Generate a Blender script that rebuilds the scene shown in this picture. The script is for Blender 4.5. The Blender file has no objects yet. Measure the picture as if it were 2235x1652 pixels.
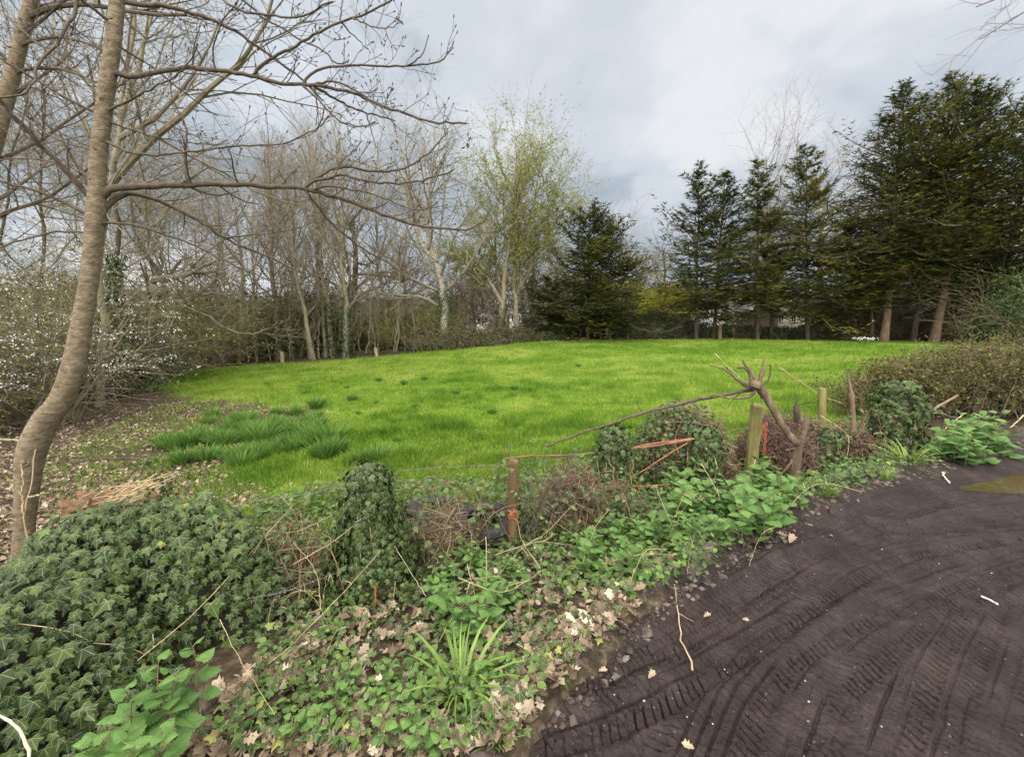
import bpy, math, random
import numpy as np
PI = math.pi
SC = bpy.context.scene
COL = SC.collection
RNG = np.random.default_rng(7)

# ---------------------------------------------------------------- camera model
S = 1024/2235.0            # measured picture coordinates -> render pixels
F, CX, CY = 430.0, 512.0, 378.0
PITCH = math.radians(9.0)
CAMZ = 1.72
cpt, spt = math.cos(PITCH), math.sin(PITCH)

def ray(X, Y):
    u = (X*S-CX)/F
    v = (CY-Y*S)/F
    return np.array([u, cpt+v*spt, -spt+v*cpt])

def at(X, Y, d):
    r = ray(X, Y)
    return np.array([0, 0, CAMZ])+r*(d/r[1])

def pxr(w, d, X=1117):     # width in picture units at depth d -> radius in metres (cylinders off the axis look wider)
    return w*S/F*d*0.5*math.cos(math.atan((X*S-CX)/F))

cam = bpy.data.cameras.new('camera')
cam.sensor_width = 36
cam.lens = 36*F/1024
cam.clip_start = 0.05
cam.clip_end = 3000
camo = bpy.data.objects.new('camera', cam)
COL.objects.link(camo)
camo.location = (0, 0, CAMZ)
camo.rotation_euler = (PI/2-PITCH, 0, 0)
SC.camera = camo
SC.view_settings.view_transform = 'Standard'
SC.view_settings.look = 'None'
SC.view_settings.exposure = 0.0
SC.view_settings.gamma = 1.0
SC.cycles.max_bounces = 6
SC.cycles.diffuse_bounces = 3
SC.cycles.transmission_bounces = 4
SC.cycles.transparent_max_bounces = 4

# ---------------------------------------------------------------- numeric helpers
def nrm(a):
    return a/np.maximum(np.linalg.norm(a, axis=-1, keepdims=True), 1e-9)

def sstep(a, b, x):
    t = np.clip((x-a)/(b-a), 0, 1)
    return t*t*(3-2*t)

def _hash(ix, iy, seed):
    h = (ix.astype(np.int64)*374761393+iy.astype(np.int64)*668265263+seed*974634777) & 0xffffffff
    h = ((h ^ (h >> 13))*1274126177) & 0xffffffff
    h = h ^ (h >> 16)
    return (h & 0xffff)/65535.0

def vnoise(x, y, seed=0):
    x = np.asarray(x, float); y = np.asarray(y, float)
    ix = np.floor(x); iy = np.floor(y)
    fx = x-ix; fy = y-iy
    fx = fx*fx*(3-2*fx); fy = fy*fy*(3-2*fy)
    a = _hash(ix, iy, seed); b = _hash(ix+1, iy, seed)
    c = _hash(ix, iy+1, seed); d = _hash(ix+1, iy+1, seed)
    return (a*(1-fx)+b*fx)*(1-fy)+(c*(1-fx)+d*fx)*fy

def fbm(x, y, seed=0, oct=4):
    s = 0; a = .5
    for i in range(oct):
        s = s+a*(vnoise(x*2**i, y*2**i, seed+i)-.5)
        a *= .5
    return s

def poly_sd(x, y, poly):      # signed distance to a closed polygon, inside positive
    x = np.asarray(x, float); y = np.asarray(y, float)
    d = np.full(x.shape, 1e9); ins = np.zeros(x.shape, bool)
    n = len(poly)
    for i in range(n):
        ax, ay = poly[i][:2]; bx, by = poly[(i+1) % n][:2]
        ex, ey = bx-ax, by-ay
        t = np.clip(((x-ax)*ex+(y-ay)*ey)/(ex*ex+ey*ey+1e-12), 0, 1)
        d = np.minimum(d, np.hypot(x-ax-t*ex, y-ay-t*ey))
        c = ((ay > y) != (by > y)) & (x < (bx-ax)*(y-ay)/(by-ay+1e-12)+ax)
        ins ^= c
    return np.where(ins, d, -d)

def path_dist(x, y, pts):     # unsigned distance, signed side, arc length along an open polyline
    x = np.asarray(x, float); y = np.asarray(y, float)
    d = np.full(x.shape, 1e9); sd = np.zeros(x.shape); s = np.zeros(x.shape); acc = 0
    for i in range(len(pts)-1):
        ax, ay = pts[i][:2]; bx, by = pts[i+1][:2]
        ex, ey = bx-ax, by-ay; L = math.hypot(ex, ey)
        t = np.clip(((x-ax)*ex+(y-ay)*ey)/(L*L+1e-12), 0, 1)
        dd = np.hypot(x-ax-t*ex, y-ay-t*ey)
        m = dd < d
        side = np.sign((x-ax)*ey-(y-ay)*ex)
        d = np.where(m, dd, d); sd = np.where(m, side*dd, sd); s = np.where(m, acc+t*L, s)
        acc += L
    return d, sd, s

def smooth(pts, n=8):         # Catmull-Rom resampling
    P = np.array(pts, float)
    P = np.vstack([2*P[0]-P[1], P, 2*P[-1]-P[-2]])
    out = []
    for i in range(1, len(P)-2):
        for k in range(n):
            t = k/n
            a, b, c, d = P[i-1], P[i], P[i+1], P[i+2]
            out.append(.5*((2*b)+(c-a)*t+(2*a-5*b+4*c-d)*t*t+(3*b-a-3*c+d)*t**3))
    out.append(P[-2])
    return np.array(out)

def resample(pts, n):
    P = np.array(pts, float)
    s = np.concatenate([[0], np.cumsum(np.linalg.norm(np.diff(P[:, :3], axis=0), axis=1))])
    q = np.linspace(0, s[-1], n)
    return np.stack([np.interp(q, s, P[:, k]) for k in range(P.shape[1])], 1)

# ---------------------------------------------------------------- mesh builder
class MB:
    def __init__(s):
        s.V = []; s.T = []; s.Q = []; s.A = []; s.L = []; s.TM = []; s.QM = []; s.n = 0
    def add(s, V, faces, val=0.5, lc=None, mat=0):
        V = np.asarray(V, float).reshape(-1, 3); f = np.asarray(faces, np.int64)
        s.V.append(V)
        s.A.append(np.broadcast_to(np.asarray(val, float), (len(V),)).copy())
        s.L.append(np.zeros((len(V), 3)) if lc is None else np.asarray(lc, float).reshape(-1, 3))
        if f.shape[-1] == 3:
            s.T.append(f.reshape(-1, 3)+s.n); s.TM.append(np.full(f.size//3, mat))
        else:
            s.Q.append(f.reshape(-1, 4)+s.n); s.QM.append(np.full(f.size//4, mat))
        s.n += len(V)
        return s
    def mesh(s, name, mats, off=(0, 0, 0), smooth_=False, lc=False):
        V = np.vstack(s.V)-np.asarray(off, float)
        T = np.vstack(s.T) if s.T else np.zeros((0, 3), np.int64)
        Q = np.vstack(s.Q) if s.Q else np.zeros((0, 4), np.int64)
        loops = np.concatenate([T.ravel(), Q.ravel()]).astype(np.int32)
        starts = np.concatenate([np.arange(len(T))*3, len(T)*3+np.arange(len(Q))*4]).astype(np.int32)
        mi = np.concatenate(s.TM+s.QM).astype(np.int32)
        me = bpy.data.meshes.new(name)
        me.vertices.add(len(V)); me.vertices.foreach_set('co', V.astype(np.float32).ravel())
        me.loops.add(len(loops)); me.loops.foreach_set('vertex_index', loops)
        me.polygons.add(len(starts)); me.polygons.foreach_set('loop_start', starts)
        me.polygons.foreach_set('material_index', mi)
        me.polygons.foreach_set('use_smooth', np.full(len(starts), smooth_, bool))
        a = me.attributes.new('v', 'FLOAT', 'POINT'); a.data.foreach_set('value', np.concatenate(s.A).astype(np.float32))
        if lc:
            a = me.attributes.new('lc', 'FLOAT_VECTOR', 'POINT'); a.data.foreach_set('vector', np.vstack(s.L).astype(np.float32).ravel())
        for m in (mats if isinstance(mats, (list, tuple)) else [mats]):
            me.materials.append(m)
        me.update(calc_edges=True)
        return me

def link(name, me, parent=None, loc=(0, 0, 0)):
    o = bpy.data.objects.new(name, me)
    COL.objects.link(o)
    if parent is not None:
        o.parent = parent
    else:
        o.location = loc
    return o

def tag(o, label=None, cat=None, group=None, kind=None):
    if label: o['label'] = label
    if cat: o['category'] = cat
    if group: o['group'] = group
    if kind: o['kind'] = kind
    return o

def thing(name, label, cat, loc=(0, 0, 0), group=None):
    o = bpy.data.objects.new(name, None)
    COL.objects.link(o); o.location = [float(c) for c in loc]
    o.empty_display_size = .2
    return tag(o, label, cat, group)

def part(name, mb, mats, parent, sm=False, lc=False, base=None, label=None):
    off = np.array(base.location if base is not None else parent.location)
    o = link(name, mb.mesh(name, mats, off, sm, lc), parent)
    if label: o['label'] = label
    return o

def solo(name, mb, mats, label, cat, loc=(0, 0, 0), group=None, sm=False, lc=False, kind=None):
    o = link(name, mb.mesh(name, mats, loc, sm, lc), None, [float(c) for c in loc])
    return tag(o, label, cat, group, kind)

def copy_tree(o, loc, rz=0, sc=1, label=None, group=None, parent=None):
    c = o.copy(); COL.objects.link(c)
    if parent is not None: c.parent = parent
    else:
        c.location = [float(v) for v in loc]; c.rotation_euler = (0, 0, rz)
        c.scale = (sc, sc, sc) if np.isscalar(sc) else sc
        if label: c['label'] = label
        if group: c['group'] = group
    for ch in list(o.children):
        copy_tree(ch, (0, 0, 0), parent=c)
    return c

# tubes: list of (pts, radii) grouped by length and swept together
def tubes(mb, br, sides=5, val=None, mat=0, cap=False):
    groups = {}
    for i, (P, R) in enumerate(br):
        groups.setdefault(len(P), []).append(i)
    for K, idx in groups.items():
        P = np.array([br[i][0] for i in idx], float); R = np.array([br[i][1] for i in idx], float)
        vv = None if val is None else np.array([val[i] for i in idx])
        tube_batch(mb, P, R, sides, vv, mat)

def tube_batch(mb, P, R, sides=4, val=None, mat=0):
    M, K, _ = P.shape
    T = nrm(np.gradient(P, axis=1))
    mean = nrm(P[:, -1]-P[:, 0])
    ref = np.where(np.abs(mean[:, 2:3]) > .8, np.array([[1., .1, 0]]), np.array([[.05, .1, 1.]]))
    U = nrm(np.cross(T, ref[:, None, :])); W = np.cross(T, U)
    a = np.arange(sides)*2*PI/sides
    V = P[:, :, None, :]+R[:, :, None, None]*(np.cos(a)[None, None, :, None]*U[:, :, None, :]+np.sin(a)[None, None, :, None]*W[:, :, None, :])
    k = np.arange(sides); k2 = (k+1) % sides
    i = np.arange(K-1)[:, None]
    f = np.stack([i*sides+k, i*sides+k2, (i+1)*sides+k2, (i+1)*sides+k], -1).reshape(-1, 4)
    fac = (f[None]+(np.arange(M)*K*sides)[:, None, None]).reshape(-1, 4)
    vals = .5 if val is None else np.repeat(np.asarray(val, float), K*sides)
    mb.add(V.reshape(-1, 3), fac, vals, None, mat)

def grow(rng, P, R, n, t0, t1, ang, angv, ratio, N=5, rr=.6, rmin=.004, wig=.12, trop=.1, lf=None, end=.35, Labs=None, flat=0.):
    M, K, _ = P.shape
    t = (np.arange(n)[None, :]+rng.random((M, n)))/n
    t = t0+(t1-t0)*t
    f = t*(K-1); i = np.clip(f.astype(int), 0, K-2); w = (f-i)[..., None]; m = np.arange(M)[:, None]
    base = P[m, i]*(1-w)+P[m, i+1]*w
    T = nrm(P[m, i+1]-P[m, i]); r = R[m, i]*(1-w[..., 0])+R[m, i+1]*w[..., 0]
    Lp = np.linalg.norm(np.diff(P, axis=1), axis=2).sum(1)[:, None]
    a = np.radians(ang+angv*rng.standard_normal((M, n)))
    ph = np.arange(n)[None, :]*2.39996+rng.random((M, 1))*6.283+rng.normal(0, .5, (M, n))
    U = nrm(np.cross(T, np.array([.03, .05, 1.]))); W = np.cross(T, U)
    if flat: ph = np.where(rng.random((M, n)) < flat, np.where(np.arange(n)[None, :] % 2 == 0, 0, PI)+rng.normal(0, .25, (M, n)), ph)
    D = np.cos(a)[..., None]*T+np.sin(a)[..., None]*(np.cos(ph)[..., None]*U+np.sin(ph)[..., None]*W)
    L = (Lp*ratio if Labs is None else Labs)*(.65+.7*rng.random((M, n)))
    if lf is not None: L = L*lf(t)
    r0 = np.maximum(r*rr, rmin)
    base = base.reshape(-1, 3); D = D.reshape(-1, 3); L = L.ravel(); r0 = r0.ravel()
    P2 = np.empty((len(L), N, 3)); P2[:, 0] = base
    st = (L/(N-1))[:, None]
    for q in range(1, N):
        D = D+wig*rng.standard_normal(D.shape); D[:, 2] += trop; D = nrm(D)
        P2[:, q] = P2[:, q-1]+D*st
    R2 = r0[:, None]*(1-(1-end)*np.linspace(0, 1, N)[None, :])
    return P2, np.maximum(R2, rmin*.7)

# ---------------------------------------------------------------- leaf templates
def fan(outline, c=(0, .3, 0)):
    V = np.array([c]+list(outline), float); n = len(outline)
    Fc = np.array([[0, 1+i, 1+(i+1) % n] for i in range(n)])
    return V, Fc
IVY = fan([(0, .05, .0), (.22, -.08, -.02), (.42, .0, -.05), (.38, .22, -.03), (.57, .41, -.09), (.23, .52, -.01), (.13, .76, -.04), (0, 1., -.13),
           (-.13, .76, -.04), (-.23, .52, -.01), (-.55, .43, -.05), (-.38, .22, -.01), (-.42, .0, -.03), (-.22, -.08, -.02)], (0, .34, .035))
def _net():
    pts = []
    n = 9
    for k in range(n):
        t = k/(n-1); w = .42*math.sin(PI*(.12+.88*t)**.75)*(1-.15*t)
        pts.append((w, t*.98-.05*(1-t), -.06-.1*t*t)); 
        if k < n-1:
            t2 = t+.55/(n-1); w2 = .36*math.sin(PI*(.12+.88*t2)**.75)*(1-.15*t2)*.8
            pts.append((w2, t2*.98-.05*(1-t2)+.01, -.05-.1*t2*t2))
    L = [(-a, b, c) for a, b, c in pts[::-1]]
    pts[-1] = (0, 1.02, -.18)
    return fan([(0, 0, 0)]+pts+L[1:], (0, .35, .03))
NET = _net()
OVAL = fan([(0, 0, 0), (.2, .2, .03), (.27, .5, .02), (.14, .85, -.03), (0, 1, -.1), (-.14, .85, -.03), (-.27, .5, .02), (-.2, .2, .03)], (0, .45, -.04))
OAK = fan([(0, 0, 0), (.1, .12, .05), (.2, .22, .14), (.14, .34, .06), (.33, .46, .2), (.2, .58, .08), (.34, .74, .2), (.16, .82, .08), (0, 1, .1),
           (-.16, .82, .1), (-.34, .72, .22), (-.2, .57, .08), (-.33, .44, .2), (-.14, .33, .06), (-.2, .2, .14), (-.1, .1, .05)], (0, .45, -.05))
DIA = (np.array([(0, 0, 0), (.3, .45, .08), (0, 1, 0), (-.3, .45, .08)], float), np.array([[0, 1, 2], [0, 2, 3]]))
BLADE = (np.array([(-.5, 0, 0), (.5, 0, 0), (.42, .5, .04), (-.42, .5, .04), (0, 1, .22)], float), np.array([[0, 1, 2], [0, 2, 3], [3, 2, 4]]))
TRI = (np.array([(-.5, 0, 0), (.5, 0, 0), (0, 1, .1)], float), np.array([[0, 1, 2]]))

def scatter(mb, tpl, pos, nor, tip, scale, val=.5, wid=1., mat=0, curl=None):
    TV, TF = tpl
    n = nrm(nor); t = nrm(tip-(tip*n).sum(-1, keepdims=True)*n); b = np.cross(t, n)
    M = len(pos)
    sc = np.broadcast_to(np.asarray(scale, float), (M,)); wd = np.broadcast_to(np.asarray(wid, float), (M,))
    tz = TV[:, 2][None, :]*(1. if curl is None else np.asarray(curl)[:, None])
    V = pos[:, None, :]+sc[:, None, None]*((TV[:, 0][None, :]*wd[:, None])[..., None]*b[:, None, :]+TV[:, 1][None, :, None]*t[:, None, :]+tz[..., None]*n[:, None, :])
    Fc = (TF[None]+(np.arange(M)*len(TV))[:, None, None]).reshape(-1, 3)
    v = np.repeat(np.broadcast_to(np.asarray(val, float), (M,)), len(TV))
    mb.add(V.reshape(-1, 3), Fc, v, np.tile(TV, (M, 1)), mat)

def rdir(rng, M):
    return nrm(rng.standard_normal((M, 3)))

# ---------------------------------------------------------------- materials
def newmat(name):
    m = bpy.data.materials.new(name); m.use_nodes = True
    nt = m.node_tree; nt.nodes.clear()
    return m, nt, nt.nodes, nt.links

def ramp(nodes, stops):
    r = nodes.new('ShaderNodeValToRGB'); e = r.color_ramp.elements
    while len(e) < len(stops): e.new(.5)
    for k, (p, c) in enumerate(stops):
        e[k].position = p; e[k].color = (*c, 1)
    return r

def surf_mat(name, stops, scale=6., detail=6., rough=.8, bump=.3, bscale=None, stretch=(1, 1, 1), spec=.3, vmix=0., dist=.02, coord='Object', distort=.0):
    m, nt, N, L = newmat(name)
    out = N.new('ShaderNodeOutputMaterial'); b = N.new('ShaderNodeBsdfPrincipled')
    tc = N.new('ShaderNodeTexCoord'); mp = N.new('ShaderNodeMapping'); mp.inputs['Scale'].default_value = stretch
    L.new(tc.outputs[coord], mp.inputs['Vector'])
    nz = N.new('ShaderNodeTexNoise'); nz.inputs['Scale'].default_value = scale; nz.inputs['Detail'].default_value = detail
    nz.inputs['Roughness'].default_value = .62; nz.inputs['Distortion'].default_value = distort
    L.new(mp.outputs[0], nz.inputs['Vector'])
    src = nz.outputs['Fac']
    if vmix:
        at_ = N.new('ShaderNodeAttribute'); at_.attribute_name = 'v'
        mx = N.new('ShaderNodeMix'); mx.inputs['Factor'].default_value = vmix
        L.new(src, mx.inputs[2]); L.new(at_.outputs['Fac'], mx.inputs[3]); src = mx.outputs[0]
    r = ramp(N, stops); L.new(src, r.inputs[0]); L.new(r.outputs[0], b.inputs['Base Color'])
    b.inputs['Roughness'].default_value = rough; b.inputs['Specular IOR Level'].default_value = spec
    if bump:
        n2 = N.new('ShaderNodeTexNoise'); n2.inputs['Scale'].default_value = bscale or scale*3; n2.inputs['Detail'].default_value = 5
        L.new(mp.outputs[0], n2.inputs['Vector'])
        bp = N.new('ShaderNodeBump'); bp.inputs['Strength'].default_value = bump; bp.inputs['Distance'].default_value = dist
        L.new(n2.outputs['Fac'], bp.inputs['Height']); L.new(bp.outputs[0], b.inputs['Normal'])
    L.new(b.outputs[0], out.inputs[0])
    return m

def leaf_mat(name, stops, rough=.5, trans=.25, spec=.4, vein=None, veinw=.022, nscale=0., angs=(0, 50, 105)):
    m, nt, N, L = newmat(name)
    out = N.new('ShaderNodeOutputMaterial'); b = N.new('ShaderNodeBsdfPrincipled')
    at_ = N.new('ShaderNodeAttribute'); at_.attribute_name = 'v'
    src = at_.outputs['Fac']
    if nscale:
        tc = N.new('ShaderNodeTexCoord'); nz = N.new('ShaderNodeTexNoise'); nz.inputs['Scale'].default_value = nscale; nz.inputs['Detail'].default_value = 3
        L.new(tc.outputs['Object'], nz.inputs['Vector'])
        mx = N.new('ShaderNodeMix'); mx.inputs['Factor'].default_value = .45
        L.new(src, mx.inputs[2]); L.new(nz.outputs['Fac'], mx.inputs[3]); src = mx.outputs[0]
    r = ramp(N, stops); L.new(src, r.inputs[0]); col = r.outputs[0]
    if vein:
        lc = N.new('ShaderNodeAttribute'); lc.attribute_name = 'lc'
        sx = N.new('ShaderNodeSeparateXYZ'); L.new(lc.outputs['Vector'], sx.inputs[0])
        def mth(op, a, b_=None):
            q = N.new('ShaderNodeMath'); q.operation = op
            for k, v in ((0, a), (1, b_)):
                if v is None: continue
                if isinstance(v, (int, float)): q.inputs[k].default_value = v
                else: L.new(v, q.inputs[k])
            return q.outputs[0]
        ax = mth('ABSOLUTE', sx.outputs[0]); y = mth('SUBTRACT', sx.outputs[1], .05)
        best = None
        for a in angs:
            ca, sa = math.cos(math.radians(a)), math.sin(math.radians(a))
            d = mth('ABSOLUTE', mth('SUBTRACT', mth('MULTIPLY', ax, ca), mth('MULTIPLY', y, sa)))
            best = d if best is None else mth('MINIMUM', best, d)
        f = mth('LESS_THAN', best, veinw)
        f = mth('MULTIPLY', f, .55)
        mc = N.new('ShaderNodeMix'); mc.data_type = 'RGBA'
        L.new(f, mc.inputs[0]); L.new(col, mc.inputs[6]); mc.inputs[7].default_value = (*vein, 1)
        col = mc.outputs[2]
    L.new(col, b.inputs['Base Color'])
    b.inputs['Roughness'].default_value = rough; b.inputs['Specular IOR Level'].default_value = spec
    if trans:
        tr = N.new('ShaderNodeBsdfTranslucent'); L.new(col, tr.inputs[0])
        ms = N.new('ShaderNodeMixShader'); ms.inputs[0].default_value = trans
        L.new(b.outputs[0], ms.inputs[1]); L.new(tr.outputs[0], ms.inputs[2]); L.new(ms.outputs[0], out.inputs[0])
    else:
        L.new(b.outputs[0], out.inputs[0])
    return m

M_ = {}
M_['bark_grey'] = surf_mat('grey_bark', [(.28, (.085, .063, .038)), (.48, (.185, .142, .092)), (.7, (.30, .245, .168))], 18, 9, .85, .5, 55, (1, 1, 2.0), distort=.5)
M_['bark_twig'] = surf_mat('brown_twig_bark', [(.3, (.05, .038, .028)), (.7, (.13, .1, .07))], 20, 4, .8, .2)
M_['bark_dark'] = surf_mat('dark_bark', [(.3, (.045, .035, .024)), (.7, (.12, .095, .065))], 5, 5, .9, .4, 20, (1, 1, .3))
M_['bark_pale'] = surf_mat('pale_bark', [(.25, (.12, .1, .065)), (.5, (.24, .205, .14)), (.75, (.33, .29, .21))], 5, 6, .85, .4, 20, (1, 1, .5))
M_['bark_birch'] = surf_mat('white_birch_bark', [(.36, (.08, .062, .045)), (.5, (.3, .265, .205)), (.75, (.46, .42, .34))], 4, 8, .8, .3, 12, (1, 1, 2.5))
M_['bark_red'] = surf_mat('reddish_bark', [(.25, (.1, .065, .042)), (.5, (.19, .125, .085)), (.75, (.28, .2, .14))], 5, 6, .9, .5, 18, (1, 1, .3))
M_['twig_grey'] = surf_mat('grey_twigs', [(.3, (.13, .11, .078)), (.7, (.28, .24, .175))], 3, 2, .9, 0)
M_['twig_olive'] = surf_mat('olive_twigs', [(.3, (.12, .105, .05)), (.7, (.23, .2, .1))], 3, 2, .9, 0)
M_['twig_brown'] = surf_mat('brown_twigs', [(.3, (.1, .076, .05)), (.7, (.24, .19, .13))], 3, 2, .9, 0)
M_['straw'] = surf_mat('dry_straw', [(.3, (.3, .22, .12)), (.7, (.55, .43, .27))], 8, 3, .8, 0)
M_['pale_stem'] = surf_mat('pale_dead_stem', [(.3, (.45, .37, .25)), (.7, (.68, .6, .45))], 8, 3, .7, .1)
# ---------------------------------------------------------------- sky and sun
world = bpy.data.worlds.new('World'); SC.world = world; world.use_nodes = True
nt = world.node_tree; N = nt.nodes; L = nt.links; N.clear()
SUN_EL, SUN_AZ = math.radians(48), math.radians(200)      # azimuth measured clockwise from +y: behind the camera
def build_sky():
    out = N.new('ShaderNodeOutputWorld'); bg = N.new('ShaderNodeBackground'); bg.inputs[1].default_value = .1
    tc = N.new('ShaderNodeTexCoord'); sx = N.new('ShaderNodeSeparateXYZ'); L.new(tc.outputs['Generated'], sx.inputs[0])
    def m(op, a, b=None, c=None):
        q = N.new('ShaderNodeMath'); q.operation = op
        for k, v in ((0, a), (1, b), (2, c)):
            if v is None: continue
            if isinstance(v, (int, float)): q.inputs[k].default_value = v
            else: L.new(v, q.inputs[k])
        return q.outputs[0]
    z = m('MAXIMUM', sx.outputs[2], 0.0)
    den = m('ADD', z, .26)
    px = m('DIVIDE', sx.outputs[0], den); py = m('DIVIDE', sx.outputs[1], den)
    cb = N.new('ShaderNodeCombineXYZ'); L.new(px, cb.inputs[0]); L.new(py, cb.inputs[1]); cb.inputs[2].default_value = 3.7
    def noise(scale, det, off, rough=.55, dist=.3):
        mp = N.new('ShaderNodeMapping'); mp.inputs['Location'].default_value = off; L.new(cb.outputs[0], mp.inputs[0])
        mp.inputs['Scale'].default_value = (1, .8, 1)
        n = N.new('ShaderNodeTexNoise'); n.inputs['Scale'].default_value = scale; n.inputs['Detail'].default_value = det
        n.inputs['Roughness'].default_value = rough; n.inputs['Distortion'].default_value = dist
        L.new(mp.outputs[0], n.inputs[0]); return n.outputs['Fac']
    a = noise(.75, 5, (SKYOFF[0], SKYOFF[1], 0)); b = noise(2.2, 5, (4.2, 9.1, 2), .5)
    mix = m('ADD', m('MULTIPLY', a, .72), m('MULTIPLY', b, .28))
    r = ramp(N, [(.385, (.345, .395, .45)), (.47, (.50, .565, .635)), (.535, (.69, .745, .81)), (.62, (.88, .905, .93))])
    r.color_ramp.interpolation = 'EASE'
    L.new(mix, r.inputs[0])
    # overcast is brighter overhead; boosted further there and behind camera to brighten the ground
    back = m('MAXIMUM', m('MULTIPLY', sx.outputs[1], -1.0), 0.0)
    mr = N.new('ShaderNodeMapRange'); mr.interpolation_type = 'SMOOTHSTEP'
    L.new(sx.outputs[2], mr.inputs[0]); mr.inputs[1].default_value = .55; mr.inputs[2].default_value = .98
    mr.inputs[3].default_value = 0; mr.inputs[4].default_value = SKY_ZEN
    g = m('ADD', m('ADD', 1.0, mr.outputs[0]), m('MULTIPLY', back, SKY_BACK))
    # brighter veil to the left of the picture
    lf = m('MULTIPLY', m('MAXIMUM', m('MULTIPLY', sx.outputs[0], -1.0), 0.0), .22)
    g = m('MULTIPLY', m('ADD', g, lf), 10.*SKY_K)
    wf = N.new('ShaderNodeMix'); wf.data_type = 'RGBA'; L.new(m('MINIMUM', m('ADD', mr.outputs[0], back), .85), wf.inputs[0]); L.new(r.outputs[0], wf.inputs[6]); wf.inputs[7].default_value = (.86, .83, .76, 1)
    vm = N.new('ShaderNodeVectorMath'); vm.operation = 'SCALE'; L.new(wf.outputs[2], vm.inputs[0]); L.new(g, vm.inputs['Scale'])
    sky = N.new('ShaderNodeTexSky'); sky.sky_type = 'NISHITA'; sky.sun_disc = False
    sky.sun_elevation = SUN_EL; sky.sun_rotation = SUN_AZ
    mx = N.new('ShaderNodeMix'); mx.data_type = 'RGBA'; mx.inputs[0].default_value = .92
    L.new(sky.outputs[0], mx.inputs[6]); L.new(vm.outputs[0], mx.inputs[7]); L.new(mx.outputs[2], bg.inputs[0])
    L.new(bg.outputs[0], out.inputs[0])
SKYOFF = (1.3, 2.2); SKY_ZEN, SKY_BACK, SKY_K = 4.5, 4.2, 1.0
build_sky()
sun = bpy.data.lights.new('sun', 'SUN'); sun.energy = 1.5; sun.angle = math.radians(28); sun.color = (1, .95, .86)
suno = bpy.data.objects.new('sun', sun); COL.objects.link(suno)
suno.rotation_euler = (PI/2-SUN_EL, 0, PI-SUN_AZ)

# ---------------------------------------------------------------- terrain
def pl0(X, Y, z=0.):
    r = ray(X, Y); t = (z-CAMZ)/r[2]; return np.array([0, 0, CAMZ])+r*t
EDGE_PX = [(1130, 1652), (1195, 1560), (1250, 1490), (1330, 1420), (1385, 1350), (1480, 1290), (1560, 1235), (1655, 1185), (1710, 1145), (1790, 1098), (1900, 1058), (2000, 1035), (2100, 1003), (2235, 962)]
EDGE = [pl0(*p)[:2] for p in EDGE_PX]
e0 = EDGE[0]-np.array([.9, 1.15])*5
EDGE = [e0]+EDGE+[EDGE[-1]+np.array([14., 8.5])]
EX = np.array([p[0] for p in EDGE]); EY = np.array([p[1] for p in EDGE])

def edge_sd(x, y):            # > 0 on the mud track
    d, _, _ = path_dist(x, y, EDGE)
    return np.where(np.interp(x, EX, EY) > y, d, -d)

CTRL = [(300, 830, 21), (435, 803, 25), (620, 792, 29), (825, 778, 31), (1003, 760, 33), (1130, 746, 35), (1290, 742, 36), (1560, 739, 36), (1850, 741, 35), (2100, 746, 32),
        (60, 905, 12), (300, 1000, 7.2), (600, 900, 11), (900, 850, 13.5), (700, 1010, 6.6), (1200, 900, 10.2), (1000, 1000, 6.7), (1700, 800, 18), (1400, 850, 12.5), (1900, 780, 20), (120, 1030, 6)]
CP = [at(X, Y, d) for X, Y, d in CTRL]
CP += [np.array(p) for p in [(-2.6, 2.6, -.3), (-1.9, 2.35, -.17), (-1, 2.8, -.18), (0, 3.35, -.2), (1.3, 4., -.2), (2.65, 4.65, -.2), (3.6, 5.1, -.16), (5.2, 6.2, -.12),
       (-1.5, 3.6, -.36), (0, 4.4, -.36), (1.5, 5.2, -.36), (3, 6.2, -.36), (-3.5, 1, -.2), (-1.2, 1.2, -.1), (7.5, 8, -.1), (10, 9.5, -.1), (14, 12, -.2), (-6, 3, -.6), (-1., -1, 0), (8, 3, 0), (3, 0, 0),
       (-30, 40, -2.2), (0, 46, -.9), (30, 46, -.5), (45, 30, -.3), (-30, 10, -1.6), (-45, 30, -2.3)]]
CP = np.array(CP)
def _rbf():
    n = len(CP); P = CP[:, :2]
    K = np.linalg.norm(P[:, None]-P[None], axis=2)
    A = np.zeros((n+3, n+3)); A[:n, :n] = K-.0*np.eye(n); A[:n, n] = 1; A[:n, n+1:] = P; A[n, :n] = 1; A[n+1:, :n] = P.T
    return np.linalg.solve(A, np.concatenate([CP[:, 2], [0, 0, 0]]))
RBW = _rbf()
def H0(x, y):
    x = np.clip(np.asarray(x, float), -45, 48); y = np.clip(np.asarray(y, float), -6, 48)
    s = RBW[-3]+RBW[-2]*x+RBW[-1]*y
    for (px, py, _), w in zip(CP, RBW):
        s = s+w*np.sqrt((x-px)**2+(y-py)**2+.09)
    return s
def H(x, y):
    x = np.asarray(x, float); y = np.asarray(y, float)
    sd = edge_sd(x, y)
    h = H0(x, y)
    b = sstep(-.75, -.05, sd)
    dn = np.hypot(x, y)
    bump = (fbm(x*1.3, y*1.3, 3, 3)*.12+fbm(x*5, y*5, 9, 2)*.05*np.clip(3-dn/6, 0, 1))
    h = (h+bump*(1-b))*(1-b)+b*0.
    lip = np.exp(-((sd+.06)/.09)**2)*(.045+.05*vnoise(x*6, y*6, 5))
    return h+lip*(np.abs(sd) < 2)
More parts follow.
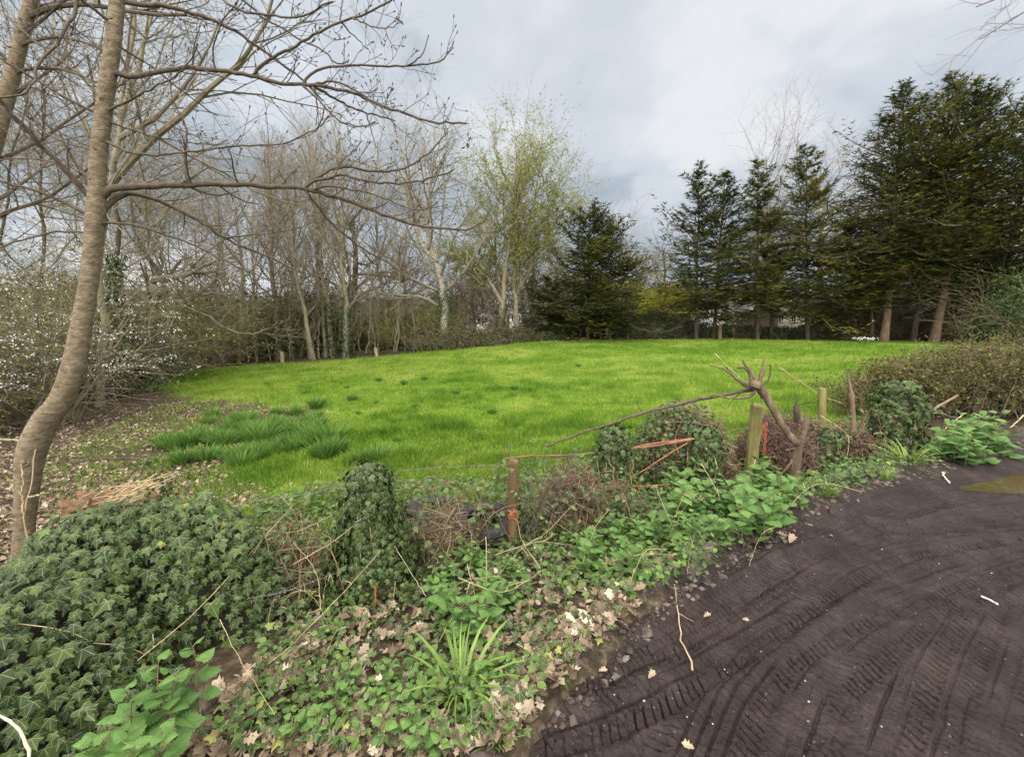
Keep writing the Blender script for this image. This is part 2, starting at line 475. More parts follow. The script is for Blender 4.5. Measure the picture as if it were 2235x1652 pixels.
def gr(X, Y, tmax=90):
    r = ray(X, Y); t = np.geomspace(.6, tmax, 1500)
    x, y, z = r[0]*t, r[1]*t, CAMZ+r[2]*t
    below = np.nonzero(z < H(x, y))[0]
    i = below[0] if len(below) else len(t)-1
    return np.array([x[i], y[i], float(H(x[i], y[i]))])
def gz(x, y):
    return np.array([x, y, float(H(x, y))])

FAR_PX = [(300, 830), (435, 806), (620, 794), (760, 783), (905, 770), (1003, 761), (1130, 748), (1290, 743), (1560, 740), (1850, 743), (2100, 748)]
FAR = [at(X, Y, d)[:2] for (X, Y), d in zip(FAR_PX, [21, 25, 29, 30, 32, 33, 35, 36, 36, 35, 32])]
FIELD = [np.array(p) for p in [(-1.9, 3.1), (-7.5, 5.5), (-9.5, 9.), (-11.5, 14)]]+FAR+[np.array(p) for p in [(30, 24), (13.5, 11), (7.5, 8.2), (3.5, 5.7), (1.5, 4.6), (0, 3.9)]]
LIT_PX = [(0, 905), (175, 862), (330, 846), (470, 872), (600, 880), (690, 905), (640, 945), (560, 975), (500, 1020), (570, 1040), (620, 1075), (520, 1115), (300, 1130), (100, 1210), (0, 1260)]
LITTER = [gr(*p)[:2] for p in LIT_PX]
LITTER = LITTER[:1]+LITTER[1:]+[np.array((-6.5, 2.2)), np.array((-13, 6.))]

def litter_mask(x, y):
    d = poly_sd(x, y, LITTER)+fbm(x*.9, y*.9, 21, 3)*1.5+.25
    return sstep(-.5, .9, d)
def grass_mask(x, y):
    d = poly_sd(x, y, FIELD)+fbm(x*.6, y*.6, 31, 3)*.9
    return sstep(-.15, .5, d)

def axis_grid(lo, hi, c, n, k):
    t = np.linspace(-1, 1, n)
    g = np.sinh(t*k)/np.sinh(k)
    return c+np.where(g < 0, g*(c-lo), g*(hi-c))
gx = axis_grid(-600, 600, .5, 420, 7.2); gy = axis_grid(-300, 900, 3.5, 460, 7.2)
GX, GY = np.meshgrid(gx, gy)
GZ = H(GX, GY)
sdg = edge_sd(GX, GY)
GZ = GZ-sstep(.02, .2, sdg)*.16
far = np.hypot(GX, GY)
mbg = MB()
nx, ny = len(gx), len(gy)
ii = (np.arange(ny-1)[:, None]*nx+np.arange(nx-1)[None, :]).ravel()
gm = grass_mask(GX, GY); lm = litter_mask(GX, GY)
mbg.add(np.stack([GX, GY, GZ], -1).reshape(-1, 3), np.stack([ii, ii+1, ii+nx+1, ii+nx], 1), (gm*(1-.8*lm)).ravel())
def ground_mat():
    m, nt, N, L = newmat('field_soil_and_turf')
    out = N.new('ShaderNodeOutputMaterial'); b = N.new('ShaderNodeBsdfPrincipled')
    tc = N.new('ShaderNodeTexCoord')
    def nz(s, d=5):
        n = N.new('ShaderNodeTexNoise'); n.inputs['Scale'].default_value = s; n.inputs['Detail'].default_value = d; n.inputs['Roughness'].default_value = .65
        L.new(tc.outputs['Object'], n.inputs[0]); return n.outputs['Fac']
    soil = ramp(N, [(.3, (.025, .018, .012)), (.5, (.06, .045, .03)), (.62, (.115, .09, .062)), (.75, (.22, .18, .13))]); L.new(nz(18, 8), soil.inputs[0])
    turf = ramp(N, [(.3, (.06, .1, .012)), (.5, (.12, .2, .02)), (.7, (.19, .27, .03))]); L.new(nz(2.2, 8), turf.inputs[0])
    a = N.new('ShaderNodeAttribute'); a.attribute_name = 'v'
    add = N.new('ShaderNodeMath'); add.operation = 'MULTIPLY_ADD'; L.new(nz(6, 4), add.inputs[0]); add.inputs[1].default_value = .9; add.inputs[2].default_value = -.45
    s2 = N.new('ShaderNodeMath'); s2.operation = 'ADD'; L.new(a.outputs['Fac'], s2.inputs[0]); L.new(add.outputs[0], s2.inputs[1])
    mr = N.new('ShaderNodeMapRange'); L.new(s2.outputs[0], mr.inputs[0]); mr.inputs[1].default_value = .3; mr.inputs[2].default_value = .6
    mx = N.new('ShaderNodeMix'); mx.data_type = 'RGBA'; L.new(mr.outputs[0], mx.inputs[0]); L.new(soil.outputs[0], mx.inputs[6]); L.new(turf.outputs[0], mx.inputs[7])
    L.new(mx.outputs[2], b.inputs['Base Color']); b.inputs['Roughness'].default_value = .95; b.inputs['Specular IOR Level'].default_value = .1
    bp = N.new('ShaderNodeBump'); bp.inputs['Strength'].default_value = .6; bp.inputs['Distance'].default_value = .04
    L.new(nz(25, 6), bp.inputs['Height']); L.new(bp.outputs[0], b.inputs['Normal'])
    L.new(b.outputs[0], out.inputs[0]); return m
M_['ground'] = ground_mat()
o = link('ground', mbg.mesh('ground', M_['ground'], smooth_=True)); o['kind'] = 'structure'; o['label'] = 'grassy field floor sloping down to the woodland'

# ---------------------------------------------------------------- mud track with tyre prints
def c8(x, y): return pl0(1280.4+x*.4271, 1105.8+y*.4271)[:2]
TRACKS = [  # (path in crop coordinates, width m, rut depth, lug period, strength)
    ([(1900, 1400), (2000, 950), (2100, 700), (2200, 450), (2330, 200)], .36, .008, .05, .8),
    ([(1560, 1400), (1700, 950), (1830, 650), (1950, 450), (2100, 280), (2350, 60)], .34, .010, .042, .9),
    ([(1300, 1400), (1480, 950), (1600, 700), (1720, 520), (1900, 350), (2300, 150)], .36, .010, .046, 1.),
    ([(900, 1400), (1080, 930), (1250, 740), (1480, 560), (1750, 390), (2050, 290), (2350, 230)], .38, .012, .042, 1.),
    ([(500, 1400), (700, 950), (840, 770), (1000, 640), (1300, 500), (1600, 390), (1900, 290), (2350, 150)], .34, .012, .044, 1.),
    ([(100, 770), (400, 620), (640, 450), (900, 285), (1200, 140), (1450, 50), (1800, -60), (2235, -130)], .34, .020, .038, 1.),
    ([(-300, 1120), (0, 990), (250, 880), (520, 720), (760, 585), (920, 490), (1180, 330), (1480, 200), (1850, 130), (2350, 70)], .40, .024, .044, 1.15),
    ([(1300, 40), (1430, 70), (1650, 95), (1900, 72), (2350, 20)], .22, .024, .05, .8),
]
rr_ = np.concatenate([np.geomspace(.55, 1.22, 50)[:-1], np.geomspace(1.22, 8, 1150)[:-1], np.geomspace(8, 24, 80)])
th = np.radians(np.concatenate([np.linspace(-62, -4, 50)[:-1], np.linspace(-4, 58, 680)[:-1], np.linspace(58, 96, 50)]))
RR, TH = np.meshgrid(rr_, th, indexing='ij')
TX, TY = RR*np.sin(TH), RR*np.cos(TH)
sdt = edge_sd(TX, TY)
def track_height(x, y, sd):
    h = fbm(x*2, y*2, 41, 3)*.035+fbm(x*9, y*9, 44, 3)*.016
    for k, (pp, w, dep, per, stg) in enumerate(TRACKS):
        path = smooth([c8(*p) for p in pp], 5)
        d, s_, arc = path_dist(x, y, path)
        d = d+fbm(x*3, y*3, 50+k, 2)*.03
        s_ = s_+fbm(x*3, y*3, 50+k, 2)*.03
        hw = w/2
        msk = sstep(hw+.02, hw-.02, d)*sstep(.24, .52, vnoise(x*2.1+k*7, y*2.1, 60+k)*.7+vnoise(x*7, y*7, 66+k)*.3+.12*stg)
        dep = dep*.65; prof = np.full(x.shape, -dep)
        lug = ((arc+.55*np.abs(s_))/per+.25*vnoise(x*8, y*8, 80+k)) % 1.
        cell = _hash(np.floor((arc+.55*np.abs(s_))/per+.25*vnoise(x*8, y*8, 80+k)), np.sign(s_)+2, 70+k)
        lugm = sstep(.0, .05, lug)*sstep(.23, .17, lug)*(.15+1.1*cell)
        sh = sstep(hw*.5, hw*.62, np.abs(s_))*sstep(hw*1.12, hw*.98, np.abs(s_))
        prof -= lugm*sh*.03*stg*(.2+1.1*vnoise(x*3, y*3, 95+k))
        sl = ((arc-.25*np.abs(s_))/(per*.8)+.35*vnoise(x*7, y*7, 180+k)) % 1.
        cel2 = _hash(np.floor((arc-.25*np.abs(s_))/(per*.8)+.35*vnoise(x*7, y*7, 180+k)), np.floor(s_/hw*3), 170+k)
        prof -= sstep(.0, .05, sl)*sstep(.2, .14, sl)*(cel2 > .4)*cel2*.02*sstep(hw*.8, hw*.7, np.abs(s_))
        for q, rib in enumerate((-.42, -.12, .16, .46)):
            prof -= np.exp(-((s_/hw-rib)/.032)**2)*.015*stg*sstep(.3, .7, vnoise(x*2.5, y*2.5, 33+q+k))
            bl = ((arc*1.0+q*.013+.4*s_)/(per*1.15)) % 1.
            seg = sstep(.0, .1, bl)*sstep(.3, .2, bl)*sstep(.30, .24, np.abs(s_/hw-rib-.14))*(.35+.65*(q % 2))
            prof -= seg*.003*cell*stg*sstep(.55, .5, np.abs(s_/hw))
        berm = np.exp(-((d-hw-.035)/.035)**2)*dep*.9*(.5+vnoise(x*5, y*5, 90+k))
        h = h*(1-msk*.6)+(prof+fbm(x*25, y*25, 70+k, 2)*.010)*msk+berm*stg
    h = h+fbm(x*40, y*40, 46, 2)*.009+fbm(x*17, y*17, 49, 3)*.016+np.maximum(0, vnoise(x*60, y*60, 141)-.72)*.03*sstep(.4, .7, vnoise(x*1.3, y*1.3, 142))
    # bank up to the verge and the puddle hollow
    h = h+sstep(.4, .0, sd)*.05*(.6+.8*vnoise(x*5, y*5, 47))
    pu = poly_sd(x, y, PUD)
    h = h-sstep(-.25, .25, pu)*.07
    return h-.01
PUD = [pl0(*p)[:2] for p in [(2050, 1046), (2110, 1036), (2240, 1022), (2420, 1010), (2600, 1040), (2420, 1072), (2235, 1068), (2110, 1056)]]
_m = sdt > -.33; TZ = np.zeros(TX.shape); TZ[_m] = track_height(TX[_m], TY[_m], sdt[_m])
HG = np.zeros(TX.shape); HG[_m] = H(TX[_m], TY[_m])
ln = vnoise(TX*2.2, TY*2.2, 151); cr1 = vnoise(TX*13, TY*13, 152); cr2 = vnoise(TX*34, TY*34, 153); cr3 = vnoise(TX*75, TY*75, 154)
lipw = .05+.05*ln
lip_ = np.exp(-((sdt+.09)/lipw)**2)*(.4+.9*ln)*(.012+.055*cr1**1.5+.036*cr2**1.5+.014*cr3)
TZ = np.where(sdt < .12, TZ+lip_, TZ)
TZ = np.where(sdt < 0, TZ*(1-sstep(-.02, -.12, sdt))+(HG*.6-.005+lip_*1.1)*sstep(-.02, -.12, sdt)-.09*sstep(-.17, -.26, sdt), TZ)
mbt = MB()
n2 = len(th); ii = (np.arange(len(rr_)-1)[:, None]*n2+np.arange(n2-1)[None, :]).ravel()
keep = sdt.ravel()[ii] > -.27
ii = ii[keep]
V = np.stack([TX, TY, TZ], -1).reshape(-1, 3)
fq = np.stack([ii, ii+n2, ii+n2+1, ii+1], 1)
u, inv = np.unique(fq, return_inverse=True)
dry = sstep(.0, -.07, sdt+fbm(TX*6, TY*6, 48, 3)*.16)*(.35+.65*sstep(.25, .6, ln))
mbt.add(V[u], inv.reshape(-1, 4), dry.ravel()[u])
def mud_mat():
    m, nt, N, L = newmat('wet_brown_mud')
    out = N.new('ShaderNodeOutputMaterial'); b = N.new('ShaderNodeBsdfPrincipled'); tc = N.new('ShaderNodeTexCoord')
    def nz(s, d=5, r=.6):
        n = N.new('ShaderNodeTexNoise'); n.inputs['Scale'].default_value = s; n.inputs['Detail'].default_value = d; n.inputs['Roughness'].default_value = r
        L.new(tc.outputs['Object'], n.inputs[0]); return n.outputs['Fac']
    r = ramp(N, [(.3, (.0115, .0066, .0056)), (.5, (.0215, .0132, .0118)), (.7, (.045, .030, .0265))]); L.new(nz(3.5, 9, .7), r.inputs[0])
    dr = ramp(N, [(.3, (.045, .034, .028)), (.55, (.12, .095, .08)), (.75, (.24, .2, .172))]); L.new(nz(22, 6), dr.inputs[0])
    a = N.new('ShaderNodeAttribute'); a.attribute_name = 'v'
    mx = N.new('ShaderNodeMix'); mx.data_type = 'RGBA'; L.new(a.outputs['Fac'], mx.inputs[0]); L.new(r.outputs[0], mx.inputs[6]); L.new(dr.outputs[0], mx.inputs[7])
    L.new(mx.outputs[2], b.inputs['Base Color'])
    rg = N.new('ShaderNodeMapRange'); L.new(nz(1.4, 4), rg.inputs[0]); rg.inputs[1].default_value = .35; rg.inputs[2].default_value = .65; rg.inputs[3].default_value = .36; rg.inputs[4].default_value = .75
    L.new(rg.outputs[0], b.inputs['Roughness']); b.inputs['Specular IOR Level'].default_value = .24
    bp = N.new('ShaderNodeBump'); bp.inputs['Strength'].default_value = .5; bp.inputs['Distance'].default_value = .012
    L.new(nz(70, 6, .7), bp.inputs['Height']); L.new(bp.outputs[0], b.inputs['Normal'])
    L.new(b.outputs[0], out.inputs[0]); return m
M_['mud'] = mud_mat()
o = link('mud_track', mbt.mesh('mud_track', M_['mud'], smooth_=True)); o['kind'] = 'structure'; o['label'] = 'churned brown mud track printed with tyre treads'
# puddle
mbp = MB()
PP = smooth([np.append(p, -.05) for p in PUD+[PUD[0]]], 6)[:-1]
c = PP.mean(0)
mbp.add(np.vstack([c[None], c+(PP-c)*1.12]), [[0, 1+i, 1+(i+1) % len(PP)] for i in range(len(PP))])
m, nt_, N_, L_ = newmat('murky_water'); ou = N_.new('ShaderNodeOutputMaterial'); b_ = N_.new('ShaderNodeBsdfPrincipled')
b_.inputs['Base Color'].default_value = (.06, .045, .018, 1); b_.inputs['Roughness'].default_value = .06; b_.inputs['Specular IOR Level'].default_value = .5
L_.new(b_.outputs[0], ou.inputs[0]); M_['water'] = m
o = link('puddle', mbp.mesh('puddle', m)); tag(o, 'murky brown puddle in a wheel rut of the track', None, None, 'structure')
# ---------------------------------------------------------------- bare trees
LM = {}
LM['bud'] = leaf_mat('young_leaf_green', [(0, (.17, .2, .04)), (1, (.34, .37, .09))], .6, .35, .1)
LM['ivy'] = leaf_mat('ivy_leaf_green', [(0, (.017, .032, .010)), (.4, (.040, .065, .018)), (.75, (.075, .112, .027)), (.92, (.115, .155, .04)), (1, (.26, .25, .06))], .45, .12, .22, (.27, .31, .16), .017)
LM['ivyfar'] = leaf_mat('distant_ivy_green', [(0, (.02, .038, .014)), (1, (.07, .11, .03))], .5, .1, .4)
LM['conifer'] = leaf_mat('conifer_spray_green', [(0, (.028, .045, .017)), (.4, (.08, .1, .031)), (.72, (.17, .17, .045)), (1, (.36, .31, .075))], .7, .2, .1)
LM['olive'] = leaf_mat('olive_leaflets', [(0, (.10, .115, .03)), (1, (.27, .29, .08))], .7, .3, .15)
LM['dark'] = leaf_mat('dark_evergreen_leaf', [(0, (.016, .028, .012)), (.7, (.045, .07, .024)), (1, (.085, .12, .04))], .5, .1, .35)
LM['bramble'] = leaf_mat('bramble_leaf', [(0, (.035, .042, .018)), (.6, (.095, .095, .04)), (1, (.2, .16, .085))], .6, .15, .3)
LM['petal'] = leaf_mat('white_petals', [(0, (.55, .56, .5)), (1, (.8, .8, .76))], .7, .25, .1)
LM['willow'] = leaf_mat('yellow_willow_leaf', [(0, (.32, .33, .02)), (1, (.55, .54, .05))], .6, .35, .1)
LM['laurel'] = leaf_mat('laurel_leaf', [(0, (.02, .042, .012)), (1, (.08, .13, .03))], .5, .12, .15)

def trunk_path(base, top, n=9, wob=.02, rng=RNG, mids=None):
    b, t = np.array(base, float), np.array(top, float)
    P = smooth([b]+[np.array(m) for m in (mids or [])]+[t], 6) if mids else np.stack([b+(t-b)*k for k in np.linspace(0, 1, n)])
    P = resample(P, n)
    L = np.linalg.norm(t-b)
    P[1:-1] += rng.normal(0, wob*L*.3, (n-2, 3))*np.array([1, 1, .2])
    return P

def bare_crown(rng, P, R, spec):
    """spec: list of level dicts for grow(); returns list of (P,R) per level"""
    out = []; cur = (P, R)
    for lv in spec:
        cur = grow(rng, cur[0], cur[1], **lv); out.append(cur)
    return out

POPLAR = [dict(n=30, t0=.22, t1=.99, ang=38, angv=8, ratio=.26, N=6, rr=.42, rmin=.012, wig=.07, trop=.13, lf=lambda t: .45+.9*np.sin(PI*np.clip(t, 0, 1)**.8)*.6),
          dict(n=9, t0=.12, t1=1, ang=38, angv=12, ratio=.38, N=5, rr=.55, rmin=.009, wig=.1, trop=.1),
          dict(n=6, t0=.1, t1=1, ang=40, angv=14, ratio=.42, N=4, rr=.6, rmin=.006, wig=.14, trop=.07)]
OAKY = [dict(n=13, t0=.3, t1=1, ang=58, angv=12, ratio=.62, N=8, rr=.6, rmin=.03, wig=.22, trop=.05),
        dict(n=9, t0=.2, t1=1, ang=48, angv=15, ratio=.48, N=6, rr=.55, rmin=.014, wig=.22, trop=.06),
        dict(n=7, t0=.15, t1=1, ang=45, angv=16, ratio=.46, N=5, rr=.6, rmin=.008, wig=.22, trop=.05),
        dict(n=5, t0=.1, t1=1, ang=45, angv=16, ratio=.45, N=4, rr=.6, rmin=.005, wig=.2, trop=.04)]
LIGHT = [dict(n=20, t0=.3, t1=1, ang=45, angv=12, ratio=.34, N=6, rr=.5, rmin=.012, wig=.13, trop=.08),
         dict(n=9, t0=.15, t1=1, ang=42, angv=14, ratio=.42, N=5, rr=.55, rmin=.008, wig=.16, trop=.05),
         dict(n=6, t0=.1, t1=1, ang=42, angv=15, ratio=.45, N=4, rr=.6, rmin=.005, wig=.18, trop=.03)]
WEEP = [dict(n=16, t0=.25, t1=1, ang=48, angv=12, ratio=.4, N=7, rr=.5, rmin=.014, wig=.12, trop=.06),
        dict(n=11, t0=.15, t1=1, ang=45, angv=14, ratio=.42, N=6, rr=.5, rmin=.008, wig=.13, trop=-.01),
        dict(n=8, t0=.1, t1=1, ang=40, angv=14, ratio=.5, N=5, rr=.6, rmin=.0045, wig=.13, trop=-.07)]

def bare_tree(name, label, cat, stems, spec, bark, twig, group=None, seed=1, ivy=0., leaves=None, leafn=0, leafs=.1, extra=None, ivyr=.16):
    """stems: list of (points Kx3, base radius, tip radius)"""
    rng = np.random.default_rng(seed)
    base = stems[0][0][0]
    t = thing(name, label, cat, base, group)
    tb = MB(); cr = MB(); leafpts = []
    for P, r0, r1 in stems:
        K = len(P); R = r0+(r1-r0)*np.linspace(0, 1, K)**.85; R[0] *= 1.2
        tube_batch(tb, P[None], R[None], 9)
        lv = bare_crown(rng, P[None], R[None], spec)
        for i, (p, r) in enumerate(lv):
            tube_batch(cr, p, r, 5 if i == 0 else 3)
        leafpts.append(lv[-1][0])
    if extra:
        for P, r0, r1 in extra:
            P = resample(P, 8); R = np.linspace(r0, r1, 8)
            tube_batch(cr, P[None], R[None], 6)
            lv = bare_crown(rng, P[None], R[None], spec[1:])
            for p, r in lv: tube_batch(cr, p, r, 3)
            leafpts.append(lv[-1][0])
    part('trunk', tb, M_[bark], t, True)
    part('crown', cr, M_[twig], t)
    if ivy:
        P, r0, r1 = stems[0]; n = int(2600*ivy)
        iv = MB(); zz = rng.random(n)**1.1*ivy
        q = np.stack([np.interp(zz, np.linspace(0, 1, len(P)), P[:, k]) for k in range(3)], 1)
        a = rng.random(n)*2*PI; d = np.stack([np.cos(a), np.sin(a), .1*rng.standard_normal(n)], 1)
        q = q+d*(r0*1.05+ivyr*rng.random(n)[:, None]*(1-.5*zz[:, None]/ivy))
        scatter(iv, DIA, q, d+.5*rdir(rng, n), np.array([0, 0, -1])+.5*rdir(rng, n), .12+.08*rng.random(n), rng.random(n))
        part('ivy', iv, LM['ivyfar'], t)
    if leaves:
        lf = MB(); A = np.concatenate([p.reshape(-1, 3) for p in leafpts])
        q = A[rng.integers(0, len(A), leafn)]+rng.normal(0, leafs*.5, (leafn, 3))
        scatter(lf, DIA, q, rdir(rng, leafn), rdir(rng, leafn), leafs*(.6+.8*rng.random(leafn)), rng.random(leafn))
        part('leaves', lf, leaves, t)
    return t

def stem(pts, w0, w1, n=12, wob=.004, seed=0, d=None):
    """pts: picture points with depth -> (path, r0, r1)"""
    P = np.array([at(*p) for p in pts])
    P = resample(smooth(P, 6), n)
    rr = np.random.default_rng(seed)
    L = np.linalg.norm(P[-1]-P[0]); P[1:-1] += rr.normal(0, wob*L, (n-2, 3))*np.array([1, 1, .2])
    return (P, pxr(w0, pts[0][2], pts[0][0]), pxr(w1, pts[-1][2], pts[-1][0]))
def gstem(X, Y, pts, w0, w1, d, **k):
    """base on the ground at depth d below picture column X; upper points in the picture"""
    b = at(X, Y, d); b[2] = float(H(b[0], b[1]))-.1
    P = np.array([b]+[at(x, y, d+dd) for x, y, dd in [(p+(0,))[:3] for p in pts]])
    P = resample(smooth(P, 6), k.get('n', 12))
    rr = np.random.default_rng(k.get('seed', 0)); L = np.linalg.norm(P[-1]-P[0])
    P[1:-1] += rr.normal(0, k.get('wob', .004)*L, (len(P)-2, 3))*np.array([1, 1, .2])
    return (P, .8*pxr(w0, d, X), pxr(w1, d, X))

WOOD = 'bare trees beyond the far field edge'
# tall thin poplars along the far left edge of the field
bare_tree('bare_tree', 'tall bare tree with reddish upper trunk and an ivy sleeve around its foot', 'tree',
          [gstem(606, 778, [(603, 690), (598, 603), (592, 488), (585, 312)], 20, 3, 31)], POPLAR, 'bark_red', 'twig_brown', WOOD, 11, ivy=.2, ivyr=.3)
bare_tree('bare_tree', 'slender pale bare tree leaning left, just right of the ivy sleeved tree', 'tree',
          [gstem(684, 782, [(668, 700), (651, 614), (628, 466), (612, 335)], 13, 3, 31), gstem(676, 784, [(663, 690), (640, 590), (618, 480), (600, 400)], 8, 2, 31.5)], POPLAR, 'bark_pale', 'twig_grey', WOOD, 12)
bare_tree('bare_tree', 'twin stemmed tall bare tree with greyish bark and some ivy low on its stems', 'tree',
          [gstem(727, 780, [(716, 680), (706, 594), (697, 500), (682, 312)], 16, 3, 32), gstem(713, 780, [(702, 650), (694, 557), (690, 450), (668, 340)], 14, 3, 32.3)], POPLAR, 'bark_pale', 'twig_grey', WOOD, 13, ivy=.28, ivyr=.25)
bare_tree('bare_tree', 'tall bare tree whose lower trunk bulges with yellowish green ivy', 'tree',
          [gstem(755, 785, [(754, 667), (751, 594), (745, 489), (741, 302)], 17, 3, 31)], POPLAR, 'bark_pale', 'twig_grey', WOOD, 14, ivy=.26, ivyr=.45)
bare_tree('bare_tree', 'dark broad crowned bare oak with many ascending limbs behind the ivy bulged tree', 'tree',
          [gstem(779, 778, [(778, 700), (776, 640), (775, 560), (770, 470)], 24, 8, 38)], OAKY, 'bark_dark', 'twig_grey', WOOD, 15)
bare_tree('birch_tree', 'white barked leaning birch with forked trunk, ivy foot and a long pale limb reaching left', 'tree',
          [gstem(968, 752, [(969, 660), (962, 592), (914, 523), (900, 450), (868, 300)], 24, 3, 33, n=16), stem([(952, 570, 33), (935, 520, 33), (932, 440, 33), (945, 360, 33), (950, 330, 33)], 14, 3)],
          WEEP, 'bark_birch', 'twig_grey', WOOD, 16, ivy=.3, ivyr=.6,
          extra=[(np.array([at(x, y, 33) for x, y in [(957, 667), (925, 646), (880, 644), (830, 640), (800, 620)]]), .11, .03), (np.array([at(x, y, 33.5) for x, y in [(957, 635), (914, 614), (870, 590), (840, 560)]]), .11, .03)])
bare_tree('birch_tree', 'multi stemmed tree in fresh yellow green leaf, left of the lone conifer', 'tree',
          [gstem(1093, 752, [(1093, 690), (1100, 630), (1110, 550), (1118, 460), (1135, 372)], 20, 3, 36), gstem(1127, 752, [(1127, 700), (1124, 620), (1137, 532), (1160, 460), (1180, 400)], 17, 3, 36.4),
           stem([(1095, 660, 36), (1078, 630, 36), (1043, 575, 36), (1025, 565, 35.5), (1006, 562, 35)], 10, 2), gstem(1105, 755, [(1104, 690), (1090, 620), (1080, 520), (1090, 430), (1100, 400)], 9, 2, 37),
           stem([(1127, 640, 36.4), (1150, 600, 36.5), (1185, 540, 36.5), (1210, 490, 36.5), (1225, 460, 36.5)], 9, 2)],
          [dict(LIGHT[0], n=20, t0=.3, ratio=.36, trop=.1), dict(LIGHT[1], n=10, trop=.02), dict(LIGHT[2], n=8, trop=-.03)], 'bark_pale', 'twig_olive', WOOD, 17, ivy=.22, leaves=LM['bud'], leafn=34000, leafs=.125)
bare_tree('bare_tree', 'small crooked dark bare tree between the leaning birch and the tree in fresh leaf', 'tree',
          [gstem(1035, 748, [(1036, 690), (1030, 660), (1035, 630)], 12, 5, 42)], [dict(OAKY[0], n=11, ratio=.8), OAKY[1], OAKY[2]], 'bark_dark', 'twig_brown', WOOD, 18)
bare_tree('bare_tree', 'grey bare oak with forked trunk and an S shaped low limb on its left', 'tree',
          [gstem(529, 788, [(531, 710), (533, 660), (530, 600), (520, 520), (515, 450)], 17, 5, 31)], [dict(OAKY[0], n=12, ratio=.5), OAKY[1], OAKY[2], dict(OAKY[3], n=3)], 'bark_pale', 'twig_grey', WOOD, 19,
          extra=[(np.array([at(x, y, 31) for x, y in [(528, 692), (505, 676), (487, 650), (478, 622), (490, 590)]]), .16, .05)])
bare_tree('bare_tree', 'thin bare tree with twin upper stems standing left of the grey forked oak', 'tree',
          [gstem(466, 788, [(468, 720), (470, 660), (473, 610), (480, 520), (478, 440)], 11, 3, 29)], LIGHT, 'bark_pale', 'twig_brown', WOOD, 20)
bare_tree('bare_tree', 'big old oak leaning over the field corner with a heavy level limb', 'tree',
          [gstem(262, 800, [(290, 717), (335, 665), (359, 640), (345, 590), (300, 520), (285, 430)], 30, 7, 21, n=16)], [dict(OAKY[0], n=15, ratio=.46), OAKY[1], OAKY[2], dict(OAKY[3], n=4)], 'bark_dark', 'twig_grey', WOOD, 21, ivy=.3, ivyr=.3,
          extra=[(np.array([at(x, y, 21) for x, y in [(350, 640), (320, 612), (350, 606), (395, 602), (430, 592), (450, 573), (470, 570)]]), .22, .06), (np.array([at(x, y, 21.5) for x, y in [(357, 655), (390, 660), (420, 650), (445, 630), (490, 600)]]), .16, .04)])
bare_tree('bare_tree', 'bare tree with ivy hung trunk rising above the white blossom shrub', 'tree',
          [gstem(285, 820, [(250, 640), (262, 520), (235, 400), (215, 260), (190, 120)], 22, 5, 16, n=14)], LIGHT, 'bark_dark', 'twig_grey', WOOD, 22, ivy=.45, ivyr=.35)
bare_tree('bare_tree', 'dense twiggy bare tree filling the left sky above the shrubs, dark trunk', 'tree',
          [gstem(95, 840, [(90, 700), (98, 560), (85, 420), (100, 300), (90, 180)], 18, 4, 18, n=14)], [dict(OAKY[0], n=14, ratio=.45), OAKY[1], OAKY[2], dict(OAKY[3], n=4)], 'bark_dark', 'twig_brown', WOOD, 23)
bare_tree('bare_tree', 'bare tree at the left frame edge with drooping twigs over the blossom shrub', 'tree',
          [gstem(-40, 850, [(-30, 640), (10, 470), (30, 330), (60, 220)], 18, 4, 15, n=14)], WEEP, 'bark_dark', 'twig_olive', WOOD, 24)
bare_tree('bare_tree', 'pale barked forking tree with one long limb slanting up right, behind the leaning tree', 'tree',
          [gstem(212, 850, [(225, 620), (239, 395), (266, 247), (284, 123), (300, -40), (310, -180)], 28, 7, 13, n=16), stem([(262, 262, 13), (308, 123, 13), (332, 40, 13.2), (350, -30, 13.4), (370, -180, 13.6)], 14, 4)],
          [dict(WEEP[0], n=18, t0=.35, ratio=.3), dict(WEEP[1], n=9), dict(WEEP[2], n=6)], 'bark_pale', 'twig_grey', WOOD, 25,
          extra=[(np.array([at(*p) for p in [(243, 400, 13), (320, 313, 12.6), (419, 234, 12.2), (470, 180, 12), (518, 148, 11.8), (552, 100, 11.6), (592, 30, 11.4), (610, -60, 11.2)]]), .11, .03),
                 (np.array([at(*p) for p in [(262, 300, 13), (345, 254, 12.8), (407, 182, 12.6), (450, 120, 12.4), (480, 40, 12.2)]]), .075, .025)])
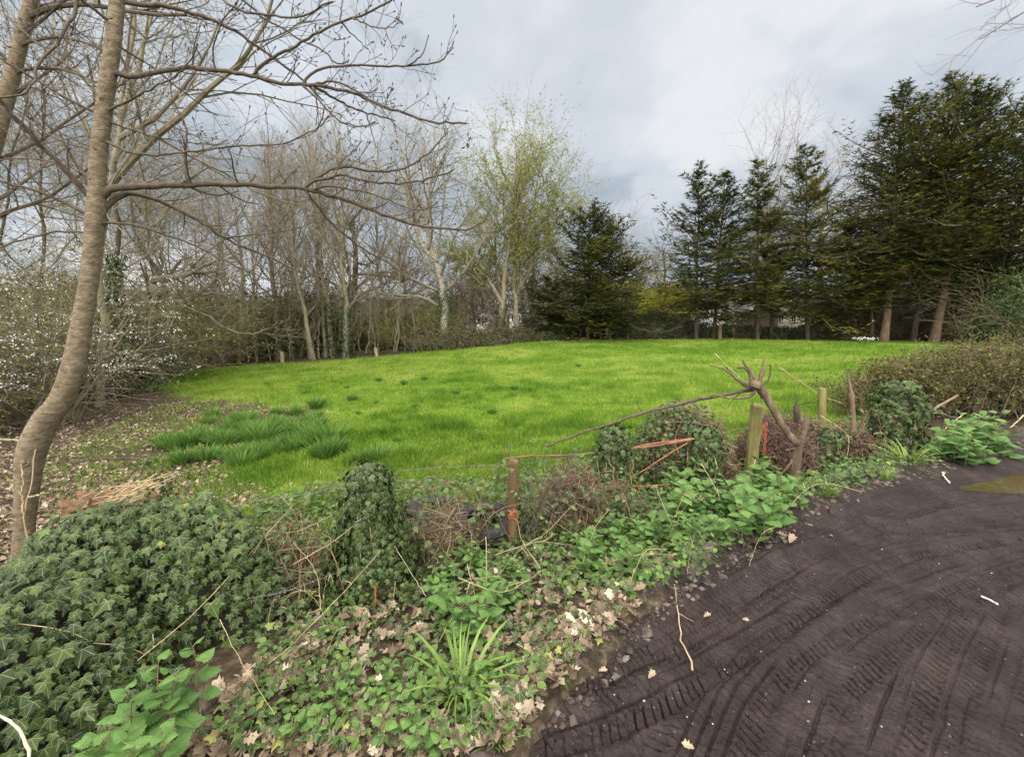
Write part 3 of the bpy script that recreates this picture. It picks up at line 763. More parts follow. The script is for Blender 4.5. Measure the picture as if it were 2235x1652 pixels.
for k, (X, Y, d, tx, ty, sp, sd, lab) in enumerate([
    (395, 785, 27, 405, 430, 'O', 31, 'brown hazy bare tree behind the field corner, left of the thin twin stemmed tree'),
    (345, 800, 24, 320, 380, 'L', 32, 'bare tree with arching twigs behind the old leaning oak'),
    (560, 780, 37, 545, 370, 'L', 33, 'faint tall bare tree far behind the forked grey oak'),
    (640, 775, 38, 642, 350, 'P', 34, 'faint upright bare tree behind the leaning thin stems'),
    (830, 765, 37, 825, 430, 'L', 35, 'rounded brownish bare tree between the dark oak and the leaning birch'),
    (888, 760, 40, 880, 470, 'O', 36, 'low spreading bare tree far behind the leaning birch'),
    (995, 745, 44, 985, 560, 'O', 37, 'distant low bare tree right of the leaning birch'),
    (1160, 740, 44, 1165, 520, 'L', 38, 'bare tree behind the right half of the tree in fresh leaf'),
    (1225, 735, 46, 1215, 560, 'O', 39, 'brown bare tree behind the lone dark conifer, on its left side'),
    (1400, 735, 50, 1395, 530, 'O', 40, 'brown hazy bare tree just right of the lone dark conifer'),
    (1360, 735, 54, 1355, 500, 'L', 44, 'pale bare treetop peeping over the right shoulder of the lone conifer'),
    (1450, 735, 52, 1450, 535, 'L', 41, 'brown bare tree above the yellow willow'),
    (1790, 735, 44, 1800, 250, 'B', 42, 'big bare oak spreading high above and behind the conifer row'),
    (1900, 735, 46, 1910, 330, 'O', 43, 'bare tree mostly hidden behind the tallest conifers'),
    (1680, 735, 48, 1672, 330, 'L', 45, 'bare tree behind the narrow conifer beside the tiled house')]):
    spec = {'O': OAKY, 'L': LIGHT, 'P': POPLAR, 'B': [dict(OAKY[0], n=17, ratio=.55, t0=.38), OAKY[1], OAKY[2], dict(OAKY[3], n=3)]}[sp]
    if sp == 'O': spec = spec[:3]+[dict(OAKY[3], n=3)]
    g = gstem(X, Y, [((X*2+tx)/3, Y+(ty-Y)*.33), (tx, Y+(ty-Y)*(.66 if sp in 'OB' else .97))], 14 if sp != 'B' else 26, 5 if sp in 'OB' else 2, d, seed=sd, wob=.012)
    bare_tree('bare_tree', lab, 'tree', [g], spec, 'bark_dark' if k % 2 else 'bark_pale', 'twig_brown' if k % 3 else 'twig_grey', WOOD, sd)
# sapling stems among the undergrowth
sap_px = [(640, 782, 620, 690), (696, 782, 672, 640), (735, 780, 742, 650), (770, 776, 790, 660), (800, 776, 812, 600), (825, 772, 815, 650), (845, 768, 838, 650), (858, 766, 872, 640), (560, 785, 552, 640), (500, 790, 512, 640), (415, 800, 402, 680), (385, 805, 398, 690), (905, 764, 896, 660), (350, 812, 340, 700)]
SAPSPEC = [dict(n=12, t0=.3, t1=1, ang=35, angv=12, ratio=.3, N=5, rr=.5, rmin=.008, wig=.12, trop=.1), dict(n=6, t0=.1, t1=1, ang=38, angv=12, ratio=.4, N=4, rr=.6, rmin=.005, wig=.15, trop=.05)]
more_sap = [(X+RNG.normal(0, 8), 784-(X-560)*.06, X+RNG.normal(-8, 20), 650+RNG.normal(0, 40)) for X in np.linspace(470, 905, 26)]
for k, (X, Y, tx, ty) in enumerate(sap_px+more_sap):
    d = np.interp(X, [300, 435, 620, 830, 905], [22, 26, 30.5, 32.5, 33])+.6
    bare_tree('sapling', 'thin pale bare sapling among the undergrowth behind the far fence posts', 'sapling', [gstem(X, Y, [((X+tx)/2+3, (Y+ty)/2), (tx, ty)], 2.5+3*((k*37)%10)/10, 1.5, d+1.2*((k*53)%10)/10, seed=50+k, wob=.012)], SAPSPEC, 'bark_pale', 'twig_grey', 'saplings behind the far fence posts', 50+k)

# ---------------------------------------------------------------- conifers
def conifer(name, label, base, height, radius, bottom, seed, tilt=(0, 0), trunks=None, nb=150, sz=1., dens=1., group='conifers along the far field edge', gold=.5, tr=.2, power=.8):
    rng = np.random.default_rng(seed)
    base = np.array(base, float)
    t = thing(name, label, 'tree', base, group)
    tb = MB(); fo = MB(); br = MB()
    for k, (dx, dy, hh, r) in enumerate(trunks or [(0, 0, 1, tr)]):
        P = np.stack([np.linspace(0, tilt[0]*hh, 10)+dx, np.linspace(0, tilt[1]*hh, 10)+dy, np.linspace(-.2, height*hh*.98, 10)], 1)+base
        P[1:, :2] += rng.normal(0, .03, (9, 2))
        R = .85*r*(1-.93*np.linspace(0, 1, 10)); R[0] *= 1.12
        tube_batch(tb, P[None], R[None], 8)
        n = int(nb*hh*(1 if k == 0 else .6))
        hr = bottom+(1-bottom)*(1-(1-(np.arange(n)+rng.random(n))/(n+.5))**.6)
        nw = max(8, int(height*hh*(1-bottom)/.75)); hr = np.where(rng.random(n) < .8, bottom+(1-bottom)*np.clip((np.round((hr-bottom)/(1-bottom)*nw)+rng.normal(0, .13, n))/nw, 0, .995), hr)
        u_ = (hr-bottom)/(1-bottom)
        prof = np.minimum(1, u_*4+.5)*(1-u_)**power+.035
        prof *= .75+.5*vnoise(u_*9, np.arange(n)*2.39996/PI*1.2+seed, seed)
        hz = hr*hh
        q = np.stack([np.interp(hz*height, P[:, 2]-base[2], P[:, j]) for j in range(3)], 1)
        a = np.arange(n)*2.39996+rng.normal(0, .5, n)
        el = np.radians(6+66*u_**1.5+rng.normal(0, 10, n))
        Ln = radius*1.42*prof*(.5+.6*rng.random(n))*np.where(rng.random(n) < .12, 1.3, 1.)+.18
        N = 7; D = np.stack([np.cos(a)*np.cos(el), np.sin(a)*np.cos(el), np.sin(el)], 1)
        B = np.empty((n, N, 3)); B[:, 0] = q
        for i in range(1, N):
            D[:, 2] += (-.13 if i < 4 else .22)*(1-.6*u_)+rng.normal(0, .05, n); D = nrm(D+rng.normal(0, .07, D.shape))
            B[:, i] = B[:, i-1]+D*(Ln/(N-1))[:, None]
        Rb = (.012+.012*Ln)[:, None]*np.linspace(1, .25, N)[None]
        tube_batch(br, B, Rb, 3)
        # side shoots
        ns = 13
        P2, R2 = grow(rng, B, Rb, ns, .1, 1., 50, 11, .33, N=4, rr=.5, rmin=.004, wig=.12, trop=.04, lf=lambda t: 1.2-.6*t, flat=.85)
        shoots = np.concatenate([P2, B[:, -4:]])
        bt = rng.normal(-.04, .19, n); tone = np.concatenate([np.repeat(bt, ns), bt])
        hrel = np.concatenate([np.repeat(hr, ns), hr])
        m = 3
        tt = (np.arange(m)+.5)/m*.9+.1
        f = tt*3; i0 = np.clip(f.astype(int), 0, 2); w = (f-i0)[None, :, None]
        C = shoots[:, i0]*(1-w)+shoots[:, i0+1]*w; Dd = nrm(shoots[:, i0+1]-shoots[:, i0])
        tval = tone[:, None]+.25*tt[None]+rng.normal(0, .08, (len(shoots), m))
        C = C.reshape(-1, 3); Dd = Dd.reshape(-1, 3); tval = tval.ravel()
        keep = rng.random(len(C)) < dens*np.clip(1.25-.75*np.repeat(hrel, m)**2.5, .3, 1)
        C, Dd, tval = C[keep], Dd[keep], tval[keep]
        for b in range(5):
            sp = (b-2)*.42
            side = nrm(np.cross(Dd, np.array([0, 0, 1.])+.4*rdir(rng, len(C))))
            d = nrm(Dd*math.cos(sp)+side*math.sin(sp)+np.array([0, 0, .10])+.22*rdir(rng, len(C)))
            nn = np.array([0, 0, 1.])+.4*rdir(rng, len(C))
            L_ = sz*(.24+.3*rng.random(len(C)))*np.repeat(np.repeat(1,1),1)*(1-.12*abs(b-2))
            scatter(fo, TRI, C, nn, d, L_, np.clip(gold*.72+.09+tval+rng.normal(0, .1, len(C)), 0, 1), .22)
    part('trunk', tb, M_['bark_red' if tr > .28 else 'bark_dark'], t, True)
    part('branches', br, M_['bark_dark'], t)
    part('foliage', fo, LM['conifer'], t)
    return t

def con(label, X, d, top, wpx, botY, seed, baseY=None, **k):
    b = at(X, 742, d); b[2] = float(H(b[0], b[1]))-.05
    tp = at(top[0], top[1], d); h = tp[2]-b[2]
    r = wpx*S/F*d/2
    zb = at(X, botY, d)[2]
    return conifer('conifer', label, b, h, r, (zb-b[2])/h, seed, (tp[0]-b[0], 0), **k)
con('lone bushy dark conifer with three bare trunks in front of the timber shed', 1283, 35.5, (1287, 452), 190, 705, 101, trunks=[(0, 0, 1, .17), (1.1, .3, .93, .13), (1.75, -.2, .88, .13)], nb=150, gold=.42, power=.62)
con('feathery conifer standing first in the right hand row, its left side open to the sky', 1519, 35, (1527, 350), 175, 690, 102, gold=.42, nb=120, dens=.9)
con('conifer touching the first one of the row, slightly lower and bluish green', 1556, 35.6, (1585, 366), 165, 690, 103, gold=.34, nb=120)
con('narrow conifer with a long bare lower trunk in front of the house gable', 1653, 35, (1655, 348), 160, 655, 104, gold=.5, nb=120, dens=.9)
con('thin young conifer close right of the narrow one, in front of the tiled roof', 1683, 36.5, (1690, 540), 110, 655, 105, gold=.52, nb=70)
con('golden green conifer with dense crown right of the house gable', 1762, 35, (1760, 325), 220, 690, 106, gold=.58, nb=150)
con('short golden conifer filling the gap before the tallest group', 1852, 36, (1860, 470), 180, 700, 107, gold=.55, nb=110)
con('tall conifer with a stout pale trunk, left one of the three tallest', 1929, 33.5, (1975, 195), 260, 600, 108, power=.78, gold=.4, nb=210, tr=.34)
con('tallest conifer of the row, its tip highest against the sky', 1993, 34, (2085, 170), 280, 600, 109, power=.75, gold=.44, nb=230, tr=.24)
con('tall conifer with a thick reddish trunk right of the highest tip', 2038, 32.5, (2150, 198), 300, 590, 110, power=.75, gold=.42, nb=230, tr=.36)
con('conifer cut off by the right picture edge with windswept upper boughs', 2175, 32, (2262, 225), 320, 640, 111, power=.7, gold=.4, nb=220, tr=.3)
con('low spreading golden conifer between the stout trunk and the golden green one', 1905, 34.5, (1905, 540), 150, 655, 112, gold=.62, nb=90)
con('low golden conifer in front of the thick reddish trunk', 2085, 34.5, (2100, 470), 190, 650, 113, gold=.6, nb=110)
con('small dark conifer with level boughs left of the timber shed', 1196, 37, (1196, 612), 110, 725, 114, gold=.25, nb=60)
# ---------------------------------------------------------------- foreground leaning tree
M_['scar'] = surf_mat('orange_brown_scar_wood', [(.3, (.12, .075, .04)), (.7, (.36, .25, .15))], 30, 6, .9, .6, 60)
def main_tree():
    rng = np.random.default_rng(5)
    D0 = 3.15
    def P3(pts, d0, d1):
        n = len(pts); return np.array([at(x, y, d0+(d1-d0)*i/(max(n-1, 1))) for i, (x, y) in enumerate(pts)])
    tr = [(38, 1345, 84), (46, 1270, 62), (52, 1200, 60), (55, 1130, 62), (60, 1060, 70), (66, 1000, 80), (78, 962, 82), (100, 915, 72), (133, 872, 62), (160, 800, 58), (180, 700, 52), (196, 600, 49), (205, 510, 48), (210, 450, 50), (212, 415, 43), (215, 350, 41), (229, 220, 38), (246, 100, 36), (256, 0, 34), (266, -130, 29), (280, -330, 22), (290, -560, 8)]
    P = np.array([at(x, y, D0) for x, y, w in tr]); R = np.array([pxr(w, D0*1.0, x) for x, y, w in tr])*.95
    b = P[0].copy(); b[2] = float(H(b[0], b[1]))-.15
    PP = smooth(np.column_stack([np.vstack([b, P]), np.concatenate([[R[0]*1.15], R])]), 5)
    t = thing('bare_tree', 'leaning smooth barked tree with a kinked base and long bare limbs over the field', 'tree', gz(b[0], b[1]))
    tb = MB()
    K = len(PP); sides = 20
    Pm = PP[:, :3]; T = nrm(np.gradient(Pm, axis=0)); U = nrm(np.cross(T, [0, 1, .1])); W = np.cross(T, U)
    a = np.arange(sides)*2*PI/sides
    ar = np.cumsum(np.concatenate([[0], np.linalg.norm(np.diff(Pm, axis=0), axis=1)]))
    rough = 1+.03*(vnoise(a[None]*1.6+0*ar[:, None], ar[:, None]*9, 3)-.5)+.05*np.sin(a[None]*2+ar[:, None]*3)
    # swelling and burrs on the lower trunk
    low = np.exp(-((ar-.75)/.35)**2)[:, None]
    rough = rough+low*.22*(vnoise(a[None]*1.2, ar[:, None]*7, 8)-.35)
    # swollen rings where limbs leave the stem
    for rr in range(9):
        rough = rough+(np.exp(-((ar-(1.5+rr*.27+.05*rng.standard_normal()))/.018)**2)*.016)[:, None]
    V = Pm[:, None]+(PP[:, 3][:, None]*rough)[..., None]*(np.cos(a)[None, :, None]*U[:, None]+np.sin(a)[None, :, None]*W[:, None])
    k = np.arange(sides); k2 = (k+1) % sides; i = np.arange(K-1)[:, None]
    tb.add(V.reshape(-1, 3), np.stack([i*sides+k, i*sides+k2, (i+1)*sides+k2, (i+1)*sides+k], -1).reshape(-1, 4), np.repeat(np.clip(1-ar/1.2, 0, 1), sides))
    part('trunk', tb, M_['bark_grey'], t, True)
    # scars: cut branch stub and a gnarled wound at the kink
    for (X, Y, r, dx) in [(70, 998, 13, 0), (84, 985, 9, 0), (66, 1152, 13, 0), (38, 1112, 12, 0), (46, 1050, 9, 0), (62, 1330, 14, 0), (228, 228, 5, 0), (214, 320, 5, 0), (207, 398, 4, 0), (203, 560, 5, 0)]:
        i = np.argmin(np.abs(Pm[:, 2]-at(X, Y, D0)[2])); c0 = Pm[i]; rad = pxr(r*2, D0, X)
        tgt = at(X, Y, D0-.02); off = tgt[0]-c0[0]; rr = PP[i, 3]
        off = np.clip(off, -rr*.85, rr*.85); d = np.array([off, -math.sqrt(max(rr*rr-off*off, 1e-6)), 0]); d /= np.linalg.norm(d)
        sc = MB(); prof = [(0, 1.0), (.35, 1.02), (.6, .85), (.62, .6), (.5, .45), (.42, .02)]
        tube_batch(sc, np.array([c0+d*(rr*.93+h_*rad*.5) for h_, q in prof])[None]+rng.normal(0, .0005, (1, 6, 3)), np.array([[q*rad for h_, q in prof]])*(1+.05*rng.standard_normal((1, 6))), 12)
        part('branch_scar', sc, M_['bark_grey' if Y < 900 else 'scar'], t, True)
    # creeping ivy stems on the lower trunk
    iv = MB()
    for pts in ([(40, 1330), (46, 1260), (58, 1190), (54, 1120), (66, 1070), (74, 1020), (78, 980)], [(52, 1210), (72, 1235), (84, 1260), (90, 1300)], [(58, 1180), (48, 1230), (36, 1290)], [(60, 1085), (82, 1080), (95, 1076)], [(30, 1345), (18, 1370), (6, 1400)], [(54, 1120), (48, 1080), (52, 1040), (46, 1010)]):
        p = resample(smooth(P3(pts, D0-.14, D0-.13), 6), 18); p += rng.normal(0, .004, p.shape)
        tube_batch(iv, p[None], np.linspace(.008, .004, 18)[None], 5)
    part('ivy_stem', iv, M_['straw'], t, True)
    # limbs: (points, start width, end width, depth at end)
    LB = [
     ([(212, 452), (222, 432), (242, 414), (280, 407), (340, 404), (400, 402), (460, 401), (520, 403), (590, 406), (664, 411), (720, 425), (772, 441), (835, 466), (902, 488), (978, 499), (1016, 501), (1042, 490), (1060, 474), (1070, 456)], 25, 4, 3.5),
     ([(664, 411), (682, 394), (720, 387), (740, 381), (780, 389), (820, 398), (883, 398), (946, 387), (988, 371)], 9, 4, 3.1),
     ([(664, 411), (676, 396), (712, 374), (753, 363), (820, 374), (877, 369), (921, 344), (962, 307), (976, 290)], 9, 3, 3.8),
     ([(734, 378), (737, 352), (722, 335), (704, 319)], 5, 2, 3.5), ([(737, 358), (760, 340), (788, 309)], 5, 2, 3.6),
     ([(680, 414), (709, 407), (756, 411), (813, 422), (867, 444), (915, 457), (945, 448)], 7, 3, 3.0),
     ([(667, 415), (693, 450), (724, 488), (766, 523), (800, 546), (885, 596)], 8, 3, 3.9),
     ([(667, 415), (690, 460), (718, 510)], 5, 2, 3.2),
     ([(407, 402), (404, 350), (408, 308), (402, 266), (388, 240), (380, 222)], 9, 4, 3.25),
     ([(213, 462), (236, 446), (264, 427), (294, 423), (338, 433), (389, 457), (440, 484), (491, 519), (543, 543), (600, 565), (650, 590), (705, 606)], 19, 3, 3.9),
     ([(440, 484), (452, 500), (449, 520), (436, 528), (420, 526)], 4, 2, 3.4), ([(491, 519), (560, 512), (620, 505), (672, 489)], 5, 2, 3.5),
     ([(222, 486), (250, 486), (288, 489), (338, 504), (406, 528), (448, 546), (507, 575), (565, 601), (611, 617), (656, 617), (683, 611)], 9, 3, 3.6),
     ([(240, 160), (257, 160), (295, 166), (338, 159), (370, 152), (406, 149), (440, 150), (474, 152), (558, 167), (613, 181), (677, 185), (724, 192), (772, 203), (835, 231), (883, 247), (946, 265), (1018, 269)], 17, 4, 3.3),
     ([(555, 166), (563, 146), (598, 124), (645, 98), (709, 63), (772, 38), (820, 20), (855, 0)], 9, 4, 3.0),
     ([(743, 48), (745, 19), (752, -15)], 4, 2, 3.1), ([(743, 48), (770, 75), (799, 104)], 4, 2, 3.2), ([(766, 38), (800, 52), (832, 62), (855, 60), (872, 49)], 4, 2, 3.0),
     ([(661, 184), (674, 165), (699, 151), (731, 144), (788, 144), (883, 143), (946, 139), (972, 124), (989, 94)], 7, 3, 3.5),
     ([(889, 143), (921, 120), (934, 82)], 4, 2, 3.4),
     ([(683, 186), (709, 178), (750, 184), (788, 203), (820, 227), (860, 240)], 6, 3, 3.2),
     ([(686, 190), (740, 219), (772, 235), (800, 246), (835, 254), (859, 262)], 7, 3, 3.6), ([(661, 187), (709, 231), (740, 263), (788, 277), (815, 267)], 6, 3, 3.1),
     ([(683, 187), (693, 222), (690, 268)], 4, 2, 3.3), ([(800, 246), (812, 290), (820, 318)], 4, 2, 3.4), ([(858, 262), (862, 275), (862, 286)], 3, 2, 3.5),
     ([(254, 5), (285, 6), (338, 10), (389, 20), (457, 41), (508, 64), (559, 98), (609, 135), (663, 176), (700, 215)], 16, 4, 3.7),
     ([(440, -40), (480, -5), (534, 25), (585, 32), (636, 36), (677, 29), (720, 5)], 8, 4, 2.9),
     ([(500, -30), (566, 32), (613, 60), (661, 89), (712, 114), (725, 132), (740, 139), (756, 135)], 6, 3, 3.4),
     ([(470, 149), (464, 102), (474, 68), (501, 27), (530, -10)], 5, 3, 3.1),
     ([(232, 308), (260, 321), (288, 332), (338, 337), (406, 332), (474, 323), (542, 317), (602, 315), (643, 305), (687, 281), (702, 262), (707, 236)], 9, 3, 3.0),
     ([(240, 266), (290, 283), (338, 298), (406, 311), (474, 316), (492, 308)], 6, 2, 3.5),
     ([(232, 242), (262, 229), (288, 217), (338, 189), (382, 169), (413, 135), (430, 101)], 9, 3, 2.9),
     ([(205, 425), (184, 419), (152, 379), (118, 345), (85, 311), (41, 264), (0, 220), (-60, 150)], 18, 10, 2.7),
     ([(205, 470), (185, 464), (135, 437), (68, 413), (0, 394), (-80, 372)], 12, 7, 2.9),
     ([(218, 252), (203, 244), (152, 217), (85, 179), (0, 125), (-90, 70)], 9, 5, 2.8),
     ([(262, -70), (225, -65), (190, -30), (171, 0), (149, 51), (118, 102), (81, 139), (75, 170), (50, 205), (0, 213)], 14, 5, 2.6),
     ([(246, 60), (235, 42), (210, 24), (175, -2), (130, -40)], 10, 6, 2.9),
     ([(205, 512), (183, 508), (118, 506), (60, 520), (0, 538), (-60, 560)], 7, 4, 2.8),
     ([(216, 330), (180, 322), (120, 300), (60, 262), (0, 232)], 6, 4, 3.5), ([(230, 200), (180, 165), (110, 118), (40, 60), (0, 20)], 6, 4, 3.6),
     ([(248, 95), (290, 120), (350, 160), (420, 215), (470, 250)], 6, 3, 3.7), ([(214, 400), (170, 372), (110, 352), (40, 345), (-20, 350)], 6, 4, 3.5),
    ]
    allp = []
    for li, (pts, w0, w1, d1) in enumerate(LB):
        # start depth: trunk, or the nearest point on limbs already built
        X0, Y0 = pts[0]
        d0 = D0
        if li:
            best = 1e9
            for q in allp:
                dd = np.hypot(q[0]-X0, q[1]-Y0)
                j = dd.argmin()
                if dd[j] < best: best = dd[j]; dq = q[2][j]
            if best < 9 and not (X0 < 275 and w0 > 5): d0 = dq
        n = len(pts)
        arc = np.concatenate([[0], np.cumsum(np.hypot(*np.diff(np.array(pts, float), axis=0).T))]); arc /= arc[-1]
        dep = d0+(d1-d0)*arc
        pp = np.array([at(x, y, dd) for (x, y), dd in zip(pts, dep)])
        rad = np.array([pxr(w0+(w1-w0)*q**.6, dd, max(x, 350))*.9 for q, dd, (x, y) in zip(arc, dep, pts)])
        sm = smooth(np.column_stack([pp, rad, np.array(pts, float), dep]), 5)
        allp.append((sm[:, 4], sm[:, 5], sm[:, 6]))
        mb = MB(); Pn = resample(sm[:, :4], max(10, 3*n))
        Pn[1:-1, :3] += rng.normal(0, .0035, (len(Pn)-2, 3))
        tube_batch(mb, Pn[None, :, :3], Pn[None, :, 3], 7)
        L_ = np.linalg.norm(np.diff(Pn[:, :3], axis=0), axis=1).sum()
        if L_ > .3:
            ns = int(4+L_*6.5)
            tw, rw = grow(rng, Pn[None, :, :3], Pn[None, :, 3], ns, .16, .99, 48, 14, .1, N=5, rr=.34, rmin=.0022, wig=.16, trop=.13, Labs=.09+.16*min(1, L_/2), end=.6)
            tube_batch(mb, tw, rw, 4)
            tw2, rw2 = grow(rng, tw, rw, 2, .3, .95, 45, 12, .4, N=4, rr=.7, rmin=.0018, wig=.14, trop=.12, end=.7)
            tube_batch(mb, tw2, rw2, 3)
            tips = np.concatenate([tw[:, -2:], tw2[:, -2:], Pn[None, -2:, :3]])
        else:
            tips = Pn[None, -2:, :3]
        d = nrm(tips[:, 1]-tips[:, 0])
        bud = np.stack([tips[:, 1]-d*.002, tips[:, 1]+d*.007, tips[:, 1]+d*.016, tips[:, 1]+d*.022], 1)
        tube_batch(mb, bud, np.tile(np.array([[.002, .0045, .0035, .0006]]), (len(bud), 1)), 5, mat=0)
        part('branch', mb, [M_['bark_twig']], t, True)
    # dangling dry seed keys at two tips
    for (X, Y) in ((1022, 274), (860, 288)):
        mb = MB(); c = at(X, Y, 3.35)
        for s in range(5):
            p = np.stack([c+np.array([rng.normal(0, .012), rng.normal(0, .012), -.0-.02*s]), c+np.array([rng.normal(0, .02), rng.normal(0, .02), -.05-.022*s])])
            tube_batch(mb, resample(p, 4)[None], np.full((1, 4), .0012), 3)
            scatter(mb, OVAL, p[1:], rdir(rng, 1), np.array([[.2*rng.standard_normal(), 0, -1.]]), .035, .2)
        part('seed_keys', mb, M_['bark_twig'], t)
    return t
main_tree()

# second leaning tree at the upper left, trunk rising from beyond the picture's left edge
def second_tree():
    pts = [(-150, 1000, 6.), (-90, 700, 6.), (-40, 420, 6.), (5, 247, 6.), (25, 173, 6.), (49, 74, 6.), (70, 0, 6.), (95, -120, 6.), (125, -300, 6.)]
    P = [at(*p) for p in pts]; b = P[0].copy(); b[2] = float(H(b[0], b[1]))-.1
    P = resample(smooth([b]+P[1:], 6), 18)
    bare_tree('bare_tree', 'grey smooth trunk slanting across the upper left corner behind the leaning tree', 'tree', [(P, .15, .05)],
              [dict(n=16, t0=.4, t1=1, ang=60, angv=10, ratio=.22, N=8, rr=.3, rmin=.01, wig=.07, trop=.02), dict(n=9, t0=.15, t1=1, ang=42, angv=12, ratio=.3, N=6, rr=.5, rmin=.005, wig=.1, trop=.03), dict(n=5, t0=.1, t1=1, ang=40, angv=12, ratio=.35, N=4, rr=.6, rmin=.003, wig=.12, trop=.05)],
              'bark_grey', 'bark_twig', None, 77,
              extra=[(np.array([at(*p) for p in [(68, 35, 6), (88, 24, 5.9), (118, 14, 5.8), (169, 7, 5.6), (234, 15, 5.4), (321, 32, 5.3), (406, 32, 5.2)]]), .035, .015),
                     (np.array([at(*p) for p in [(40, 100, 6), (80, 85, 5.9), (130, 80, 5.8), (180, 90, 5.6), (240, 115, 5.5)]]), .02, .01), (np.array([at(*p) for p in [(28, 160, 6), (80, 145, 5.9), (140, 150, 5.8), (200, 175, 5.6), (260, 200, 5.5)]]), .02, .01)])
second_tree()

# tree outside the picture on the right whose twigs hang into the top right corner
def corner_tree():
    b = gz(12.5, 5.6)
    P = np.stack([np.full(10, b[0])+np.linspace(0, -.8, 10), np.full(10, b[1])+np.linspace(0, .3, 10), b[2]-.1+np.linspace(0, 9.5, 10)], 1)
    q = [at(2420, 60, 6.2), at(2330, 20, 6.3), at(2260, 10, 6.4), at(2210, 30, 6.4), at(2170, 55, 6.4), at(2140, 85, 6.3)]
    q2 = [at(2400, -60, 6.2), at(2300, -50, 6.6), at(2220, -30, 6.8), at(2160, -10, 6.8), at(2130, 15, 6.8)]
    j = P[7]
    bare_tree('bare_tree', 'bare twigs hanging into the top right corner from a tree by the track', 'tree', [(P, .2, .05)],
              [dict(n=12, t0=.6, t1=1, ang=40, angv=8, ratio=.16, N=7, rr=.4, rmin=.012, wig=.12, trop=.12), dict(n=10, t0=.4, t1=1, ang=42, angv=12, ratio=.16, N=6, rr=.45, rmin=.004, wig=.14, trop=-.02), dict(n=6, t0=.2, t1=1, ang=40, angv=12, ratio=.4, N=5, rr=.6, rmin=.0022, wig=.14, trop=-.01)],
              'bark_dark', 'bark_twig', None, 88, extra=[(np.array([j]+q), .04, .006), (np.array([P[8]]+q2), .035, .006)])
corner_tree()
# ---------------------------------------------------------------- shrubs and thickets
def shrub(name, label, cat, base, h, w, seed, leaf=None, leafn=2500, leafs=.09, twig='twig_olive', nst=16, group=None, petals=0, depth=None, tw=1., lay=0.):
    rng = np.random.default_rng(seed); base = np.array(base, float)
    t = thing(name, label, cat, base, group)
    n = nst
    a = rng.random(n)*2*PI; rad = np.sqrt(rng.random(n))
    N = 7; P = np.empty((n, N, 3)); P[:, 0] = base+np.stack([np.cos(a)*rad*w*.18, np.sin(a)*rad*w*.18, np.full(n, -.1)], 1)
    L_ = h*(.75+.4*rng.random(n)); lean = .15+.75*rad*w/h*.6
    D = nrm(np.stack([np.cos(a)*lean, np.sin(a)*lean, np.ones(n)], 1))
    for i in range(1, N):
        D = nrm(D+rng.normal(0, .12, D.shape)); P[:, i] = P[:, i-1]+D*(L_/(N-1))[:, None]
    R = (.012+.006*h)*tw*np.linspace(1, .3, N)[None]*(.7+.6*rng.random((n, 1)))
    st = MB(); tube_batch(st, P, R, 4)
    p1, r1 = grow(rng, P, R, 9, .15, 1, 50, 14, .38, N=5, rr=.5, rmin=.006, wig=.15, trop=.04-lay, flat=.0)
    p2, r2 = grow(rng, p1, r1, 6, .1, 1, 45, 15, .5, N=4, rr=.6, rmin=.004, wig=.18, trop=.02-lay*.5)
    tube_batch(st, p1, r1, 3); tube_batch(st, p2, r2, 3)
    part('stems', st, M_[twig], t)
    A = p2.reshape(-1, 3)
    if leaf is not None:
        lf = MB(); q = A[rng.integers(0, len(A), leafn)]+rng.normal(0, .1, (leafn, 3))
        scatter(lf, DIA, q, rdir(rng, leafn)+np.array([0, 0, .6]), rdir(rng, leafn), leafs*(.5+rng.random(leafn)), np.clip(rng.normal(.45, .25, leafn), 0, 1))
        part('leaves', lf, leaf, t)
    if petals:
        pb = MB(); m = petals//7
        ok = A[(A[:, 2]-base[2] > h*.3) & (vnoise(A[:, 0]*1.6+A[:, 1], A[:, 2]*2.2, seed) > .42)]
        c = ok[rng.integers(0, len(ok), m)]
        q = np.repeat(c, 7, 0)+rng.normal(0, 1, (m*7, 3))*np.array([.09, .09, .022])
        scatter(pb, DIA, q, rdir(rng, len(q))+np.array([0, -.3, .9]), rdir(rng, len(q)), .03+.03*rng.random(len(q)), rng.random(len(q)))
        part('blossom', pb, LM['petal'], t)
    return t

def gpt(X, d, dz=-.05):
    b = at(X, 700, d); b[2] = float(H(b[0], b[1]))+dz
    return b
def hgt(X, Y, d, b): return at(X, Y, d)[2]-b[2]

UG = 'shrubs of the undergrowth beyond the far fence posts'
rs = np.random.default_rng(99)
zones = [(150, 330, 20, 25, 650, 'olive green hazel shrub in the thicket left of the field corner', 10),
         (300, 470, 26.5, 31, 672, 'olive green shrub behind the leaning pair of field corner posts', 14),
         (440, 640, 31.5, 37, 684, 'brownish olive shrub between the forked oak and the ivy sleeved tree', 15),
         (620, 860, 34, 40, 690, 'olive brown shrub among the thin leaning tree stems', 16),
         (820, 965, 36, 41, 676, 'dense twiggy olive shrub left of the leaning birch', 10)]
for zi, (x0, x1, d0, d1, yt, lab, n) in enumerate(zones):
    protos = []
    for k in range(n):
        X = x0+(x1-x0)*(k+rs.random())/n; d = d0+(d1-d0)*rs.random()
        b = gpt(X, d); h = hgt(X, yt+rs.normal(0, 16), d, b)
        if k < 3:
            dn = zi in (0, 2) and k == 1
            protos.append((shrub('shrub', lab, 'shrub', b, h, h*1.2, 200+zi*10+k, LM['dark'] if dn else LM['olive'], 2600 if not dn else 3600, .11 if d > 22 else .08, 'twig_olive' if k % 2 else 'twig_brown', 16, UG), h))
        else:
            pr, ph = protos[k % 3]; s = h/ph
            copy_tree(pr, b, rs.random()*6.28, (s*1.15, s*1.15, s))
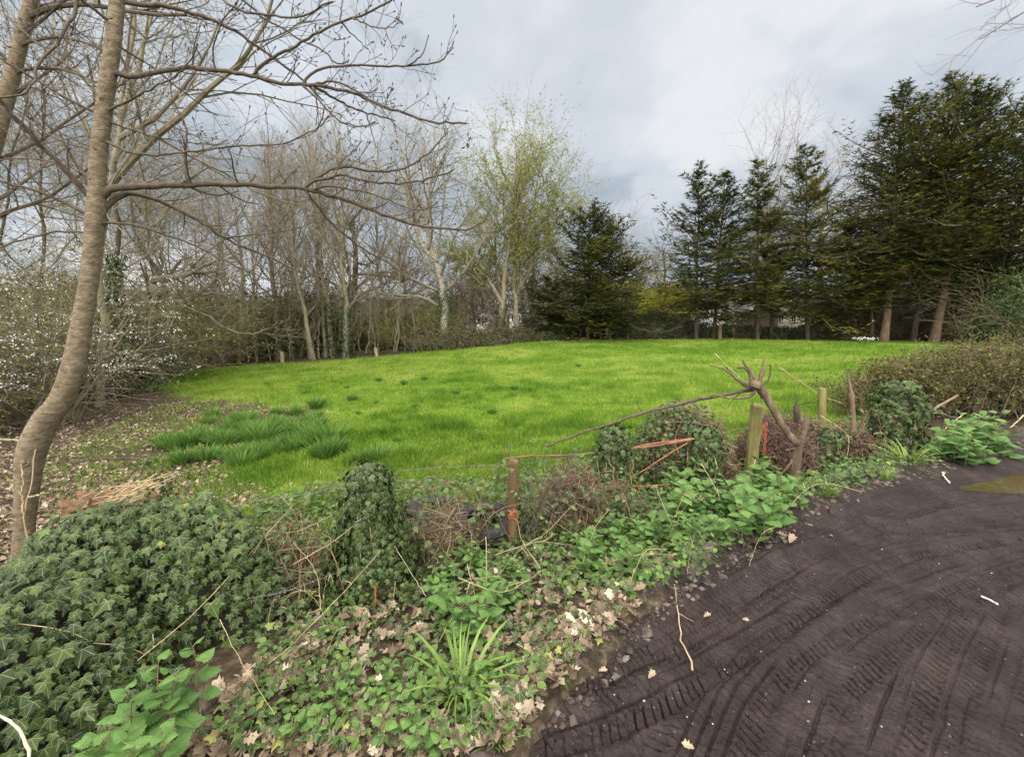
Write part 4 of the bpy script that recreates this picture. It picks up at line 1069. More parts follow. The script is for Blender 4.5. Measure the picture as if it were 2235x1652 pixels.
# white blossom shrubs at the left edge
for k, (X, d, Y, lab) in enumerate([(60, 10.5, 575, 'white flowering blackthorn with layered twigs nearest the left picture edge'), (95, 14.5, 580, 'white flowering blackthorn just right of the leaning trunk, behind the leafy ground'), (-60, 9.5, 640, 'white flowering blackthorn cut by the left picture edge')]):
    b = gpt(X, d); h = hgt(X, Y, d, b)
    shrub('blossom_shrub', lab, 'shrub', b, h, h*[.85, .45, .85][k], 260+k, LM['olive'], 5200, .055, 'twig_brown', 26, 'white blossoming shrubs', petals=[4200, 2200, 2000][k], lay=.09)
for k, (X, d, Y, lab) in enumerate([(20, 12.5, 700, 'dark evergreen shrub in the gloom under the blossom at the left edge'), (130, 14.5, 690, 'dark ivy choked shrub behind the kink of the leaning trunk'), (250, 17, 700, 'dark green shrub below the old leaning oak'), (-70, 12, 690, 'dark evergreen shrub at the frame edge'), (95, 17, 640, 'tall dark ivy thicket behind the blossom shrubs')]):
    b = gpt(X, d); h = hgt(X, Y, d, b)
    shrub('shrub', lab, 'shrub', b, h, h*1.5, 270+k, LM['dark'], 6500, .09, 'twig_brown', 20, 'dark evergreen shrubs at the left')

def mound(name, label, cat, blobs, leaf, n, size, seed, group=None, stems=60, twig='twig_brown', stemh=1.1):
    """blobs: (x, y, rx, ry, h) domes sitting on the ground"""
    rng = np.random.default_rng(seed)
    b0 = gz(blobs[0][0], blobs[0][1])
    t = thing(name, label, cat, b0, group)
    lf = MB(); st = MB(); per = n//len(blobs)
    for (x, y, rx, ry, h) in blobs:
        d = rdir(rng, per); d[:, 2] = np.abs(d[:, 2]); r = (.35+.65*rng.random(per)**.45)*(1+.28*(vnoise(d[:, 0]*4+x, d[:, 1]*4+d[:, 2]*3+y, seed)-.5)*2)
        q = np.stack([x+d[:, 0]*rx*r, y+d[:, 1]*ry*r, float(H(x, y))+d[:, 2]*h*r], 1)
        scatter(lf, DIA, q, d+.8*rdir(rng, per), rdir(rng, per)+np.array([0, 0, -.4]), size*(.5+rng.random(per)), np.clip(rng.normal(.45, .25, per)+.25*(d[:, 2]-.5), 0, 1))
        m = stems
        a = rng.random(m)*2*PI; rr = np.sqrt(rng.random(m))
        p0 = np.stack([x+np.cos(a)*rr*rx*.95, y+np.sin(a)*rr*ry*.95, np.zeros(m)], 1); p0[:, 2] = H(p0[:, 0], p0[:, 1])-.05
        P = np.empty((m, 6, 3)); P[:, 0] = p0; D = nrm(np.stack([rng.normal(0, .35, m), rng.normal(0, .35, m), np.ones(m)], 1)); L_ = h*stemh*(.5+.6*rng.random(m))
        for i in range(1, 6):
            D = nrm(D+rng.normal(0, .22, D.shape)-np.array([0, 0, .06*i])); P[:, i] = P[:, i-1]+D*(L_/5)[:, None]
        R = (.012+.008*rng.random((m, 1)))*np.linspace(1, .4, 6)[None]
        tube_batch(st, P, R, 3)
        p1, r1 = grow(rng, P, R, 5, .2, 1, 50, 15, .4, N=4, rr=.6, rmin=.006, wig=.2, trop=0)
        tube_batch(st, p1, r1, 3)
    part('stems', st, M_[twig], t)
    part('leaves', lf, leaf, t)
    return t
def dome(X, d, wpx, Yt, ry=1.2):
    b = gpt(X, d, 0); return (b[0], b[1], wpx*S/F*d/2, ry, hgt(X, Yt, d, b))
mound('bramble_thicket', 'brownish bramble thicket heaped around the foot of the leaning birch', 'bramble', [dome(985, 33, 130, 700), dome(1040, 34, 130, 712), dome(935, 33, 100, 715)], LM['bramble'], 11000, .13, 301, 'thickets along the far field edge', 70)
mound('bramble_thicket', 'dense bramble thicket below the tree in fresh leaf, brown at its foot', 'bramble', [dome(1110, 35, 130, 702), dome(1170, 36, 110, 712), dome(1075, 34, 90, 725)], LM['bramble'], 11000, .13, 302, 'thickets along the far field edge', 70)
mound('shrub', 'dark green bush left of the timber shed wall', 'shrub', [dome(1195, 36.3, 90, 712), dome(1225, 36.2, 60, 720)], LM['dark'], 5000, .14, 303, 'thickets along the far field edge', 30)
mound('hedge', 'dark hedge with bare brown bottoms between the lone conifer and the conifer row', 'hedge', [dome(1370, 37, 90, 690), dome(1420, 37, 90, 683), dome(1470, 37, 90, 686)], LM['dark'], 11000, .14, 304, 'thickets along the far field edge', 110, stemh=.9)
mound('hedge', 'dark hedge behind the first trunks of the conifer row', 'hedge', [dome(1530, 37.5, 90, 690), dome(1590, 37.5, 90, 698), dome(1640, 37.5, 80, 705)], LM['dark'], 9000, .14, 305, 'thickets along the far field edge', 90)
mound('hedge', 'dark low hedge in front of the cream house wall', 'hedge', [dome(1700, 37.2, 90, 710), dome(1760, 37, 90, 708), dome(1820, 36.5, 90, 700)], LM['dark'], 10000, .14, 306, 'thickets along the far field edge', 90)
mound('bramble_thicket', 'brown twiggy thicket in the shade between the golden green conifer and the stout trunk', 'bramble', [dome(1870, 36.5, 120, 660), dome(1840, 38, 140, 640)], LM['bramble'], 9000, .14, 307, 'thickets along the far field edge', 90)
mound('bramble_thicket', 'dark thicket behind the three tallest conifer trunks', 'bramble', [dome(1960, 37, 130, 650), dome(2040, 36.5, 130, 640), dome(2110, 36, 120, 650)], LM['bramble'], 12000, .14, 308, 'thickets along the far field edge', 110)
mound('shrub', 'dark glossy evergreen bush at the right edge beyond the hedge', 'shrub', [dome(2190, 27, 120, 600, 1.8), dome(2240, 26, 120, 560, 1.8), dome(2150, 28, 70, 690)], LM['laurel'], 11000, .14, 309, None, 40)
mound('shrub', 'dense olive brown shrub behind the right end of the conifer row', 'shrub', [dome(2120, 33, 110, 640), dome(2200, 34, 140, 610)], LM['olive'], 6000, .14, 310, None, 60)
# brown bramble litter fringe under the woodland edge
for k, (X, d, w, Y, lab) in enumerate([(400, 26.5, 110, 778, 'low brown bramble tangle at the field corner fence line'), (560, 30.5, 130, 770, 'low brown bramble tangle left of the ivy sleeved tree'), (690, 31.5, 120, 766, 'low brown bramble tangle among the leaning stems'), (800, 32, 120, 760, 'low brown bramble tangle around the pale leaning fence posts'), (895, 33, 110, 752, 'low brown bramble tangle left of the birch thicket')]):
    mound('bramble_thicket', lab, 'bramble', [dome(X, d+1.9, w, Y, 1.5), dome(X+w*.5, d+2.1, w*.8, Y+4, 1.4)], LM['bramble'], 2200, .1, 320+k, 'low brown tangles along the far fence', 90)
# yellow weeping willow behind the hedge
def willow():
    rng = np.random.default_rng(61); b = gpt(1445, 41)
    t = thing('willow_tree', 'bright yellow green weeping willow behind the dark hedge', 'tree', b)
    h = hgt(1445, 622, 41, b)
    P = np.linspace(b, b+np.array([0, 0, h*.75]), 7); R = np.linspace(.22, .1, 7)
    tb = MB(); tube_batch(tb, P[None], R[None], 7)
    p1, r1 = grow(rng, P[None], R[None], 22, .45, 1, 62, 12, .85, N=7, rr=.5, rmin=.02, wig=.1, trop=-.02)
    p2, r2 = grow(rng, p1, r1, 12, .3, 1, 50, 12, .5, N=7, rr=.5, rmin=.008, wig=.06, trop=-.35)
    cr = MB(); tube_batch(cr, p1, r1, 4); tube_batch(cr, p2, r2, 3)
    A = p2[:, 1:].reshape(-1, 3); n = 9000
    q = A[rng.integers(0, len(A), n)]+rng.normal(0, .06, (n, 3))
    lf = MB(); scatter(lf, DIA, q, rdir(rng, n), np.array([0, 0, -1])+.5*rdir(rng, n), .13+.14*rng.random(n), rng.random(n), .6)
    part('trunk', tb, M_['bark_pale'], t, True); part('crown', cr, M_['twig_olive'], t); part('leaves', lf, LM['willow'], t)
willow()
# far-off wood closing the horizon
def far_wood():
    rng = np.random.default_rng(62); n = 52000
    th_ = np.radians(rng.uniform(-72, 72, n)); r = rng.uniform(62, 95, n)
    x, y = r*np.sin(th_), r*np.cos(th_)
    hh = 4.2+2.6*vnoise(th_*14, r*0, 5)+1.8*vnoise(th_*45, r*.1, 6)-1.2*np.clip(np.degrees(th_)/40, 0, 1)
    z = H(x, y)+hh*rng.random(n)**.8
    mb = MB(); scatter(mb, DIA, np.stack([x, y, z], 1), rdir(rng, n)*np.array([1, 1, .5]), rdir(rng, n)+np.array([0, 0, .8]), .5+.5*rng.random(n), np.clip(rng.normal(.5, .25, n), 0, 1), .8)
    o = link('distant_wood', mb.mesh('distant_wood', leaf_mat('hazy_far_twigs', [(0, (.05, .045, .032)), (.6, (.11, .1, .075)), (1, (.18, .165, .12))], .9, .1, .05)))
    tag(o, 'hazy brown wood far beyond the field trees', None, None, 'stuff')
far_wood()

# ---------------------------------------------------------------- buildings
def box(mb, x0, x1, y0, y1, z0, z1, mat=0, val=.5):
    V = [(x, y, z) for x in (x0, x1) for y in (y0, y1) for z in (z0, z1)]
    mb.add(V, [[0, 1, 3, 2], [4, 6, 7, 5], [0, 4, 5, 1], [2, 3, 7, 6], [0, 2, 6, 4], [1, 5, 7, 3]], val, None, mat)
M_['boards'] = surf_mat('dark_weatherboard', [(.3, (.018, .015, .012)), (.7, (.05, .04, .032))], 8, 4, .8, .3)
M_['mossroof'] = surf_mat('mossy_pale_roof', [(.3, (.12, .12, .085)), (.7, (.3, .29, .23))], 3, 5, .9, .2)
M_['tile'] = surf_mat('weathered_pink_tile', [(.3, (.22, .15, .125)), (.7, (.4, .3, .26))], 5, 4, .85, .3)
M_['slate'] = surf_mat('dark_slate', [(.3, (.07, .065, .065)), (.7, (.13, .125, .125))], 5, 4, .8, .2)
M_['cream'] = surf_mat('cream_render', [(.3, (.5, .44, .32)), (.7, (.66, .6, .46))], 2, 4, .9, .1)
M_['white'] = surf_mat('white_paint', [(.3, (.66, .66, .64)), (.7, (.8, .8, .78))], 3, 3, .6, 0)
M_['brick'] = surf_mat('brown_brick', [(.3, (.13, .1, .07)), (.7, (.27, .21, .15))], 9, 3, .9, .2)
m, _t, _n, _l = newmat('dark_window_glass'); _o = _n.new('ShaderNodeOutputMaterial'); _b = _n.new('ShaderNodeBsdfPrincipled')
_b.inputs['Base Color'].default_value = (.02, .025, .03, 1); _b.inputs['Roughness'].default_value = .08; _l.new(_b.outputs[0], _o.inputs[0]); M_['glass'] = m

def window(parent, x0, x1, z0, z1, y, bars=1):
    f = MB(); w = .07
    box(f, x0, x1, y-.06, y+.02, z1-w, z1); box(f, x0, x1, y-.08, y+.02, z0, z0+w)
    box(f, x0, x0+w, y-.06, y+.02, z0+w, z1-w); box(f, x1-w, x1, y-.06, y+.02, z0+w, z1-w)
    for k in range(bars):
        xm = x0+(x1-x0)*(k+1)/(bars+1); box(f, xm-.03, xm+.03, y-.055, y+.02, z0+w, z1-w)
    fo = part('window', f, M_['white'], parent)
    g = MB(); box(g, x0+w*.6, x1-w*.6, y-.025, y+.01, z0+w*.6, z1-w*.6)
    go = link('pane', g.mesh('pane', M_['glass'], parent.location), fo)
    return fo
def gable(parent_mats, mbw, mbr, x0, x1, y0, y1, z0, ze, zr, axis='x', ov=.3, th=.14):
    """walls into mbw, roof slabs into mbr; ridge along x or y"""
    box(mbw, x0, x1, y0, y1, z0, ze)
    if axis == 'x':
        ym = (y0+y1)/2
        mbw.add([(x0, y0, ze), (x0, y1, ze), (x0, ym, zr-.03), (x1, y0, ze), (x1, y1, ze), (x1, ym, zr-.03)], [[0, 1, 2], [3, 5, 4]])
        for s, ya in ((0, y0-ov), (1, y1+ov)):
            za = ze-(zr-ze)*ov/(ym-y0)
            V = [(x0-ov, ya, za), (x1+ov, ya, za), (x1+ov, ym, zr), (x0-ov, ym, zr)]
            V += [(a, b, c+th) for a, b, c in V]
            mbr.add(V, [[0, 1, 2, 3], [4, 7, 6, 5], [0, 4, 5, 1], [1, 5, 6, 2], [2, 6, 7, 3], [3, 7, 4, 0]])
    else:
        xm = (x0+x1)/2
        mbw.add([(x0, y0, ze), (x1, y0, ze), (xm, y0, zr-.03), (x0, y1, ze), (x1, y1, ze), (xm, y1, zr-.03)], [[0, 1, 2], [3, 5, 4]])
        for xa in (x0-ov, x1+ov):
            za = ze-(zr-ze)*ov/(xm-x0)
            V = [(xa, y0-ov, za), (xa, y1+ov, za), (xm, y1+ov, zr), (xm, y0-ov, zr)]
            V += [(a, b, c+th) for a, b, c in V]
            mbr.add(V, [[0, 1, 2, 3], [4, 7, 6, 5], [0, 4, 5, 1], [1, 5, 6, 2], [2, 6, 7, 3], [3, 7, 4, 0]])
def shed():
    d = 39.; a, b = at(1200, 700, d), at(1322, 700, d); z0 = float(H(a[0], d))-.2; ze = at(1260, 684, d)[2]; zr = at(1260, 664, d+1.6)[2]
    t = thing('timber_shed', 'dark boarded timber shed with white framed windows behind the lone conifer', 'shed', (a[0], d, z0))
    w = MB(); r = MB(); gable(None, w, r, a[0], b[0], d, d+3.2, z0, ze, zr, 'x', .35)
    # overlapping boards on the front
    nb = int((ze-z0)/.17)
    for k in range(nb): 
        zz = z0+k*.17; w.add([(a[0]-.02, d-.035, zz), (b[0]+.02, d-.035, zz), (b[0]+.02, d-.006, zz+.165), (a[0]-.02, d-.006, zz+.165)], [[0, 1, 2, 3]])
    part('wall', w, M_['boards'], t); part('roof', r, M_['mossroof'], t)
    for (X0, X1, Y0, Y1) in ((1236, 1247, 693, 712), (1288, 1301, 690, 711)):
        window(t, at(X0, 700, d)[0], at(X1, 700, d)[0], at(X0, Y1, d)[2], at(X0, Y0, d)[2], d-.03)
shed()
def tiled_house():
    d = 47.; x = lambda X: at(X, 680, d)[0]; zz = lambda Y, dd=d: at(1650, Y, dd)[2]
    z0 = float(H(x(1650), d))-.3
    t = thing('house', 'cream walled house with a pink tile roof and small front gable, behind the conifers', 'house', (x(1650), d, z0))
    w = MB(); r = MB(); gable(None, w, r, x(1600), x(1722), d, d+7, z0, zz(658), zz(622, d+3.5), 'x', .35)
    for k in range(16):   # tile courses
        f0 = k/16; ya = d-.35+(3.85)*f0; za = zz(658)-(zz(622, d+3.5)-zz(658))*.1+(zz(622, d+3.5)-zz(658))*1.1*f0
        box(r, x(1600)-.35, x(1722)+.35, ya, ya+.1, za+.12, za+.19)
    part('wall', w, M_['cream'], t); part('roof', r, M_['tile'], t)
    g = MB(); gr_ = MB(); gable(None, g, gr_, x(1608), x(1668), d-2.6, d-.05, z0, zz(676, d-2.6), zz(651, d-2.6), 'y', .3)
    po = part('porch', g, M_['brick'], t); rr = link('roof', gr_.mesh('roof', M_['slate'], t.location), po)
    bb = MB()
    xm = (x(1608)+x(1668))/2
    for xa in (x(1608)-.35, x(1668)+.35):
        za = zz(676, d-2.6)-.25; zr = zz(651, d-2.6)+.05
        V = [(xa, d-2.95, za), (xa, d-2.95, za+.3), (xm, d-2.95, zr+.28), (xm, d-2.95, zr)]; V += [(p, q-.06, s) for p, q, s in V]
        bb.add(V, [[0, 1, 2, 3], [4, 7, 6, 5], [0, 4, 5, 1], [1, 5, 6, 2], [2, 6, 7, 3], [3, 7, 4, 0]])
    link('bargeboard', bb.mesh('bargeboard', M_['white'], t.location), po)
    window(t, x(1700), x(1712), zz(701), zz(686), d-.03)
    a = MB(); box(a, x(1722)+.02, x(1785), d+1, d+6, z0, zz(684)); part('side_wall', a, M_['cream'], t)
    b = MB(); gable(None, b, MB(), x(1560), x(1598), d+1.5, d+6, z0, zz(668), zz(655), 'x'); part('white_wall', b, M_['white'], t)
    rf = MB(); gable(None, MB(), rf, x(1558), x(1598), d+1.5, d+6, z0, zz(664), zz(645), 'x'); part('low_roof', rf, M_['slate'], t)
    c = MB(); box(c, x(1680), x(1680)+.9, d+3., d+3.9, zz(640, d+3), zz(610, d+3)); part('chimney', c, M_['brick'], t)
    window(t, x(1740), x(1752), zz(703), zz(690), d+.97)
tiled_house()
def far_house(label, X0, X1, Yr, Ye, d, mats):
    x0, x1 = at(X0, 680, d)[0], at(X1, 680, d)[0]; z0 = float(H(x0, d))-.3; ze = at(X0, Ye, d)[2]; zr = at(X0, Yr, d+3)[2]
    t = thing('house', label, 'house', (x0, d, z0)); w = MB(); r = MB()
    gable(None, w, r, x0, x1, d, d+6, z0, ze, zr, 'x', .3); part('wall', w, M_[mats[0]], t); part('roof', r, M_[mats[1]], t)
    window(t, x0+(x1-x0)*.3, x0+(x1-x0)*.3+1.1, z0+1.4, z0+2.5, d-.03); window(t, x0+(x1-x0)*.65, x0+(x1-x0)*.65+1.1, z0+1.4, z0+2.5, d-.03)
far_house('white walled bungalow with a dark roof far off, left of the tree in fresh leaf', 1032, 1060, 684, 693, 66, ('white', 'slate'))
far_house('small white house far off between the two trunks of the tree in fresh leaf', 1112, 1124, 680, 686, 60, ('white', 'slate'))

# ---------------------------------------------------------------- far fence posts
M_['wood'] = surf_mat('weathered_post_wood', [(.25, (.12, .085, .045)), (.5, (.22, .165, .09)), (.8, (.33, .26, .15))], 7, 7, .9, .5, 30, (1, 1, .18))
M_['wood_green'] = surf_mat('algae_green_post_wood', [(.25, (.1, .085, .035)), (.5, (.19, .17, .06)), (.8, (.28, .26, .1))], 7, 7, .9, .5, 30, (1, 1, .2))
M_['wood_pale'] = surf_mat('pale_post_wood', [(.3, (.25, .19, .1)), (.7, (.45, .36, .22))], 6, 5, .9, .3, 25, (1, 1, .2))
def post_mesh(base, top, r, seed, square=False, n=9, taper=.92):
    rng = np.random.default_rng(seed); b, t_ = np.array(base, float), np.array(top, float)
    mb = MB(); sides = 12
    a = np.arange(sides)*2*PI/sides
    rad = np.full(sides, 1.) if not square else np.minimum(1/np.maximum(np.abs(np.cos(a)), np.abs(np.sin(a))), 1.25)
    K = n; V = []
    for i in range(K):
        f = i/(K-1); c = b+(t_-b)*f
        rr = r*(1-(1-taper)*f)*rad*(1+.06*rng.standard_normal(sides))
        V.append(np.stack([c[0]+rr*np.cos(a), c[1]+rr*np.sin(a), c[2]+0*a+(.006*rng.standard_normal(sides) if i == K-1 else 0)], 1))
    V.append(np.stack([t_[0]+.8*r*rad*np.cos(a), t_[1]+.8*r*rad*np.sin(a), t_[2]+.012+.008*rng.standard_normal(sides)], 1)); K += 1
    V.append((t_+np.array([0, 0, .014]))[None])
    k = np.arange(sides); k2 = (k+1) % sides; i = np.arange(K-1)[:, None]
    V = np.vstack(V); mb.add(V, np.stack([i*sides+k, i*sides+k2, (i+1)*sides+k2, (i+1)*sides+k], -1).reshape(-1, 4))
    mb.add(V[-sides-1:], np.stack([k, k2, np.full(sides, sides)], 1))
    return mb
FP = 'short posts of the far field fence'
for k, (X, Yb, Yt, d, dx, w, mt, lab) in enumerate([
    (352, 812, 778, 24, -9, 5, 'wood', 'grey leaning fence post at the field corner, right one of a leaning pair'), (345, 806, 780, 24.4, -6, 4, 'wood', 'grey leaning fence post at the field corner, left one of a leaning pair'),
    (434, 802, 779, 25.5, -1, 6, 'wood_green', 'mossy green upright fence post right of the leaning pair'), (521, 798, 777, 28, -1, 6, 'wood_green', 'mossy green fence post in front of the forked grey oak'),
    (617, 792, 771, 29.5, -2, 6, 'wood_pale', 'yellowish fence post right beside the ivy sleeved trunk'), (760, 786, 768, 31, -3, 5, 'wood_pale', 'pale leaning fence post in front of the ivy bulged tree'),
    (823, 781, 764, 31.5, -3, 5, 'wood_pale', 'pale tilted fence post at the edge of the grass, right of the ivy bulged tree'), (904, 768, 756, 33, 0, 4, 'wood_pale', 'stubby pale fence post in the brown bramble tangle'),
    (1005, 762, 742, 33.3, -1, 5, 'wood', 'slim grey fence post in front of the birch bramble thicket'), (1571, 739, 711, 35, 0, 6, 'wood', 'grey fence post between two conifer trunks of the right row'), (1600, 738, 716, 36.5, 0, 4, 'wood', 'thin grey fence stake in the hedge right of the conifer pair')]):
    b = at(X, Yb, d); b[2] = float(H(b[0], b[1])); tp = at(X+dx, Yt, d); h = (at(X, Yt, d)[2]-at(X, Yb, d)[2])*1.1
    solo('fence_post', post_mesh(b-np.array([0, 0, .15]), np.array([tp[0], d, b[2]+h]), pxr(w*1.3, d), 400+k, True), M_[mt], lab, 'post', b, FP)
# ---------------------------------------------------------------- grass, litter
LM['grass'] = leaf_mat('field_grass_blade', [(0, (.055, .125, .015)), (.45, (.132, .24, .026)), (.8, (.222, .34, .04)), (1, (.42, .43, .12))], .55, .3, .2)
LM['tussock'] = leaf_mat('dark_tussock_blade', [(0, (.065, .14, .03)), (.6, (.115, .22, .045)), (1, (.24, .34, .06))], .6, .3, .08)
LM['dead'] = leaf_mat('dead_leaf_tan', [(0, (.085, .06, .04)), (.4, (.23, .17, .115)), (.8, (.42, .335, .24)), (1, (.6, .51, .4))], .75, .15, .2, (.2, .13, .08), .018, angs=(0, 45))
LM['nettle'] = leaf_mat('nettle_leaf_green', [(0, (.05, .115, .03)), (.5, (.095, .19, .045)), (1, (.17, .28, .07))], .55, .25, .3, (.06, .13, .035), .014, angs=(0, 38, 52))
LM['herb'] = leaf_mat('small_herb_green', [(0, (.05, .1, .025)), (1, (.15, .24, .05))], .55, .25, .3)
LM['sword'] = leaf_mat('sword_leaf_green', [(0, (.1, .18, .03)), (1, (.24, .34, .06))], .45, .25, .4)

def field_grass():
    rng = np.random.default_rng(71); n = 760000
    th_ = np.radians(rng.uniform(-63, 64, n)); r = 3.2*(40/3.2)**rng.random(n)
    r = np.where(rng.random(n) < .45, 3.2+rng.random(n)**1.2*36, r)
    x, y = r*np.sin(th_), r*np.cos(th_)
    g = grass_mask(x, y); l = litter_mask(x, y)
    thin = .25+.75*sstep(.3, .55, vnoise(x*1.1, y*1.1, 17))
    keep = rng.random(n) < g*(1-.8*l)*np.where(l > .05, thin, 1)
    keep &= edge_sd(x, y) < -1.0
    x, y, r = x[keep], y[keep], r[keep]; n = len(x)
    z = H(x, y)
    patch = vnoise(x*.45, y*.45, 18)*.5+vnoise(x*1.7, y*1.7, 19)*.3+vnoise(x*5, y*5, 22)*.2
    near = np.exp(-((r-4.6)/1.6)**2)
    clump = sstep(.5, .72, vnoise(x*1.9+3, y*1.9, 25)*.6+vnoise(x*4.5, y*4.5, 35)*.4)
    hgt_ = (.035+.07*patch*rng.random(n)+.13*clump*rng.random(n)+.04*rng.random(n))*(1+.6*near)*(1+.012*r)
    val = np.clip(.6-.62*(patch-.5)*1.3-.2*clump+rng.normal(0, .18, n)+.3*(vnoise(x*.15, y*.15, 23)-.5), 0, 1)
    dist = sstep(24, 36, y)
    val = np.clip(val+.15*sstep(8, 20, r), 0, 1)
    wid = .0045+.00085*r
    tip = np.stack([rng.normal(0, .45, n), rng.normal(0, .45, n), np.ones(n)], 1)
    nor = rdir(rng, n); nor[:, 1] -= .6; nor[:, 2] *= .3
    mb = MB(); nearm = r < 9
    p = np.stack([x, y, z-.008], 1)
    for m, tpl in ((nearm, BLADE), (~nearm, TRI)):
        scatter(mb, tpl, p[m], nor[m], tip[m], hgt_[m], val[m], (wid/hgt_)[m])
    o = link('grass', mb.mesh('grass', LM['grass'])); tag(o, 'short bright green meadow grass', None, None, 'stuff')
field_grass()

def dead_scatter(name, label, pts, size, seed, lift=.012, tpl=OAK, mat_=None):
    rng = np.random.default_rng(seed); n = len(pts)
    z = H(pts[:, 0], pts[:, 1])+lift*(.3+1.4*rng.random(n))
    nor = np.array([0, 0, 1.])+.65*rdir(rng, n)
    mb = MB(); scatter(mb, tpl, np.column_stack([pts, z]), nor, rdir(rng, n), size(rng, n), np.clip(rng.normal(.5, .27, n), 0, 1), .75+.5*rng.random(n), curl=rng.uniform(-.5, 2.2, n))
    o = link(name, mb.mesh(name, mat_ or LM['dead'], lc=True)); tag(o, label, None, None, 'stuff'); return o
def field_litter():
    rng = np.random.default_rng(72); n = 160000
    th_ = np.radians(rng.uniform(-66, -5, n)); r = 2.8*(17/2.8)**rng.random(n)
    x, y = r*np.sin(th_), r*np.cos(th_); l = litter_mask(x, y)
    l = np.maximum(l, .05*sstep(9, 5, r)*(edge_sd(x, y) < -1.6))
    k = rng.random(n) < l*(.25+.75*sstep(.3, .6, vnoise(x*1.4, y*1.4, 24)))*.5
    x, y = x[k], y[k]
    dead_scatter('leaf_litter', 'carpet of dry dead leaves under the leaning tree and woodland edge', np.column_stack([x, y]), lambda g, m: .035+.045*g.random(m), 73)
field_litter()

# dark grass tussocks, one object each
def tussock_mesh(seed, nb=170, h=.3, w=.16, leaf='tussock', bw=.006, droop=.5):
    rng = np.random.default_rng(seed); a = rng.random(nb)*2*PI; rad = np.sqrt(rng.random(nb))*w
    p0 = np.stack([np.cos(a)*rad*.6, np.sin(a)*rad*.6, -.02+0*a], 1)
    D = nrm(np.stack([np.cos(a)*rad/w*.55+rng.normal(0, .15, nb), np.sin(a)*rad/w*.55+rng.normal(0, .15, nb), np.ones(nb)], 1))
    L_ = h*(.55+.6*rng.random(nb)); K = 5; P = np.empty((nb, K, 3)); P[:, 0] = p0
    for i in range(1, K):
        D = nrm(D+np.stack([np.cos(a)*.12*droop*i, np.sin(a)*.12*droop*i, -.1*droop*i+0*a], 1)); P[:, i] = P[:, i-1]+D*(L_/(K-1))[:, None]
    side = nrm(np.cross(D, np.array([.1, .05, 1.])+.5*rdir(rng, nb)))
    wd = bw*(.7+.6*rng.random(nb))[:, None]*np.array([.8, 1, .9, .6, .05])[None]
    V = np.stack([P-side[:, None]*wd[..., None], P+side[:, None]*wd[..., None]], 2).reshape(-1, 3)
    i = np.arange(K-1); f = np.stack([2*i, 2*i+1, 2*i+3, 2*i+2], 1)
    mb = MB(); mb.add(V, (f[None]+(np.arange(nb)*2*K)[:, None, None]).reshape(-1, 4), np.repeat(np.clip(rng.normal(.45, .22, nb), 0, 1), 2*K))
    return mb.mesh('grass_tussock', LM[leaf])
TM_ = [tussock_mesh(500+k, 240, .34+.05*k, .14+.03*k, droop=.3) for k in range(4)]
tus = [(350, 985), (372, 978), (395, 978), (440, 968), (462, 975), (480, 922), (505, 935), (530, 930), (556, 938), (575, 950), (600, 945), (618, 930), (632, 905), (655, 945), (680, 955), (700, 885), (560, 998), (600, 990), (632, 985), (670, 968), (510, 1008), (650, 935), (694, 938), (720, 965), (455, 1005), (540, 965), (585, 972), (700, 1000), (740, 985),
       (820, 955), (870, 962), (790, 905), (885, 838), (830, 832), (760, 845), (840, 880), (930, 830), (1000, 860), (905, 890), (980, 838), (1120, 850), (1260, 800), (1060, 905), (660, 860), (600, 840)]
_t0 = tus[:29]; tus = _t0+[(X+RNG.normal(0, 34), Y+RNG.normal(0, 15)) for X, Y in _t0]+[(X+RNG.normal(0, 40), Y+RNG.normal(0, 18)) for X, Y in _t0[4:]]+tus[29:]; NT_ = 29+29+25
for k, (X, Y) in enumerate(tus):
    p = gr(X, Y); p[:2] += RNG.normal(0, .12, 2); o = link('grass_tussock', TM_[k % 4], None, p); s = (.45+.6*RNG.random())*(1.05 if k < 29 else .8 if k < NT_ else .55)
    o.scale = (s*1.15, s*1.15, s); o.rotation_euler = (0, 0, RNG.random()*6.28)
    tag(o, 'dark green grass tussock among dead leaves at the litter edge' if k < NT_ else 'small darker grass tuft standing out in the open meadow', 'grass tuft', 'dark tussocks by the leaf litter' if k < NT_ else 'dark tufts in the meadow')

# ---------------------------------------------------------------- ivy bank at the lower left
BR = [at(515, 1125, 2.42), at(485, 1100, 2.45), at(440, 1085, 2.42), at(320, 1105, 2.34), at(200, 1140, 2.22), at(90, 1230, 1.98), at(0, 1335, 1.68), np.array([-2.2, 1.25, .5]), np.array([-2.7, .7, .45])]
BRX = np.array(BR)
def bank_h(x, y):
    d, sd, s = path_dist(x, y, [b[:2] for b in BR])
    side = sd                      # negative: towards the track
    Lc = np.concatenate([[0], np.cumsum(np.hypot(*np.diff(BRX[:, :2], axis=0).T))])
    top = np.interp(s, Lc, BRX[:, 2])
    e = .004; ddx = path_dist(x+e, y, [b[:2] for b in BR])[0]-d; ddy = path_dist(x, y+e, [b[:2] for b in BR])[0]-d
    w = .66+.27*np.clip((-.5*ddx+.86*ddy)/e, -1, 1)
    w = (.42+(w-.42)*np.clip(s/.5, 0, 1))*np.clip(.62+s/.75, 0, 1)
    f = np.clip(1-(d/w)**1.7, 0, 1)
    g = H(x, y)
    return (top-g)*f*(1+.22*(vnoise(x*3.2, y*3.2, 26)-.5)+.1*(vnoise(x*8, y*8, 27)-.5)), f
_q = np.array([-1.2]), np.array([1.6])
BANK_FLIP = path_dist(_q[0], _q[1], [b[:2] for b in BR])[1][0] > 0
